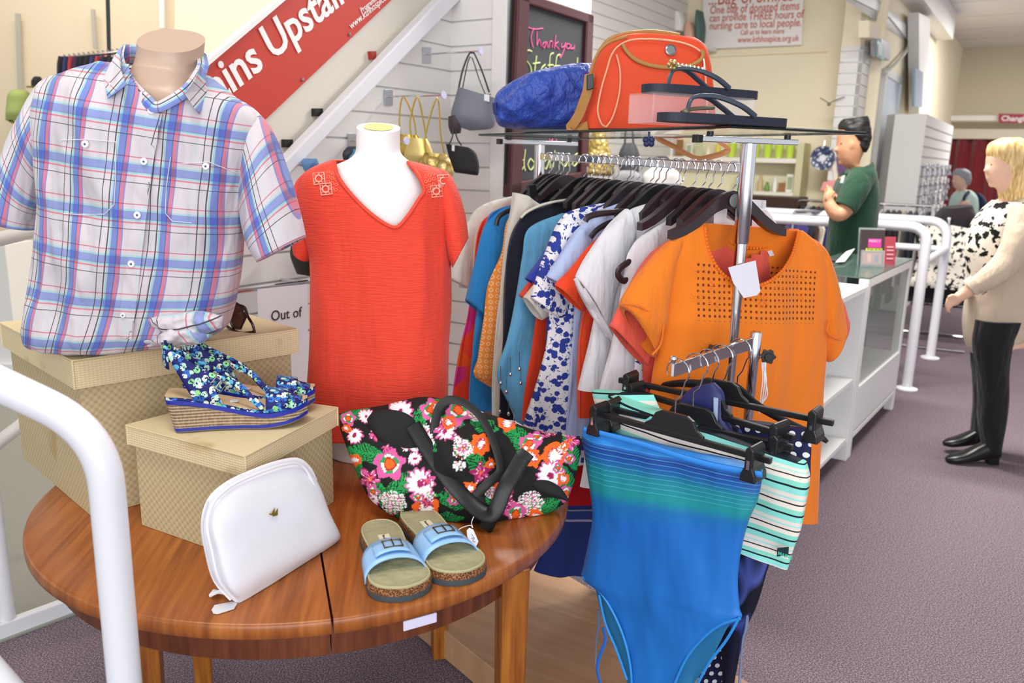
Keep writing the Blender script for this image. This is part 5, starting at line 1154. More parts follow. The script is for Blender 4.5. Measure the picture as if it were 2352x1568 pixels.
t = NT('patchwork'); u, v = t.uv(); vo = t.n('ShaderNodeTexVoronoi'); vo.inputs['Scale'].default_value = 9; vo.distance = 'MANHATTAN'; cb = t.n('ShaderNodeCombineXYZ'); t.l(u, cb.inputs[0]); t.l(v, cb.inputs[1]); t.l(cb.outputs[0], vo.inputs[0]); sp = t.n('ShaderNodeSeparateColor'); t.l(vo.outputs['Color'], sp.inputs[0])
PATCH = t.set(.8, 0, .2, t.ramp(sp.outputs[0], [(0, '#e8551f'), (.3, '#d4307a'), (.5, '#f0812a'), (.7, '#c72a5c'), (.85, '#e8402a')], 'CONSTANT'))
t = NT('embroidered_hem'); u, v = t.uv(); vv = t.math('MULTIPLY', v, -1)
base = t.ramp(t.math('DIVIDE', vv, 1.0), [(0, '#b3121a'), (.60, '#a30f18'), (.80, '#1d2c66'), (.815, '#8f8a98'), (.82, '#23336e'), (.85, '#8a86a0'), (.856, '#1d2c66')], 'CONSTANT')
HEM = t.set(.85, 0, .2, base)
# near -> far. x1 = visible left edge in the photograph
ORM = cloth('#f08022'); CORM = cloth('#f0604e'); WHT_ = cloth('#e2e1e7'); OFFW = cloth('#ddd8ce'); REDO = cloth('#ee4a22'); LBLU = cloth('#b3c4ec'); TURQ = cloth('#62a8d2'); NVY = cloth('#1b1e2c'); ROY = cloth('#2f3fae'); CER = cloth('#2a86cc')
# ---- the orange top at the near end
NKO = [(1622, 500), (1617, 530), (1630, 580), (1655, 625), (1700, 655), (1752, 655), (1790, 630), (1818, 590), (1830, 556), (1834, 500)]
pl = RK(.045)
ot = thing('orange_blouse', 'bright orange short-sleeved blouse with eyelet yoke hanging at the near end of the rack', 'blouse', pl(1690, 1190))
t = NT('eyelet_cotton'); u, v = t.uv(); fu = t.math('SUBTRACT', t.math('FRACT', t.math('DIVIDE', u, .0155)), .5); fv = t.math('SUBTRACT', t.math('FRACT', t.math('DIVIDE', v, .0155)), .5)
dd = t.math('ADD', t.math('MULTIPLY', fu, fu), t.math('MULTIPLY', fv, fv)); hol = t.math('LESS_THAN', dd, .055)
au = t.math('ABSOLUTE', u); m1 = t.math('LESS_THAN', au, .2); m2 = t.math('LESS_THAN', v, -.098); m3 = t.math('GREATER_THAN', v, -.238); fr_ = t.n('ShaderNodeNewGeometry')
sp = t.n('ShaderNodeSeparateXYZ'); t.l(fr_.outputs['Normal'], sp.inputs[0]); m4 = t.math('LESS_THAN', sp.outputs[1], -.1)
msk = t.math('MULTIPLY', t.math('MULTIPLY', m1, m2), t.math('MULTIPLY', m3, m4))
c = t.mix(t.math('MULTIPLY', msk, .35), rgb('#f08022'), rgb('#e0842f')); c = t.mix(t.math('MULTIPLY', msk, hol), c, rgb('#6e2410'))
c = t.mix(t.math('MULTIPLY', t.noise(8, 3), .2), c, rgb('#dc6c14')); w2 = t.noise(1, 3, t.mapped((12, 12, 2.6))); t.bump(w2, .55, .022); EYE_ = t.set(.8, 0, .2, c, Sheen_Weight=.15)
mb = MB(); shape(mb, [(1612, 512, 1842, 530, .3), (1560, 536, 1880, 566, .5), (1525, 580, 1900, 610, .8), (1522, 640, 1893, 655, .95), (1522, 720, 1890, 730, 1.05), (1512, 800, 1892, 805, 1.1), (1500, 880, 1886, 890, 1.1), (1490, 980, 1882, 990, 1.05), (1480, 1090, 1878, 1100, 1.05), (1476, 1180, 1874, 1196, 1.05)], pl, .05, n=220, sub=20, e=2.3, wr=.007, folds=(.010, 4), hole=NKO, caps=(0, 0), seed=1)
otb = obj('garment_body', mb, EYE_, ot, ang=80, solid=.002)
for s_ in ([(1562, 538, 1530, 640, .5), (1530, 562, 1526, 670, .8), (1488, 606, 1523, 705, 1), (1455, 650, 1523, 740, 1.05), (1430, 697, 1512, 770, 1.1), (1440, 712, 1500, 820, .8)], [(1868, 548, 1882, 640, .5), (1890, 570, 1880, 680, .8), (1908, 620, 1882, 740, .9), (1925, 690, 1888, 790, .9), (1935, 745, 1900, 830, .8)]):
    mb = MB(); shape(mb, s_, pl, .04, n=44, sub=8, wr=.004, caps=(1, 0)); obj('sleeve', mb, ORM, ot, ang=80, solid=.002)
fverts = []; org = worldloc(ot)
for vv in otb.data.vertices:
    w_ = vv.co+org; px_, py_ = proj(w_)
    if (w_-pl.p).dot(pl.n) > 0: fverts.append((px_, py_, w_))
def frg(x, y, o=.003): p = front(x, y); return CAM0+ray(x, y)*(((p-CAM0).length-o)/ray(x, y).length)
NP2 = [(1619, 522), (1628, 575), (1655, 624), (1700, 652), (1750, 653), (1790, 628), (1816, 592), (1830, 552), (1834, 532)]
Q = crom([list(p) for p in NP2], 7)
mb = MB()
for x, y in Q[::1]: mb.ball(frg(x, y, .002), .0048, n=5)
obj('pompom_trim', mb, mat('#ea7410', .8), ot, kind='stuff')
mb = MB()
for k in range(30):
    a = k/29; x = 1622+211*a; y = 520+10*a+45*sin(pi*a); mb.ball(pl(x, y, -.03), .0045, n=5)
obj('pompom_trim', mb, mat('#ea7410', .8), ot, kind='stuff')
for L_ in ([(1430, 697), (1470, 705), (1510, 728), (1524, 748)], [(1524, 748), (1518, 790), (1498, 815)], [(1905, 735), (1900, 760), (1915, 775), (1935, 780)]):
    mb = MB(); mb.tube([pl(x, y, .042) for x, y in L_], .0028, sub=4, n=6); obj('sleeve_trim', mb, cloth('#ef7a1c'), ot)
for x, y in ((1605, 627), (1640, 660), (1600, 683), (1640, 697), (1837, 635), (1790, 662), (1838, 680), (1800, 700), (1752, 692)):
    mb = MB()
    for k in range(10): a = 2*pi*k/10; mb.tube([frg(x+4*cos(a), y+4*sin(a), .002), frg(x+15*cos(a), y+15*sin(a), .002)], .0011, n=4)
    obj('embroidered_daisy', mb, cloth('#f58a2a'), ot)
mb = MB(); patch(mb, [(1672, 614), (1735, 598), (1746, 668), (1738, 678), (1708, 684), (1684, 650)], pl, .001, .065); obj('paper_tag', mb, mat('#eceaf4', .5), ot, smooth=False, label='white paper price tag')
mb = MB(); patch(mb, [(1762, 577), (1772, 574), (1778, 586), (1768, 589)], pl, .001, -.03); obj('size_label', mb, WHITEMETAL, ot, smooth=False)
hanger(.045, PLUM, 'plum plastic hanger holding the orange top', 0, .36, dot='#8f9492')
garment('cable_knit_top', .10, CORM, 'coral knitted top directly behind the orange top', 'top', [(1606, 512, 1832, 526, .5), (1540, 560, 1880, 570), (1500, 650, 1895, 650), (1480, 760, 1895, 760), (1478, 900, 1880, 900), (1480, 1080, 1870, 1085)], [[(1590, 525, 1570, 640), (1500, 580, 1540, 690), (1440, 672, 1510, 770, 1.1), (1403, 750, 1480, 838, 1.1)], [(1880, 570, 1880, 660), (1925, 680, 1900, 760), (1946, 735, 1925, 790, .8)]], d=.03, hole=[(1630, 500), (1650, 560), (1720, 590), (1800, 560), (1822, 500)], seed=2)
hanger(.10, PLUM, 'plum plastic hanger behind the orange top, holding the coral knit', .03)
garment('patterned_tunic', .135, voron('navy_leaf_print', '#e8eaf2', '#26327a', 22), 'navy and white patterned tunic, a sliver beside the orange top', 'tunic', [(1560, 560, 1800, 560, .6), (1490, 640, 1860, 640), (1466, 760, 1860, 760), (1458, 860, 1860, 860), (1452, 905, 1860, 905)], seed=3)
hanger(.135, HBLK, 'black hanger third from the near end of the rack', -.04)
garment('white_tunic', .19, WHT_, 'long white tunic with a curled black hanger end poking from its shoulder', 'tunic', [(1590, 478, 1760, 480, .5), (1490, 530, 1800, 545, .8), (1446, 575, 1800, 600), (1432, 640, 1800, 640), (1418, 720, 1800, 720), (1405, 800, 1800, 800), (1380, 890, 1800, 900), (1352, 1000, 1800, 1000), (1338, 1090, 1800, 1095), (1333, 1118, 1760, 1122)], d=.032, folds=(.016, 7), seed=4)
# hanger with the strap notch and curl
ct, z0, q, n_ = hanger(.2, PLUM, 'plum strappy hanger with a hooked curl at its left end by the white tunic', .0, .32)
mb = MB(); cp = RK(.185); mb.tube([cp(*p) for p in [(1545, 560), (1500, 578), (1452, 598), (1425, 615), (1420, 632), (1434, 645), (1450, 632), (1460, 610)]], .0088, flat=(cp.n, .006), sub=5, n=10); obj('curled_end', mb, PLUM, ct)
garment('white_blouse', .28, WHT_, 'white blouse with a ruffled short sleeve and cream lower panel', 'blouse', [(1552, 452, 1760, 460, .5), (1450, 480, 1760, 500, .8), (1405, 520, 1760, 540), (1392, 600, 1760, 600), (1372, 700, 1760, 700), (1352, 800, 1760, 800), (1328, 895, 1760, 902)], [[(1440, 480, 1450, 560), (1395, 522, 1425, 620), (1350, 585, 1405, 690, 1.1), (1322, 638, 1392, 765, 1.2)]], d=.03, folds=(.014, 6), seed=5, wr=.010)
mb = MB(); pb = RK(.275)
for k in range(4):
    mb.tube([pb(1322+a*18+k*6, 640+a*32+k*8+6*sin(a*7+k), .03+.006*sin(a*9)) for a in range(5)], .006, sub=4, n=8)
obj('sleeve_ruffle', mb, WHT_, bpy.data.objects['white_blouse'])
hanger(.27, PLUM, 'plum hanger inside the white ruffled blouse', .03, dot=None)
garment('orange_tshirt', .34, REDO, 'orange-red T-shirt, its sleeve showing between pale blue and white sleeves', 'T-shirt', [(1500, 480, 1720, 480, .5), (1400, 530, 1720, 540, .8), (1375, 600, 1720, 600), (1345, 700, 1720, 700), (1330, 800, 1720, 800), (1330, 960, 1720, 960)], [[(1420, 515, 1440, 600), (1360, 560, 1410, 640), (1310, 620, 1375, 690), (1275, 655, 1337, 716)]], seed=6)
hanger(.33, HBLK, 'black hanger under the orange-red T-shirt', -.05)
garment('pale_blue_shirt', .40, LBLU, 'pale blue shirt between the orange-red T-shirt and the blue flowered dress', 'shirt', [(1470, 450, 1690, 455, .5), (1360, 495, 1690, 510, .8), (1335, 560, 1690, 560), (1320, 700, 1690, 700), (1312, 850, 1690, 850), (1300, 1000, 1690, 1000)], [[(1375, 490, 1400, 580), (1325, 530, 1380, 610), (1285, 590, 1345, 650), (1255, 635, 1310, 672)]], seed=7)
ct, z0, q, n_ = hanger(.385, PLUM, 'plum strappy hanger with notched ends over the pale blue shirt', .0)
mb = MB(); cp = RK(.38); mb.tube([cp(*p, .03) for p in [(1500, 482), (1440, 485), (1380, 490), (1352, 498), (1344, 508)]], .009, flat=(cp.n, .006), sub=5, n=10); obj('notched_end', mb, PLUM, ct)
mb = MB(); mb.tube([cp(*p, .05) for p in [(1460, 496), (1410, 508), (1375, 525), (1356, 545)]], .008, flat=(cp.n, .005), sub=5, n=10); obj('notched_end', mb, HBLK, ct)
garment('floral_dress', .46, BWF, 'white dress printed with blue flowers, hanging mid rack with a short sleeve', 'dress', [(1430, 458, 1660, 465, .5), (1330, 478, 1660, 485, .8), (1290, 505, 1660, 520), (1272, 600, 1650, 600), (1262, 700, 1650, 700), (1255, 800, 1640, 800), (1228, 900, 1640, 900), (1206, 975, 1640, 975), (1196, 1060, 1640, 1060)], [[(1345, 474, 1350, 560), (1290, 505, 1320, 600), (1255, 580, 1310, 660), (1233, 640, 1300, 720, 1.1), (1220, 684, 1275, 728, 1.1)]], d=.03, seed=8)
hanger(.45, PLUM, 'plum hanger just left of the green-dot hanger holding the flowered dress', .04)
hanger(.50, HBLK, 'black hanger with a yellow-green size disc over the flowered dress', -.03, dot='#cfd87a')
garment('red_long_dress', .52, HEM, 'long red dress with a navy embroidered hem reaching down near the platform', 'dress', [(1330, 600, 1600, 600, .5), (1310, 800, 1600, 800), (1300, 1000, 1600, 1000), (1290, 1120, 1600, 1120), (1262, 1230, 1600, 1240, 1.2), (1226, 1310, 1590, 1330, 1.4)], d=.035, seed=9, folds=(.014, 5))
garment('white_camisole', .54, OFFW, 'cream sleeve edge showing under the blue flowered sleeve', 'top', [(1380, 480, 1600, 480, .5), (1300, 520, 1600, 520), (1280, 700, 1600, 700), (1275, 860, 1600, 860)], [[(1300, 560, 1320, 640), (1240, 640, 1290, 700), (1206, 684, 1240, 733)]], seed=10)
garment('royal_blue_top', .57, ROY, 'royal blue top peeking out left of the flowered dress', 'top', [(1360, 480, 1600, 480, .5), (1290, 520, 1600, 530), (1262, 640, 1600, 640), (1256, 800, 1600, 800), (1256, 880, 1600, 880)], [[(1290, 520, 1320, 600), (1240, 600, 1290, 650), (1210, 640, 1250, 668)]], seed=11)
hanger(.56, HBLK, 'black hanger carrying the royal blue top', .03)
garment('red_blouse', .61, cloth('#e2401f'), 'red blouse with tie ends showing between the turquoise shawl and flowered dress', 'blouse', [(1350, 480, 1580, 480, .5), (1280, 520, 1580, 530), (1250, 600, 1580, 600), (1235, 700, 1570, 700), (1222, 800, 1570, 800), (1205, 900, 1570, 900), (1198, 965, 1570, 965)], [[(1280, 540, 1300, 620), (1235, 620, 1270, 680), (1196, 680, 1230, 698)]], seed=12)
hanger(.60, PLUM, 'plum hanger carrying the red blouse', -.03)
tq = garment('turquoise_shawl', .67, TURQ, 'turquoise shawl draped to a point with silver drop charms', 'shawl', [(1290, 490, 1500, 490, .5), (1215, 525, 1500, 530), (1200, 590, 1480, 590), (1188, 680, 1400, 680), (1166, 780, 1330, 790), (1142, 862, 1260, 880), (1168, 925, 1222, 935), (1186, 968, 1200, 976, .5)], d=.03, seed=13)
for k, (x, y) in enumerate(((1150, 880), (1148, 945), (1172, 860), (1168, 950), (1193, 848), (1180, 970), (1196, 880), (1163, 900))):
    mb = MB(); pb = RK(.655); L_ = 40 if k % 2 == 0 else 30; mb.tube([pb(x, y-L_, .03), pb(x, y, .03)], .0012, n=5); mb.ball(pb(x, y, .03), .005, (1, 1, 1.4), n=5); obj('silver_charm', mb, CHROME, tq)
hanger(.66, HBLK, 'black hanger holding the turquoise shawl', .03)
nc = garment('black_cardigan', .74, NVY, 'black cardigan hanging full length left of the turquoise shawl', 'cardigan', [(1345, 452, 1500, 460, .5), (1225, 480, 1500, 500, .8), (1190, 510, 1500, 530), (1170, 560, 1480, 560), (1160, 650, 1480, 650), (1156, 760, 1480, 760), (1150, 870, 1480, 870), (1146, 962, 1480, 962)], d=.028, seed=14)
mb = MB(); pb = RK(.735); mb.tube([pb(1345, 452, .01), pb(1260, 466, .012), pb(1215, 484, .012), pb(1196, 500, .01)], .008, flat=(lambda f: V((0, 0, 1)), .004), sub=5, n=8); obj('cream_lining', mb, OFFW, nc)
hanger(.74, HBLK, 'black hanger holding the black cardigan', -.03)
garment('cream_vest', .80, OFFW, 'cream sleeveless top with long front edge left of the black cardigan', 'vest', [(1180, 442, 1212, 450, .5), (1178, 470, 1260, 480), (1164, 540, 1400, 540), (1152, 640, 1400, 640), (1140, 760, 1400, 760), (1132, 860, 1400, 860), (1130, 958, 1400, 958)], seed=15)
garment('ikat_top', .86, IKAT, 'orange and white geometric patterned top left of the cream vest', 'top', [(1210, 470, 1400, 470, .5), (1166, 505, 1400, 510), (1152, 580, 1390, 590), (1122, 655, 1390, 650), (1110, 740, 1390, 740), (1098, 820, 1380, 820), (1090, 862, 1380, 870), (1128, 890, 1300, 900, .6)], seed=16)
hanger(.85, PLUM, 'plum hanger holding the orange and white patterned top', .04)
cj = garment('blue_jersey_top', .92, CER, 'bright blue jersey top with a draped sleeve', 'top', [(1230, 462, 1380, 470, .5), (1150, 478, 1380, 490, .8), (1118, 510, 1380, 530), (1110, 600, 1370, 600), (1098, 700, 1360, 700), (1086, 800, 1360, 800), (1080, 880, 1350, 880), (1078, 945, 1350, 945)], [[(1160, 478, 1170, 560), (1116, 515, 1150, 600), (1092, 600, 1135, 660), (1072, 690, 1112, 728)]], seed=17)
ct, z0, q, n_ = hanger(.92, HBLK, 'black hanger whose bent end pokes from the bright blue top', 0)
mb = MB(); pb = RK(.91); mb.tube([pb(*p, .035) for p in [(1180, 480), (1160, 488), (1145, 500), (1140, 518)]], .008, flat=(pb.n, .006), sub=4, n=10); obj('bent_end', mb, HBLK, ct)
garment('patchwork_dress', .985, PATCH, 'orange and pink patchwork dress near the far end of the rack', 'dress', [(1210, 462, 1360, 470, .5), (1130, 490, 1360, 500, .8), (1100, 530, 1360, 530), (1088, 620, 1350, 620), (1076, 720, 1350, 720), (1058, 800, 1350, 800), (1044, 880, 1350, 880), (1030, 960, 1350, 960)], seed=18)
hanger(.97, PLUM, 'plum hanger holding the patchwork dress', .03)
garment('white_jacket', 1.07, OFFW, 'white jacket at the far end of the rack beside the coral sleeve', 'jacket', [(1190, 448, 1320, 460, .5), (1120, 466, 1320, 480, .8), (1080, 500, 1320, 500), (1062, 580, 1320, 580), (1055, 660, 1320, 660)], [[(1110, 475, 1120, 560), (1075, 510, 1095, 600), (1048, 570, 1088, 650), (1033, 640, 1085, 668)]], seed=19)
# black hanger with white lettering near the far post
ct, z0, q, n_ = hanger(.89, HBLK, 'broad black hanger with white lettering near the far post of the rack', 0, .3)
mb = MB(); pb = RK(.875); patch(mb, [(1238, 458), (1248, 438), (1262, 422), (1282, 414), (1305, 416), (1325, 428), (1340, 446), (1342, 458)], pb, .008); obj('hanger_crest', mb, HBLK, ct, bevel=.002, smooth=False)
for s_, y in (('MARKS &', 434), ('SPENCER', 441)): text('lettering', s_, .0125, pb(1284, y, .0095), RQ, UP, mat('#e4e4e6', .5), ct, bold=.0002)
mb = MB(); patch(mb, [(1205, 448), (1400, 440), (1400, 455), (1208, 466)], pb, .01, -.01); obj('hanger_bar', mb, HBLK, ct, smooth=False)
mb = MB(); patch(mb, [(1208, 425), (1226, 422), (1232, 462), (1214, 468)], pb, .016, .0); obj('clip', mb, BLKP, ct, smooth=False, bevel=.002)
for k, t0 in enumerate((.02, .07, .115, .16, .225, .25, .305, .36, .42, .48, .53, .63, .70)):
    if k in (0, 1, 2, 4, 6, 8, 10): continue
    hanger(t0, (HBLK, PLUM)[k % 2], ['black hanger squeezed in beside the near rack post', 'plum hanger close behind the orange top hanger', 'black hanger over the coral knit', 'plum hanger left of the near post with its hook leaning', 'black hanger between white tunic and white blouse', 'plum hanger left of the white tunic hanger', 'black hanger right of the orange-red T-shirt hanger', 'plum hanger over the orange-red T-shirt', 'black hanger right of the flowered dress hanger', 'plum hanger touching the yellow-green disc hanger', 'black hanger over the long red dress', 'plum hanger over the red blouse', 'black hanger right of the cardigan hanger'][k], rr.uniform(-.12, .12), .12)
pw_ = RK(.03); mb = MB(); patch(mb, [(1641, 461), (1672, 462), (1668, 500), (1700, 515), (1690, 540), (1638, 537)], RK(.12), .001, .03); obj('white_label_card', mb, mat('#f2eff4', .5), label='white printed card hanging between the hanger shoulders and orange neckline', cat='card', smooth=False)

# ---------------------------------------------------------------- on the glass shelf
zt_ = zg+.004
HB = Pl(prail(.42, 0, 0)+V((0, 0, 0)), (.12, -1, 0))
yb = HB(1480, 297).y
ORF = NT('orange_canvas'); ORF.bump(ORF.noise(500, 3), .2, .001); ORF = ORF.set(.7, 0, .3, ORF.mix(ORF.math('MULTIPLY', ORF.noise(6, 3), .3), rgb('#dc4e2b'), rgb('#c43c1c'))); TAN = mat('#a8783c', .55); PEA = mat('#e9a07c', .5)
t = thing('holdall', 'orange canvas holdall with tan trim standing on the glass shelf', 'bag', HB(1480, 297))
mb = MB(); shape(mb, [(1440, 82, 1590, 92, .75), (1402, 92, 1608, 108, .9), (1372, 125, 1620, 145), (1356, 170, 1627, 190), (1346, 220, 1631, 240), (1340, 265, 1633, 275), (1336, 296, 1633, 298, .95)], HB, .085, n=48, sub=7, e=4.2, wr=.005)
for i, v_ in enumerate(mb.v): mb.v[i].z = max(v_.z, zt_)
obj('bag_body', mb, ORF, t, ang=70)
def htube(nm, L, r, m, o=.089, closed=False, lab=None): mb = MB(); mb.tube([HB(p[0], p[1], (p[2] if len(p) > 2 else o)) for p in L], r, sub=5, n=8, closed=closed); return obj(nm, mb, m, t, label=lab)
htube('piping', [(1393, 292), (1382, 285), (1374, 262), (1374, 240), (1382, 200), (1394, 160), (1404, 128), (1420, 106), (1450, 92), (1500, 90), (1560, 97), (1600, 112), (1616, 135), (1622, 200), (1626, 292)], .0025, PEA)
htube('piping', [(1392, 292), (1406, 272), (1418, 235), (1424, 200), (1424, 160), (1416, 125)], .0025, PEA)
mb = MB(); mb.tube([HB(x, y, .09) for x, y in [(1430, 100), (1440, 118), (1462, 138), (1500, 151), (1545, 155), (1585, 150), (1608, 138), (1615, 125), (1610, 116)]], .0055, flat=(HB.n, .004), sub=5, n=10); obj('pocket_trim', mb, TAN, t)
htube('zip', [(1376, 120, .02), (1400, 92, .03), (1440, 78, .03), (1500, 74, .02), (1560, 82, .02)], .007, TAN, lab='tan zip edge')
htube('zip', [(1352, 190, .07), (1362, 150, .08), (1376, 118, .085), (1400, 97, .085), (1440, 84, .08)], .004, TAN)
mb = MB(); mb.lathe(HB(1540, 115, .088), [(.014, 0), (.015, .003), (.011, .005), (.0105, .004)], 24, HB.n+UP*.2); obj('badge', mb, mat('#8f9394', .3, .8), t, label='round silver badge')
mb = MB(); mb.tube([HB(1615, 128, .09), HB(1618, 145, .09), HB(1617, 160, .09)], .002, n=6); obj('zip_pull', mb, CHROME, t)
mb = MB(); mb.tube([HB(x, y, o) for x, y, o in [(1354, 170, .05), (1350, 205, .065), (1340, 235, .06), (1330, 262, .05), (1318, 282, .04), (1310, 294, .03), (1330, 296, .04), (1350, 290, .06)]], .014, flat=(HB.n+V((-.5, 0, .2)), .002), sub=5, n=8)
for i, v_ in enumerate(mb.v): mb.v[i].z = max(v_.z, zt_)
hst = obj('shoulder_strap', mb, TAN, t)
mb = MB(); patch(mb, [(1347, 172), (1362, 170), (1362, 204), (1347, 208)], HB, .01, .082); obj('strap_buckle', mb, BLKP, hst, smooth=False, bevel=.002)
# strap loop seen under the glass
mb = MB(); pu = Pl(HB.p-HB.n*.02, HB.n); mb.tube([pu(x, y) for x, y in [(1512, 306), (1512, 318), (1545, 335), (1600, 362), (1640, 358), (1672, 345), (1660, 330), (1630, 312)]], .009, flat=(V((.2, -1, .6)), .002), sub=5, n=8)
for i, v_ in enumerate(mb.v): mb.v[i].z = min(v_.z, zg-.006)
obj('hanging_strap', mb, mat('#c98a58', .6), t, label='tan and orange strap hanging below the shelf')
mb = MB(); mb.tube([pu(x, y) for x, y in [(1520, 310), (1560, 312), (1600, 306)]], .008, flat=(V((.2, -1, .6)), .002), sub=4, n=8)
for i, v_ in enumerate(mb.v): mb.v[i].z = min(v_.z, zg-.006)
obj('hanging_strap', mb, ORF, t)
BB = Pl(prail(.62, 0, 0)+V((0, 0, 0)), (0, -1, 0))
t = NT('blue_nylon'); t.bump(t.noise(1, 4, t.mapped((16, 16, 9), rot=(0, .5, 0))), .9, .05); BNY = t.set(.45, 0, .4, '#2c4aa6')
bb = thing('blue_bag', 'slumped royal blue nylon bag on the glass shelf left of the orange holdall', 'bag', BB(1240, 297))
mb = MB(); shape(mb, [(1134, 238, 1135, 262, .15), (1143, 212, 1146, 288, .6), (1175, 188, 1180, 296), (1220, 168, 1225, 297, 1.1), (1270, 154, 1275, 297, 1.1), (1320, 147, 1325, 297), (1356, 146, 1360, 297, .9)], BB, .1, n=60, sub=10, e=2.2, wr=.022, fz=12, seed=3)
for i, v_ in enumerate(mb.v): mb.v[i].z = max(v_.z, zt_)
obj('bag_body', mb, BNY, bb, ang=80)
mb = MB(); mb.tube([BB(x, y, .06) for x, y in [(1136, 236), (1137, 250), (1139, 262)]], .007, n=8, sub=3); obj('bag_tab', mb, mat('#1b2a66', .5), bb)
mb = MB(); mb.tube([BB(x, y, .1) for x, y in [(1300, 160), (1320, 195), (1345, 215)]], .003, n=6, sub=4); obj('seam_cord', mb, mat('#24409a', .5), bb)
# knotted blue cord clip below the shelf
mb = MB(); pk = RK(.12)
for dx, dy in ((-7, -3), (7, -3), (0, 3), (-5, 6), (6, 6)): mb.ball(Yp(1490+dx, 324+dy, 2.05), .008, n=6)
mb.tube([Yp(1482, 316, 2.05), Yp(1490, 322, 2.05), Yp(1500, 316, 2.05)], .003, n=6); mb.tube([Yp(1490, 322, 2.05), V((Yp(1490, 322, 2.05).x, 2.05, zg-.004))], .003, n=6)
obj('knotted_bow', mb, mat('#2a3560', .4), label='small dark blue knotted bow hanging under the glass shelf edge', cat='bow')
# acrylic riser with flip-flops
RP = Pl(prail(.0, 0, 0)+RN*.10, RN)
t = thing('acrylic_riser', 'clear acrylic riser box on the glass shelf between two flip-flops', 'display riser', RP(1610, 297))
ACR = panemat('clear_acrylic', '#f6eef2', .12); 
a0 = RP(1497, 297); a1 = RP(1727, 300); ztop = RP(1610, 221).z; a0.z = a1.z = zt_; dp = RR*.085; hh_ = ztop-zt_
for nm, Pq, dv in (('front_pane', [a0, a1, a1+UP*hh_, a0+UP*hh_], RR*.003), ('back_pane', [a0+dp, a1+dp, a1+dp+UP*hh_, a0+dp+UP*hh_], RR*.003), ('side_pane', [a0, a0+dp, a0+dp+UP*hh_, a0+UP*hh_], RQ*.003), ('side_pane', [a1, a1+dp, a1+dp+UP*hh_, a1+UP*hh_], -RQ*.003), ('top_pane', [a0+UP*hh_, a1+UP*hh_, a1+dp+UP*hh_, a0+dp+UP*hh_], UP*.003)):
    mb = MB(); mb.prism(Pq, dv); obj(nm, mb, ACR, t, smooth=False)
DN = mat('#1c2233', .6); 
def flip(lab, ptL, ptR, z, gems):
    L0, L1 = ptL, ptR; ax = (L1-L0); Ln = ax.length; ax = ax/Ln; sd = V((ax.y, -ax.x, 0)); c0 = (L0+L1)/2
    t = thing('flip_flop', lab, 'flip-flop', V((c0.x, c0.y, z)))
    FT = [(-.5, .002), (-.485, .018), (-.44, .030), (-.35, .037), (-.15, .040), (.1, .031), (.3, .029), (.44, .025), (.49, .014), (.5, .002)]
    lp = [c0+ax*(Ln*f)+sd*w_ for f, w_ in crom([list(q) for q in FT], 3)]+[c0+ax*(Ln*f)-sd*w_ for f, w_ in crom([list(q) for q in FT], 3)][::-1]
    lp = [V((p.x, p.y, z)) for p in lp]
    mb = MB(); ids = mb.quadgrid([lp, [p+UP*.0175 for p in lp]], cu=True); mb.cap(ids[0][::-1]); mb.cap(ids[-1]); obj('sole', mb, DN, t, smooth=False)
    zz = z+.0175; b_ = V((c0.x, c0.y, zz)); toe = b_-ax*Ln*.30
    for s_ in (1, -1):
        e_ = b_+ax*Ln*.16+sd*.033*s_; mb = MB(); mb.tube([toe+UP*.001, toe+UP*.032+ax*.012, b_-ax*Ln*.12+sd*.014*s_+UP*.036, b_+ax*Ln*.04+sd*.03*s_+UP*.02, e_], [.004, .004, .0055, .006, .006], sub=6, n=8)
        obj('thong_strap', mb, mat('#3b4452', .35), t)
    if gems:
        mb = MB()
        for k in range(6): a = 2*pi*k/6; mb.ball(toe+UP*(.042+.007*sin(a))+ax*(.005+.009*cos(a))+sd*.004, .0052, n=5)
        mb.ball(toe+UP*.045+ax*.005+sd*.01, .006, n=5); obj('bow_ornament', mb, mat('#b59a62', .3, .6), t)
        for k in range(7): mb = MB(); mb.ball(toe+UP*(.044-.0012*k)+ax*(.020+.0085*k)+sd*(.004+.003*k), .0035, n=5); obj('gem', mb, mat('#d8d2c0', .15, .5), t)
    return t
zt2_ = ztop+.0035
fl0 = RP(1480, 205, -.04); fl1 = RP(1732, 222, -.04); flip('dark navy flip-flop with jewelled bow on top of the acrylic riser', fl0, fl1, zt2_, True)
RP2 = Pl(RP.p+RN*.055, RN); fl0 = RP2(1515, 290); fl1 = RP2(1797, 300); flip('dark navy flip-flop with a plain strap standing on the glass shelf before the riser', fl0, fl1, zt_, False)
mb = MB(); mb.ball(RP2(1575, 258), .008, n=6); mb.tube([RP2(1565, 258), RP2(1590, 250), RP2(1640, 247)], .004, n=6, sub=3); obj('strap_ornament', mb, mat('#6f6a55', .4, .4), bpy.data.objects['flip_flop.001'], label='small dull gold bow')

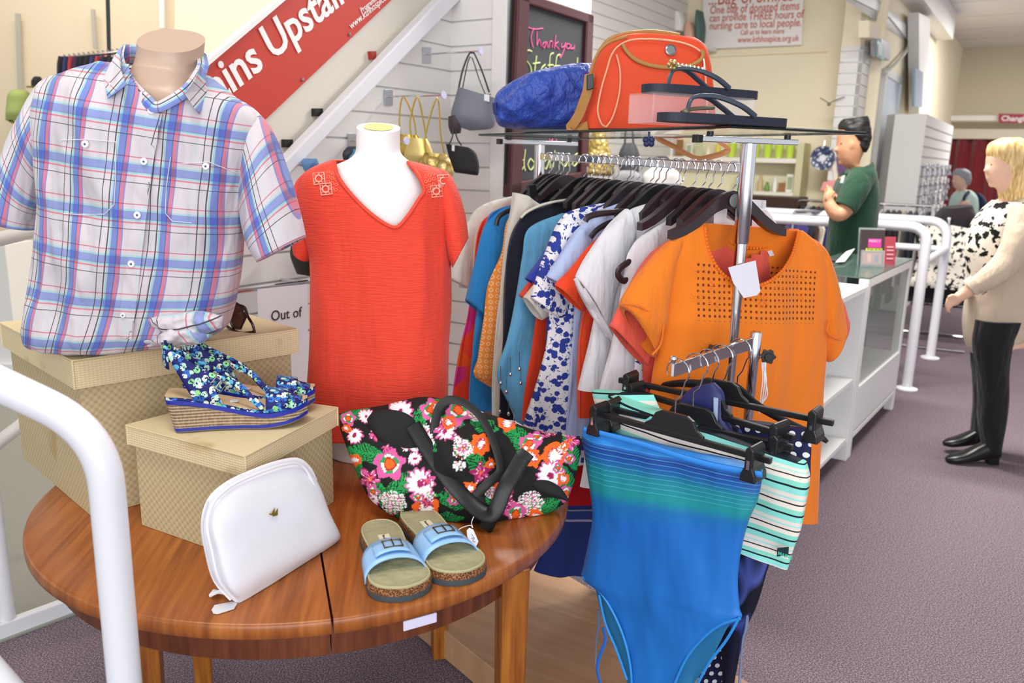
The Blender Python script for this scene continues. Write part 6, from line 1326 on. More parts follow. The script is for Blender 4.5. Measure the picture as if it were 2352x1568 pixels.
# ---------------------------------------------------------------- side stand with swimwear
SPt = flat(Yp(1735, 780, 1.86)); ztp = Yp(1737, 760, 1.86).z
sa = V((SPt.x, SPt.y, 0)); arm_end = Yp(1545, 850, 1.60); sw_u = None
t = thing('display_stand', 'chrome stand with a flat arm of swimwear hangers and black knobs beside the rack post', 'stand', sa)
mb = MB(); mb.lathe(sa+UP*.005, [(.0115, 0), (.0115, ztp-.065)], 24); obj('lower_post', mb, CHROME, t)
mb = MB(); mb.lathe(sa+UP*(ztp-.065), [(.0138, 0), (.0138, .06), (.012, .064)], 24); obj('upper_post', mb, CHROME, t)
mb = MB(); mb.lathe(sa+UP*.0, [(.16, 0), (.16, .006), (.03, .012)], 32); obj('base_plate', mb, CHROME, t)
za = arm_end.z; a_p = V((sa.x, sa.y, Yp(1730, 785, 1.86).z)); ae = arm_end; ad = (ae-a_p).normalized(); sdv = V((ad.y, -ad.x, 0)).normalized()
mb = MB(); mb.prism([a_p+sdv*.004-UP*.014, a_p-sdv*.004-UP*.014, ae-sdv*.004-UP*.014, ae+sdv*.004-UP*.014], UP*.028); obj('arm', mb, CHROME, t, smooth=False, bevel=.001)
mb = MB(); mb.lathe(ae+UP*.014, [(.004, 0), (.004, .004), (.0065, .009), (.0055, .014), (.002, .017)], 12); obj('end_knob', mb, CHROME, t)
def knob(x, y, Y, lab=None):
    c_ = Yp(x, y, Y); mb = MB(); R_ = []
    for k in range(36): a = 2*pi*k/36; R_.append(c_+V((cos(a), 0, sin(a)))*(.0165*(1+.14*cos(6*a))))
    mb.prism(R_[::-1], V((0, .012, 0))); mb.lathe(c_+V((0, -.004, 0)), [(.009, 0), (.01, .006)], 16, (0, 1, 0)); kno = obj('adjusting_knob', mb, BLKP, t, smooth=False, bevel=.001)
    mb = MB(); mb.tube([c_+V((0, .008, 0)), V((sa.x if x > 1735 else NP.x, sa.y if x > 1735 else NP.y, c_.z))], .003); obj('knob_screw', mb, CHROME, kno)
knob(1765, 820, 1.86); knob(1640, 808, 1.93)
mb = MB(); 
for k in range(4): mb.tube([Yp(1750+3*k, 832, 1.85), Yp(1752+4*k-6*(k == 3), 870, 1.85), Yp(1748+5*k, 905, 1.85), Yp(1744+2*k, 950-8*k, 1.85)], .0015, n=5, sub=4)
obj('white_string', mb, WHITEMETAL, label='white string looped from the black knob of the chrome stand', cat='string')
SWu = V((.74, -.67, 0)).normalized(); SWn = V((SWu.y, -SWu.x, 0))
def cliphanger(f, lab, zoff=0, yaw=0, half=.215, clips=True, m=None):
    """hanger hooked over the arm at fraction f from the arm end"""
    q = SWu*cos(yaw)+V((-SWu.y, SWu.x, 0))*sin(yaw); n_ = V((q.y, -q.x, 0)); m = m or BLKP
    top = ae.lerp(a_p, f)+UP*.016; t = thing('clip_hanger', lab, 'hanger', top, group='clip hangers on the chrome arm')
    P = []; r = .026
    for k in range(15): a = radians(205)-radians(250)*k/14; P.append(top+q*(cos(a)*r)+UP*(sin(a)*r-r+.003))
    P += [top+q*.012-UP*.07, top+q*.0-UP*.082, top-UP*(.115+zoff)]
    mb = MB(); mb.tube(P, .0018, n=8); obj('hook', mb, CHROME, t)
    c_ = top-UP*(.125+zoff); mb = MB()
    pr = [(-.07, -.022), (-.055, -.012), (-.045, .006), (-.03, .014), (.03, .014), (.045, .006), (.055, -.012), (.07, -.022)]
    mb.prism([c_+q*a+UP*b-n_*.005 for a, b in [(-.07, -.03)]+pr+[(.07, -.03)]], n_*.010); obj('hanger_crest', mb, m, t, smooth=False, bevel=.002)
    mb = MB(); mb.box(c_-UP*.032, (half*2, .012, .013), q); obj('hanger_bar', mb, m, t, smooth=False, bevel=.002)
    if clips:
        for s_ in (-1, 1):
            b_ = c_+q*(half*.86*s_)-UP*.04; mb = MB()
            mb.prism([b_+q*a+UP*b-n_*.018 for a, b in [(-.017, -.035), (.017, -.035), (.015, -.02), (.009, -.006), (.009, .03), (.0, .038), (-.009, .03), (-.009, -.006), (-.015, -.02)]], n_*.052); clp = obj('clip', mb, m, t, smooth=False, bevel=.003)
            mb = MB(); mb.box(b_+n_*.0348, (.006, .0015, .018), q); obj('clip_spring', mb, CHROME, clp, smooth=False)
    return t, c_, q, n_
h_a = cliphanger(.06, 'black clip hanger at the arm end, holding the blue swimsuit')
h_b = cliphanger(.26, 'second black clip hanger on the arm, holding the striped shorts', .0, .13)
h_c = cliphanger(.40, 'third black clip hanger on the arm, holding the navy swimwear', -.02, -.1)
h_d = cliphanger(.56, 'fourth black clip hanger on the arm, with large rounded clips', -.035, .1, .25)
# wishbone hanger
q = SWu; c_ = ae.lerp(a_p, .8)+UP*.016; t = thing('wishbone_hanger', 'broad black wooden-style hanger nearest the stand post', 'hanger', c_)
P = []
for k in range(15): a = radians(205)-radians(250)*k/14; P.append(c_+q*(cos(a)*.026)+UP*(sin(a)*.026-.023))
P += [c_+q*.01-UP*.07, c_-UP*.085, c_-UP*.115]; mb = MB(); mb.tube(P, .0018, n=8); obj('hook', mb, CHROME, t)
ww = Pl(c_, SWn); mb = MB(); mb.tube([ww(x, y) for x, y in [(1490, 890), (1560, 880), (1620, 884), (1655, 892), (1690, 893), (1730, 925), (1780, 955), (1840, 985), (1880, 1000), (1900, 1015)]], [.006, .009, .012, .014, .014, .011, .009, .009, .008, .004], flat=(ww.n, .006), sub=5, n=10); obj('hanger_arms', mb, BLKP, t)
# blue swimsuit
Sp = Pl(h_a[1]-UP*.05, SWn)
t = NT('ombre_swim'); u, v = t.uv(); vv = t.math('ADD', t.math('MULTIPLY', v, -1), t.math('MULTIPLY', t.math('SINE', t.math('MULTIPLY', u, 9)), .006)); f = t.math('DIVIDE', vv, .5)
base = t.ramp(f, [(0, '#2480d8'), (.02, '#2a8ade'), (.045, '#1c3d94'), (.09, '#1d5aa8'), (.14, '#17786e' if 0 else '#1c8496'), (.22, '#1d8f96'), (.27, '#1c70b4'), (.34, '#1d6cc2'), (1, '#2176cc')])
sn = t.math('SINE', t.math('MULTIPLY', vv, 2*pi/.0105)); ln = t.math('MULTIPLY', t.math('GREATER_THAN', sn, .9), t.math('MULTIPLY', t.math('GREATER_THAN', vv, .012), t.math('LESS_THAN', vv, .105)))
c = t.mix(t.math('MULTIPLY', ln, .65), base, rgb('#49b4cc')); w2 = t.noise(1, 3, t.mapped((7, 7, 2.6))); t.bump(w2, .6, .03); SWIM = t.set(.5, 0, .4, c)
sw = thing('swimsuit', 'bright blue strapless swimsuit with teal stripes clipped on the nearest hanger', 'swimsuit', Sp(1520, 1500))
CUT = []
mb = MB(); shape(mb, [(1340, 984, 1752, 1078, .8), (1337, 1005, 1748, 1110), (1345, 1060, 1738, 1150), (1356, 1120, 1718, 1195, 1.1), (1362, 1180, 1706, 1240, 1.1), (1352, 1240, 1697, 1290, 1.1), (1340, 1300, 1694, 1340, 1.05), (1338, 1325, 1698, 1395, 1), (1372, 1352, 1700, 1422, .95), (1405, 1400, 1640, 1450, .8), (1432, 1460, 1590, 1495, .7), (1448, 1530, 1560, 1550, .6), (1452, 1610, 1530, 1620, .5)], Sp, .026, n=120, sub=10, e=2.2, wr=.011, folds=(.010, 2.6), seed=5, fz=3)
obj('swimsuit_front', mb, SWIM, sw, ang=80)
mb = MB(); Sb = Pl(Sp.p-Sp.n*.012, Sp.n); shape(mb, [(1365, 1345, 1698, 1415, .8), (1385, 1420, 1672, 1440, .6), (1412, 1480, 1640, 1500, .6), (1435, 1540, 1600, 1560, .5), (1450, 1610, 1560, 1620, .5)], Sb, .01, n=60, sub=8, wr=.004, seed=9); obj('swimsuit_back', mb, mat('#2b7fb0', .5), sw, ang=80)
for L_ in ([(1338, 1325), (1372, 1352), (1405, 1400), (1432, 1462), (1448, 1530), (1452, 1600)], [(1700, 1420), (1645, 1440), (1590, 1492), (1558, 1550), (1535, 1615)], [(1376, 1365), (1390, 1430), (1415, 1490), (1440, 1560)], [(1698, 1418), (1668, 1470), (1630, 1520), (1600, 1575)]):
    mb = MB(); mb.tube([Sp(x, y, .012) for x, y in L_], .003, sub=5, n=8); obj('leg_binding', mb, mat('#2c8fe0', .45), sw)
mb = MB(); mb.tube([Sp(x, y, .008) for x, y in [(1385, 1440), (1390, 1470), (1376, 1510), (1372, 1540), (1382, 1580)]], .0045, flat=(Sp.n, .001), sub=5, n=8); obj('dangling_strap', mb, mat('#2c6fd0', .45), sw)
mb = MB(); mb.tube([Sp(x, y, .026) for x, y in [(1342, 986), (1400, 1000), (1480, 1022), (1560, 1048), (1640, 1070), (1750, 1090)]], .006, flat=(Sp.n, .002), sub=5, n=8); obj('top_binding', mb, mat('#2f8ae2', .45), sw)
# striped swim shorts
pS = Pl(h_b[1]-UP*.05, SWn)
t = NT('mint_stripes'); u, v = t.uv(); f = t.math('FRACT', t.math('DIVIDE', t.math('ADD', t.math('MULTIPLY', v, -1), t.math('MULTIPLY', t.math('SINE', t.math('MULTIPLY', u, 14)), .004)), .062))
MINT = t.set(.7, 0, .2, t.ramp(f, [(0, '#17202a'), (.07, '#8fe0d6'), (.28, '#e9ded2'), (.42, '#9fe2e4'), (.48, '#e9ded2'), (.6, '#17202a'), (.65, '#f0e6da'), (.82, '#8cdcc8')], 'CONSTANT'))
ss = thing('striped_shorts', 'mint, cream and black striped swim shorts behind the blue swimsuit', 'shorts', pS(1760, 1300))
mb = MB(); shape(mb, [(1400, 905, 1850, 1062, .7), (1395, 960, 1858, 1100), (1400, 1020, 1848, 1165), (1430, 1080, 1838, 1220), (1480, 1130, 1822, 1262), (1560, 1180, 1808, 1308)], pS, .03, n=90, sub=9, e=2.3, wr=.008, folds=(.01, 4), seed=2); obj('shorts_body', mb, MINT, ss, ang=80)
mb = MB(); patch(mb, [(1786, 1258), (1812, 1255), (1811, 1275), (1785, 1277)], pS, .002, .036); bla = obj('brand_label', mb, mat('#123038', .5), ss, smooth=False, label='dark woven label')
text('lettering', 'MAINE', .0098, pS(1787, 1273, .039), SWu, UP, mat('#4fc0a8', .5), bla, bold=.0002)
mb = MB(); shape(mb, [(1362, 895, 1500, 905, .6), (1372, 930, 1520, 950), (1400, 965, 1530, 985, .7)], Pl(pS.p-pS.n*.03, SWn), .02, wr=.006); obj('shorts_waist', mb, MINT, ss)
# navy polka / swirl pieces
pN = Pl(h_d[1]-UP*.05, SWn)
t = NT('navy_polka'); u, v = t.uv(); fu = t.math('SUBTRACT', t.math('FRACT', t.math('DIVIDE', t.math('ADD', u, t.math('MULTIPLY', t.math('FLOOR', t.math('DIVIDE', v, .022)), .012)), .024)), .5); fv = t.math('SUBTRACT', t.math('FRACT', t.math('DIVIDE', v, .022)), .5)
dd = t.math('ADD', t.math('MULTIPLY', fu, fu), t.math('MULTIPLY', fv, fv)); POLKA = t.set(.6, 0, .3, t.mix(t.math('LESS_THAN', dd, .07), rgb('#161a44'), rgb('#e8eaf2')))
np_ = thing('polka_swimsuit', 'navy swimsuit with white polka dots behind the striped shorts', 'swimsuit', pN(1650, 1500))
mb = MB(); shape(mb, [(1560, 950, 1862, 985, .7), (1570, 1010, 1862, 1050), (1620, 1100, 1845, 1150), (1640, 1250, 1740, 1290), (1620, 1380, 1716, 1385), (1610, 1470, 1700, 1475), (1600, 1590, 1670, 1590)], pN, .022, n=60, sub=9, wr=.005, seed=4); obj('swimsuit_body', mb, POLKA, np_, ang=80)
t = NT('navy_swirl'); n1 = t.noise(9, 1, t.mapped((1, 1, .5))); SWR = t.set(.6, 0, .3, t.ramp(n1, [(.40, '#0e1020'), (.47, '#4c5ca8'), (.5, '#0e1020'), (.58, '#121428'), (.62, '#3c4a98'), (.66, '#10122a')]))
pW = Pl(h_c[1]-UP*.05-SWn*.01, SWn)
nw = thing('swirl_sarong', 'black and indigo swirl patterned swimwear hanging below the striped shorts', 'sarong', pW(1720, 1400))
mb = MB(); shape(mb, [(1620, 960, 1700, 985, .6), (1620, 1100, 1760, 1130), (1640, 1250, 1768, 1270), (1650, 1320, 1758, 1320), (1650, 1380, 1738, 1390), (1655, 1440, 1712, 1450, .8), (1660, 1540, 1690, 1545, .7), (1655, 1610, 1680, 1612, .6)], pW, .02, n=60, sub=9, wr=.006, folds=(.006, 4), seed=6); obj('sarong_body', mb, SWR, nw, ang=80)
mb = MB()
for L_ in ([(1717, 1400), (1714, 1440), (1706, 1470), (1702, 1520), (1698, 1575)], [(1374, 1400), (1376, 1430), (1370, 1470), (1368, 1530)]):
    mb = MB(); mb.tube([pW(x, y, .01) for x, y in L_], [.003, .004, .0025, .002, .0035][:len(L_)], sub=5, n=6); obj('drawstring', mb, mat('#7a8aa8', .7), nw)
nv = thing('navy_trunks', 'navy swim trunks with a printed waist tab on the third clip hanger', 'trunks', Pl(h_c[1], SWn)(1640, 940)); pV = Pl(h_c[1]+UP*.0, SWn)
mb = MB(); shape(mb, [(1590, 890, 1640, 878, .5), (1566, 915, 1662, 905), (1560, 950, 1668, 960), (1590, 985, 1700, 1010, .8)], pV, .018, wr=.006, seed=3); obj('trunks_body', mb, mat('#1d2560', .5), nv)
mb = MB(); patch(mb, [(1640, 912), (1650, 914), (1648, 975), (1640, 972)], pV, .002, .022); obj('waist_tab', mb, mat('#aab8de', .5), nv, smooth=False)
# ================================================================ people
SK1, SK2, SK3 = mat('#e2b69c', .55), mat('#b98564', .55), mat('#d6ad98', .55)
def person(lab, loc): return thing('person', lab, 'person', loc)
# ---- woman in the beige cardigan, in profile facing left
wp = PY_(4.12); t = person('blonde woman in a beige cardigan and black trousers standing at the right edge in profile', V((Z(2265, 1058, 0).x, 4.12, 0)))
mb = MB()
shape(mb, [(2300, 326, 2340, 326, .6), (2280, 338, 2356, 338, .9), (2271, 358, 2362, 358, 1), (2269, 376, 2362, 376, 1), (2267, 390, 2358, 390, .98), (2268, 403, 2350, 403, .92), (2271, 414, 2342, 414, .82), (2277, 424, 2334, 424, .7), (2290, 432, 2334, 434, .62), (2300, 446, 2338, 446, .62), (2298, 468, 2346, 468, .75), (2275, 490, 2380, 490, 1.6)], wp, .078, n=28, sub=4)
mb.ball(wp(2267, 391), .014, (1.3, .8, 1), 8); mb.ball(wp(2270, 409), .011, (1, 1.2, .6), 8); mb.ball(wp(2280, 424), .02, (1, 1, .7), 8)
shape(mb, [(2275, 480, 2390, 480, 1), (2262, 560, 2400, 560), (2250, 640, 2400, 640), (2245, 720, 2395, 720), (2240, 790, 2350, 790)], wp, .13, n=28, sub=3)
arm = [wp(2352, 500, .14), wp(2322, 590, .17), wp(2262, 642, .17), wp(2225, 668, .15), wp(2198, 686, .13)]; mb.tube(arm, [.055, .045, .036, .03, .024], n=14, sub=5)
hd_ = wp(2190, 690, .12); mb.ball(hd_, .034, (1.1, .7, .85), 10)
for k in range(4): mb.tube([wp(2192-2*k, 684+6*k, .135), wp(2180, 688+6*k, .14), wp(2173+k, 697+5*k, .135), wp(2176+2*k, 705+4*k, .12)], [.0095, .009, .008, .007], n=8, sub=3)
mb.tube([wp(2198, 682, .14), wp(2186, 678, .145), wp(2176, 684, .145)], [.011, .0095, .008], n=8, sub=3)
arm2 = [wp(2340, 500, -.14), wp(2300, 600, -.1), wp(2240, 655, -.04), wp(2198, 684, .05)]; mb.tube(arm2, [.05, .04, .034, .024], n=12, sub=4)
for o_, st_ in ((.075, [(2256, 740, 2345, 740), (2256, 850, 2306, 850), (2262, 930, 2300, 930), (2266, 1020, 2288, 1020)]), (-.09, [(2246, 760, 2330, 760), (2244, 860, 2296, 860), (2244, 940, 2282, 940), (2238, 1005, 2258, 1005)])): shape(mb, [s_+(1, o_) for s_ in st_], wp, .06, n=18, sub=4)
obj('person_body', mb, SK1, t, remesh=.0075)
t_ = NT('blonde_hair'); n1 = t_.noise(90, 4, t_.mapped((1, 1, .12))); HAIR = t_.set(.45, 0, .4, t_.ramp(n1, [(.3, '#a8834a'), (.5, '#d3b376'), (.7, '#ecd6a2')])); t_.bump(n1, .4, .004)
mb = MB(); shape(mb, [(2305, 316, 2340, 316, .5), (2278, 328, 2362, 328, .85), (2270, 344, 2372, 344, 1), (2272, 362, 2378, 362, 1.05), (2282, 384, 2382, 386, 1.05), (2292, 410, 2384, 410, 1.02), (2298, 440, 2382, 440, .98), (2304, 466, 2372, 470, .85), (2316, 484, 2358, 486, .5)], wp, .092, n=40, sub=6, e=2.1, wr=.008, fz=2); obj('hair', mb, HAIR, t, ang=80)
for k in (1,):
    mb = MB(); mb.ball(wp(2277, 378, .062), .005, (.5, 1, .8), 6); obj('eye', mb, mat('#3a2c24', .3), t)
t_ = NT('black_white_print'); v = t_.n('ShaderNodeTexVoronoi'); v.inputs['Scale'].default_value = 22; t_.l(t_.coord(), v.inputs[0]); n1 = t_.noise(26, 3); BWP = t_.set(.8, 0, .2, t_.ramp(n1, [(.3, '#efe8da'), (.52, '#efe8da'), (.55, '#1a1a1a')], 'CONSTANT'))
mb = MB(); shape(mb, [(2290, 462, 2350, 462, .8), (2262, 486, 2380, 486, 1), (2236, 520, 2390, 520), (2222, 570, 2395, 570), (2228, 630, 2395, 630), (2234, 700, 2390, 700, .9)], wp, .135, n=36, sub=5, wr=.008); obj('patterned_top', mb, BWP, t)
CARD = cloth('#cbb8a2')
mb = MB(); shape(mb, [(2318, 452, 2374, 456, .8), (2292, 474, 2396, 474, 1), (2268, 510, 2405, 510, 1.05), (2258, 560, 2408, 560, 1.05), (2250, 620, 2408, 620, 1.05), (2232, 680, 2408, 680, 1.05), (2222, 740, 2400, 735, 1), (2226, 790, 2350, 765, .9), (2236, 812, 2290, 790, .7)], wp, .155, n=50, sub=6, wr=.014, folds=(.012, 4), fz=2); obj('cardigan', mb, CARD, t, ang=80)
mb = MB(); mb.tube([wp(2360, 486, .13), wp(2345, 540, .17), wp(2318, 596, .185), wp(2272, 638, .18), wp(2240, 656, .16)], [.085, .075, .066, .055, .045], n=20, sub=6)
for i, v_ in enumerate(mb.v): mb.v[i] = v_+wp.n*.006*noise.noise(v_*14)
obj('cardigan_sleeve', mb, CARD, t)
mb = MB(); mb.tube([wp(2245, 650, .165), wp(2228, 662, .155)], .047, n=20); obj('sleeve_cuff', mb, CARD, t)
TRO = cloth('#17171b')
for o_, st_ in ((.075, [(2244, 735, 2350, 735, 1.2), (2238, 790, 2322, 790, 1.15), (2246, 850, 2313, 850, 1.05), (2250, 905, 2312, 905), (2250, 960, 2306, 960), (2256, 1000, 2298, 1000, .95), (2262, 1034, 2292, 1034, .8)]), (-.09, [(2240, 750, 2330, 750, 1.2), (2232, 810, 2306, 810, 1.1), (2238, 870, 2296, 870), (2240, 930, 2288, 930), (2236, 980, 2274, 980, .9), (2232, 1006, 2264, 1008, .8)])):
    mb = MB(); shape(mb, [(s_+(1,))[:5]+(o_,) for s_ in st_], wp, .072, n=28, sub=5, wr=.007); obj('trouser_leg', mb, TRO, t)
BOOT = mat('#141315', .3)
for o_, X, Yb in ((.075, 0, 0), (-.09, -6, -37)):
    P = lambda x, y: wp(x+X, y+Yb, o_)
    fl = P(2230, 1062).z; mb = MB(); 
    shape(mb, [(2293+X, 1012+Yb, 2293+X, 1050+Yb, .8, o_), (2270+X, 1012+Yb, 2272+X, 1052+Yb, 1, o_), (2245+X, 1022+Yb, 2246+X, 1056+Yb, 1, o_), (2215+X, 1036+Yb, 2215+X, 1060+Yb, 1.05, o_), (2188+X, 1044+Yb, 2188+X, 1062+Yb, .9, o_), (2174+X, 1050+Yb, 2174+X, 1060+Yb, .4, o_)], wp, .042, n=24, sub=5)
    mb.prism([P(2262, 1050)-wp.n*.025, P(2290, 1046)-wp.n*.025, P(2288, 1066)-wp.n*.025, P(2268, 1066)-wp.n*.025], wp.n*.05)
    for i, v_ in enumerate(mb.v): mb.v[i].z = max(.0005, v_.z)
    obj('ankle_boot', mb, BOOT, t, ang=60)
# ---- man in the green polo, arms crossed, in profile facing left
mp = PY_(5.45); t = person('dark-haired man in a dark green polo shirt with folded arms behind the counter', V((mp(1955, 500).x, 5.45, 0)))
mb = MB()
shape(mb, [(1940, 284, 1978, 284, .6), (1929, 294, 1988, 294, .88), (1925, 308, 1993, 308, 1), (1924, 322, 1993, 322, 1), (1923, 334, 1990, 334, 1), (1922, 346, 1984, 346, .95), (1924, 358, 1978, 358, .88), (1927, 368, 1974, 368, .8), (1934, 378, 1972, 378, .7), (1946, 386, 1980, 386, .64), (1948, 400, 1988, 398, .66), (1935, 412, 2002, 412, 1.1)], mp, .082, n=28, sub=4)
mb.ball(mp(1921, 344), .015, (1.3, .8, 1), 8); mb.ball(mp(1926, 360), .012, (1, 1.3, .6), 8); mb.ball(mp(1934, 374), .024, (1, 1, .7), 8); mb.ball(mp(1958, 332, .075), .026, (.7, .4, 1.1), 8)
shape(mb, [(1932, 405, 2004, 405, 1), (1915, 450, 2006, 450), (1910, 520, 2002, 520), (1905, 600, 2000, 600), (1908, 680, 1995, 680)], mp, .13, n=28, sub=3)
mb.tube([mp(1975, 420, .15), mp(1950, 470, .2), mp(1925, 492, .22), mp(1905, 470, .2), mp(1902, 446, .16)], [.06, .055, .048, .038, .028], n=14, sub=5)
mb.tube([mp(1975, 420, -.15), mp(1935, 480, -.12), mp(1910, 462, .0), mp(1908, 448, .12)], [.055, .05, .04, .03], n=14, sub=5)
mb.ball(mp(1903, 440, .16), .036, (.8, .8, 1), 9)
for k in range(4): mb.tube([mp(1905+4*k, 440, .19), mp(1898+3*k, 447+2*k, .21), mp(1897+3*k, 458+2*k, .215), mp(1902+3*k, 464+2*k, .2)], [.011, .0105, .0095, .0085], n=8, sub=3)
mb.tube([mp(1908, 438, .17), mp(1900, 430, .175), mp(1899, 424, .17)], [.012, .0105, .009], n=8, sub=3)
for o_ in (.1, -.1): shape(mb, [(1915, 670, 1988, 670, 1, o_), (1920, 800, 1975, 800, .9, o_), (1930, 930, 1965, 930, .7, o_)], mp, .075, n=18, sub=3)
obj('person_body', mb, SK2, t, remesh=.008)
t_ = NT('black_hair'); t_.bump(t_.noise(160, 4), .5, .004); BH = t_.set(.5, 0, .35, '#141210')
mb = MB(); shape(mb, [(1938, 273, 1992, 266, .5), (1931, 280, 1995, 280, .85), (1927, 292, 1998, 292, 1.02), (1930, 304, 1999, 304, 1.06), (1942, 316, 1998, 316, 1.05), (1950, 328, 1995, 328, 1.02), (1962, 340, 1990, 340, .95), (1970, 350, 1985, 350, .8)], mp, .088, n=36, sub=6, wr=.016, fz=9, ws=2.5); obj('hair', mb, BH, t, ang=80)
mb = MB(); mb.ball(mp(1932, 330, .066), .008, (.5, 1, .8), 6); obj('eye', mb, mat('#1e1814', .3), t)
GRN_ = cloth('#163a27')
mb = MB(); shape(mb, [(1948, 392, 2004, 384, .9), (1934, 404, 2008, 400, 1.15), (1920, 430, 2012, 426, 1.25), (1912, 470, 2013, 468, 1.2), (1906, 520, 2008, 520, 1.15), (1900, 570, 2003, 570, 1.15), (1900, 640, 1998, 640, 1.15)], mp, .13, n=44, sub=6, wr=.012, folds=(.008, 3), caps=(1, 1)); obj('polo_shirt', mb, GRN_, t, ang=80)
mb = MB(); mb.tube([mp(1980, 405, .13), mp(1966, 432, .18), mp(1950, 462, .2), mp(1940, 478, .21)], [.085, .085, .08, .074], n=22, sub=5); obj('polo_sleeve', mb, GRN_, t)
mb = MB(); mb.tube([mp(1944, 392, .03), mp(1952, 396, .085), mp(1975, 392, .1), mp(1998, 384, .06), mp(2006, 378, .0)], .018, flat=(lambda f: V((cos(pi*(1-f)), -1, .5)), .006), sub=5, n=10); obj('collar', mb, GRN_, t)
mb = MB(); patch(mb, [(1934, 404), (1941, 402), (1936, 420), (1929, 420)], mp, .003, .19); obj('chest_logo', mb, mat('#b8cdbf', .6), t, smooth=False)
mb = MB(); shape(mb, [(1905, 620, 1996, 620, 1), (1912, 700, 1990, 700, 1), (1916, 820, 1980, 820, .9), (1922, 940, 1972, 940, .8)], mp, .15, n=28, sub=4); obj('trousers', mb, cloth('#22242a'), t)
# ---- far customer with grey hair and backpack
cp3 = PY_(9.8); t = person('grey-haired person in a pale mint shirt with a navy backpack before the red curtain', V((cp3(2212, 500).x, 9.8, 0)))
mb = MB(); shape(mb, [(2198, 391, 2216, 391, .5), (2192, 400, 2224, 400, .95), (2191, 412, 2225, 412, 1), (2191, 422, 2222, 422, .95), (2195, 432, 2216, 434, .75), (2202, 438, 2218, 440, .65), (2200, 448, 2222, 446, .8), (2196, 456, 2236, 456, 1.4), (2190, 520, 2236, 520, 1.4), (2192, 620, 2234, 620, 1.2), (2200, 760, 2228, 760, .8)], cp3, .085, n=24, sub=4); mb.ball(cp3(2190, 416), .018, (1.2, .8, 1), 7)
mb.tube([cp3(2215, 462, .18), cp3(2208, 505, .22), cp3(2188, 522, .2)], [.055, .045, .035], n=10, sub=4); mb.ball(cp3(2184, 524, .2), .04, (1, .8, .8), 8)
for k in range(4): mb.tube([cp3(2184, 521+2*k, .21), cp3(2179, 524+2*k, .21), cp3(2177, 529+1.5*k, .2)], .011, n=6, sub=2)
obj('person_body', mb, SK3, t, remesh=.012)
mb = MB(); shape(mb, [(2200, 387, 2216, 387, .5), (2192, 394, 2226, 394, .95), (2193, 404, 2228, 404, 1.06), (2203, 414, 2227, 414, 1.05), (2208, 424, 2223, 424, .9)], cp3, .09, n=30, sub=5, wr=.008); obj('hair', mb, mat('#8e9096', .6), t, ang=80)
mb = MB(); shape(mb, [(2204, 438, 2224, 436, .8), (2192, 452, 2236, 450, 1.3), (2185, 480, 2240, 480, 1.4), (2184, 530, 2238, 530, 1.4), (2188, 580, 2236, 580, 1.3)], cp3, .14, n=30, sub=5, wr=.012); obj('shirt', mb, cloth('#c3dcd2'), t)
mb = MB(); shape(mb, [(2226, 440, 2246, 444, .7), (2228, 460, 2258, 460, 1), (2232, 490, 2258, 492, 1), (2232, 516, 2250, 516, .7)], cp3, .15, n=24, sub=5); obj('backpack', mb, cloth('#23304c'), t)
mb = MB(); mb.tube([cp3(2226, 440, .16), cp3(2216, 452, .2), cp3(2212, 475, .21), cp3(2222, 505, .2)], .02, flat=((0, -1, 0), .006), sub=4); obj('backpack_strap', mb, cloth('#23304c'), t)

# ================================================================ far right: curtain, sign, racks
wc = Pl(WE.p-A*.35, -A)
t = thing('changing_room_curtain', 'dark red velvet curtain of the changing room at the far end', 'curtain', wc(2240, 640))
mb = MB(); zt0 = wc(2240, 319).z; G = []; N = 220; a, b = flat(wc(2176, 400)), flat(wc(2420, 400))
for z in (.03, .8, 1.6, zt0): G.append([a.lerp(b, k/N)+A*.06*sin(k*.19+.6*sin(k*.06)) + UP*z for k in range(N+1)])
t_ = NT('red_velvet'); CUR = t_.set(.7, 0, .2, t_.mix(t_.math('MULTIPLY', t_.noise(3, 3), .4), rgb('#7a1820'), rgb('#5c0f18')), Sheen_Weight=.4); mb.quadgrid(G); obj('curtain_sheet', mb, CUR, t, solid=.01)
mb = MB(); mb.prism([a+UP*(zt0+.0), b+UP*(zt0+.0), b+UP*(zt0+.17), a+UP*(zt0+.17)], -A*.08); obj('pelmet', mb, mat('#d3cdbd', .6), t, smooth=False)
mb = MB(); a2, b2_ = wc(2176, 266), wc(2420, 266); b2_.z = a2.z; mb.prism([a2, b2_, b2_-UP*.09, a2-UP*.09], -A*.06); obj('curtain_track', mb, mat('#efede8', .5), label='white overhead track above the changing room curtain', cat='rail', smooth=False)
ws = Pl(WE.p-A*.48, -A); t = thing('changing_sign', 'maroon sign reading Changing above the far curtain', 'sign', ws(2330, 283))
mb = MB(); patch(mb, [(2294, 261), (2400, 263), (2400, 284), (2294, 282)], ws, .03); obj('sign_board', mb, mat('#a3284a', .5), t, smooth=False)
text('lettering', 'Changing Rooms', .125, ws(2299, 277, .031), ws(2400, 279)-ws(2299, 277), UP, WLET, t, bold=.003)
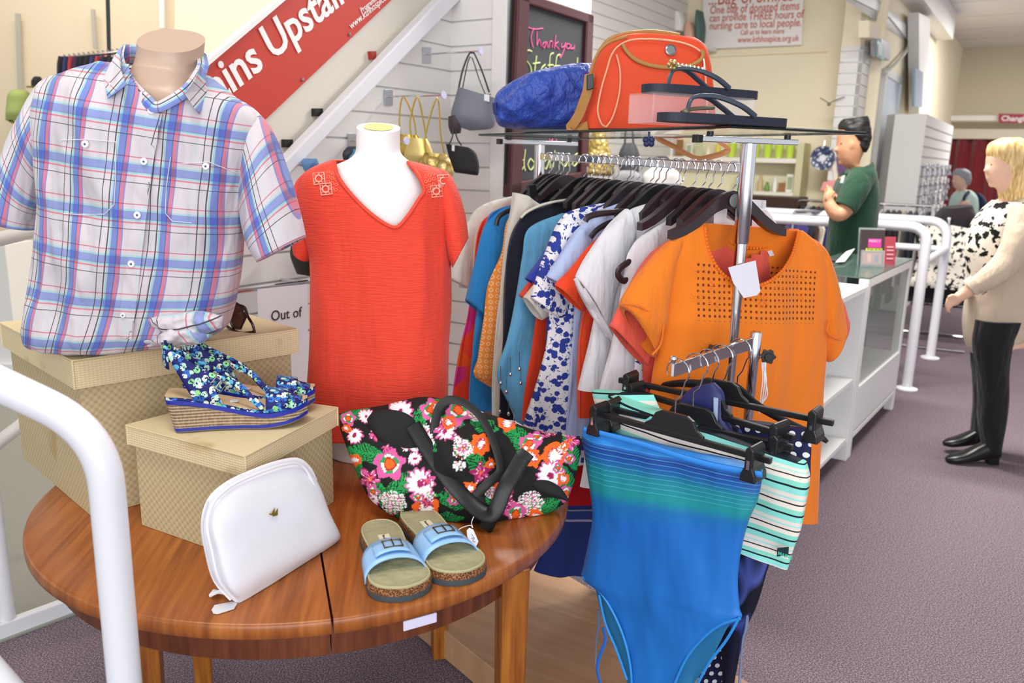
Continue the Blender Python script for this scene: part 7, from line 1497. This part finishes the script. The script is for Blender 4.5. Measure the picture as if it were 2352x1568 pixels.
# card spinner column + partition
Pc = Yp(2112, 400, 8.6); Pc = flat(Pc); KA2, KB2 = A, B
cdp = Pl(Pc, B)
mb = MB(); e_ = Pc+A*alongto(Pc, A, 2178); zt3 = cdp(2130, 262).z
ps = thing('jewellery_stand', 'white slatted display column hung with silvery jewellery packets', 'display stand', Pc)
mb = MB(); mb.prism([Pc, e_, e_-B*.3, Pc-B*.3], UP*(zt3)); obj('column', mb, SLAT, ps, smooth=False)
for k in range(16):
    z_ = zt3-.12-.1016*k; mb = MB(); mb.prism([Pc+UP*z_+B*.001, e_+UP*z_+B*.001, e_+UP*(z_+.012)+B*.001, Pc+UP*(z_+.012)+B*.001], B*.004); obj('slat_groove', mb, mat('#9b9ba0', .6), ps, smooth=False)
LP_ = (e_-Pc).length; pk_ = None; rj = random.Random(11)
t_ = NT('foil_packet'); t_.bump(t_.noise(60, 3), .8, .01); FOIL = t_.set(.25, .3, .6, t_.ramp(t_.noise(40, 2), [(.35, '#5d5f70'), (.5, '#b4b6c4'), (.62, '#f2f2f6')]))
for r_ in range(8):
    for c2 in range(6):
        p = Pc+A*(LP_*(c2+.5)/6)+B*.03+UP*(zt3-.62-.16*r_+rj.uniform(-.015, .015))
        if pk_ is None: mb = MB(); mb.prism([p-A*.07, p+A*.07, p+A*.07+UP*.13, p-A*.07+UP*.13], B*.02); mb.v[0] += B*.05; pk_ = obj('jewellery_packet', mb, FOIL, label='silvery jewellery packet hanging on the white slatted column', cat='packet', group='jewellery packets on the column', smooth=False); q_ = p
        else: o = tree_copy(pk_); o.location = pk_.location+(p-q_)
mb = MB(); pp0 = flat(Yp(2040, 400, 8.9)); pp1 = flat(Yp(2111, 400, 8.9)); zz = Yp(2075, 262, 8.9).z; mb.prism([pp0, pp1, pp1+V((0, .2, 0)), pp0+V((0, .2, 0))], UP*zz); obj('grey_partition', mb, mat('#d0cfca', .6), label='pale grey partition beside the jewellery column', cat='partition', smooth=False)
pq = PY_(8.88); mb = MB(); patch(mb, [(2061, 408), (2066, 408), (2074, 436), (2069, 438)], pq, .015); obj('red_pen', mb, mat('#a83a4a', .4), label='dark red pen fixed on the pale grey partition', cat='pen', smooth=False)
# rails of clothes in the middle distance
def clothes_rail(name, lab, P0, d, n, zt, hb, cols, gl, w_=.38, stand=True, what='garment'):
    t = thing(name, lab, 'clothes rail', P0)
    mb = MB(); mb.tube([P0+UP*zt, P0+d*(n*.05)+UP*zt], .014, n=10); obj('rail_bar', mb, CHROME, t)
    for f in (0, n*.05):
        mb = MB(); mb.tube([P0+d*f+UP*.02, P0+d*f+UP*zt], .014, n=10); obj('rail_post', mb, CHROME, t)
        mb = MB(); s_ = V((d.y, -d.x, 0)); mb.tube([P0+d*f+s_*.25+UP*.015, P0+d*f-s_*.25+UP*.015], .012, n=8); obj('foot', mb, CHROME, t)
    s_ = V((d.y, -d.x, 0)); r_ = random.Random(n)
    for k in range(n):
        c_ = P0+d*(.03+k*.05*.97); L_ = r_.uniform(*hb); mb = MB(); G = []; ww = w_/2*r_.uniform(.85, 1.1)
        for z, w2, th in ((zt-.05, .03, .008), (zt-.07, ww*.7, .012), (zt-.13, ww, .018), (zt-.3, ww*.85, .02), (zt-L_*.7, ww*.9, .02), (zt-L_, ww*1.0, .02)):
            G.append([c_+s_*(w2*cos(a))+d*(th*sin(a)*(1+.4*sin(a*5+k)))+UP*max(z, .12) for a in [2*pi*j/20 for j in range(20)]])
        ids = mb.quadgrid(G, cu=True); mb.cap(ids[0][::-1]); mb.cap(ids[-1])
        cname, m_ = cols[k % len(cols)]
        obj('hanging_garment', mb, m_, label='%s garment on the %s' % (cname, gl[0]), cat='garment', group=gl[1])
    return t
dk = [('black', cloth('#1b1b20')), ('navy', cloth('#22283f')), ('white', cloth('#dcd8d6')), ('charcoal', cloth('#3a3a40')), ('cream', cloth('#d8ccb8')), ('dark brown', cloth('#3d2a26')), ('black and white print', BWP), ('purple', cloth('#3c3378'))]
f_a = flat(Z(2128, 812, 0)); 
clothes_rail('clothes_rail', 'chrome clothes rail of dark garments behind the guard rails', flat(Yp(2138, 500, 7.6)), (-B), 24, 1.16, (.7, 1.0), [dk[0], dk[2], dk[1], dk[3], dk[4], dk[0], dk[5]], ('chrome rail behind the guard rails', 'garments on the rail behind the guard rails'))
clothes_rail('clothes_rail', 'chrome rail of print garments between the guard rail and the cardigan', flat(Yp(2180, 500, 6.75)), V((.45, .89, 0)).normalized(), 14, 1.1, (.55, .8), [dk[6], dk[0], dk[1], dk[6], dk[3]], ('rail beside the woman', 'garments on the rail beside the woman'), .44)
pc_ = PY_(6.5)
mb = MB(); shape(mb, [(2170, 478, 2225, 470, .7), (2155, 500, 2235, 495), (2160, 530, 2230, 530, .8)], PY_(6.9), .18, n=30, wr=.04, seed=4); obj('folded_coats', mb, cloth('#2a2226'), label='heap of dark coats lying over the rail beside the woman', cat='coats')
clothes_rail('clothes_rail', 'small rail of purple, navy and cream garments behind the orange top', flat(Yp(1826, 480, 6.9)), V((.9, .2, 0)).normalized(), 7, 1.12, (.7, .9), [dk[7], dk[1], dk[5], dk[4]], ('small rail left of the man', 'garments on the small rail left of the man'), .4)

# ================================================================ left edge: rails, hats, cupboards
yR = 1.10; r_ = .0245
def YR(x, y, Y=yR): return Yp(x, y, Y)
t = thing('guard_rail', 'thick white tubular guard rail in the near left foreground in front of the table', 'guard rail', flat(YR(300, 2000, 1.12)))
pb_ = YR(268, 1568); pt_ = YR(236, 1010); dwn = (pb_-pt_); low = pt_+dwn*((pt_.z-.01)/(-dwn.z)) if dwn.z < 0 else pt_
low = V((pt_.x-.0, 1.10, .004)); top_ = V((pt_.x, 1.10, YR(220, 985).z))
P = bend([low, V((top_.x, 1.10, YR(232, 992).z)), YR(-260, 760)], .085, 10)
mb = MB(); mb.tube(P, r_, n=28); obj('tube', mb, WHITEMETAL, t)
mb = MB(); mb.tube([V((top_.x, 1.10, .42)), YR(-160, 1385)], r_*.9, n=20); obj('cross_bar', mb, WHITEMETAL, t)
mb = MB(); mb.lathe(V((top_.x, 1.10, 0)), [(.06, 0), (.06, .008), (.03, .02)], 24); obj('floor_flange', mb, WHITEMETAL, t)
t = thing('guard_rail', 'white tubular guard rail at the left edge behind the straw box', 'guard rail', flat(Yp(-60, 900, 2.5)))
A0 = Yp(-90, 545, 2.3); A1 = Yp(104, 545, 2.9); A1.z = A0.z = Yp(50, 545, 2.6).z
P = bend([V((A1.x-.0, A1.y, .005)), A1, A0, V((A0.x, A0.y, .005))], .09, 8)
mb = MB(); mb.tube(P, .0225, n=20); obj('tube', mb, WHITEMETAL, t)
zm = Yp(20, 985, 2.5).z; mb = MB(); mb.tube([V((A1.x, A1.y, zm)), V((A0.x, A0.y, zm))], .021, n=16); obj('cross_bar', mb, WHITEMETAL, t)
mb = MB(); a3, b3 = flat(Z(-40, 1488, 0)), flat(Z(330, 1350, 0)); s_ = (b3-a3).normalized(); n3 = V((-s_.y, s_.x, 0)); mb.prism([a3, b3, b3+n3*.03, a3+n3*.03], UP*.055); struct('trim_6', mb, WHITEMETAL, smooth=False, bevel=.004)
cb_ = PY_(5.6)
for x0, x1, y0, lb in ((8, 96, 566, 'cream low cupboard against the left wall behind the white rail'),):
    a, b = flat(cb_(x0+30, 600)), flat(cb_(x1+130, 600)); zt4 = cb_(60, y0).z; t = thing('low_cupboard', lb, 'cupboard', a)
    mb = MB(); mb.prism([a, b, b+V((0, .5, 0)), a+V((0, .5, 0))], UP*zt4); obj('cupboard_body', mb, mat('#dccfb4', .6), t, smooth=False, bevel=.005)
    for f in (0, .5): mb = MB(); q0 = a.lerp(b, f+.01); q1 = a.lerp(b, f+.49); mb.prism([q0+UP*.06, q1+UP*.06, q1+UP*(zt4-.05), q0+UP*(zt4-.05)], V((0, -.02, 0))); obj('cupboard_door', mb, mat('#e2d6bc', .6), t, smooth=False, bevel=.004)
pl5 = PY_(5.0); mb = MB(); a, b = flat(pl5(-40, 600)), flat(pl5(16, 600)); z5 = pl5(0, 562).z; mb.prism([a, b, b+V((0, .3, 0)), a+V((0, .3, 0))], UP*z5); mb.prism([a-V((.03, .03, 0)), b+V((.03, -.03, 0)), b+V((.03, .33, 0)), a+V((-.03, .33, 0))], UP*.16); obj('white_column', mb, WHITE, label='white square column base at the left edge of the shop', cat='column', smooth=False, bevel=.004)
ph = PY_(6.2)
t = thing('green_cap', 'lime green cap hanging on the left wall beside the plaid sleeve', 'cap', ph(40, 280))
mb = MB(); shape(mb, [(36, 206, 52, 206, .5), (26, 216, 64, 216), (22, 238, 64, 238), (20, 262, 60, 262), (16, 276, 44, 276, .5)], ph, .09, n=28, sub=5); obj('crown', mb, mat('#aebf72', .8), t)
mb = MB(); shape(mb, [(16, 268, 30, 284, .4), (14, 276, 42, 282, .4)], ph, .09, n=20); obj('peak', mb, mat('#9dae62', .8), t)
t = thing('black_hat', 'small black hat with a tan brim on the left wall above the sleeve', 'hat', ph(82, 202))
mb = MB(); shape(mb, [(80, 176, 92, 176, .5), (76, 186, 94, 186), (76, 198, 94, 198)], ph, .05, n=20); obj('crown', mb, mat('#1d1c22', .7), t)
mb = MB(); shape(mb, [(62, 198, 98, 198, .6), (62, 201, 98, 201, .6)], ph, .07, n=20); obj('brim', mb, mat('#8f7a52', .7), t)
t = thing('wall_hanging_rail', 'chrome rail of hangers with dark clothes on the left wall behind the collar', 'clothes rail', ph(200, 130)); 
mb = MB(); mb.tube([ph(142, 134, .25), ph(290, 118, .25)], .012, n=8); obj('rail_bar', mb, CHROME, t)
mb = MB(); mb.tube([ph(247, -20, .2), ph(251, 140, .2)], .014, n=8); obj('black_upright', mb, mat('#1c1c20', .5), t, label='black upright pole')
for k in range(12):
    mb = MB(); x = 146+11*k; y = 134-1.3*k; mb.tube([ph(x, y-8, .25), ph(x+5, y-4, .25), ph(x+3, y+8, .25)], .006, n=5, sub=2); obj('rail_hook', mb, CHROME, t)
for k in range(10):
    mb = MB(); x = 152+12*k; shape(mb, [(x-2, 138, x+8, 138, .6), (x-6, 150, x+10, 150), (x-6, 330, x+10, 330)], Pl(ph.p-ph.n*(-.24), ph.n), .12, n=14, sub=3)
    cc = ['#2a2630', '#2f3a66', '#a83a44', '#3a2a4a', '#1d1c22'][k % 5]; obj('hanging_garment', mb, cloth(cc), label=['charcoal', 'navy', 'dull red', 'plum', 'black'][k % 5]+' garment on the wall rail behind the plaid shirt collar', cat='garment', group='garments on the wall rail behind the collar')
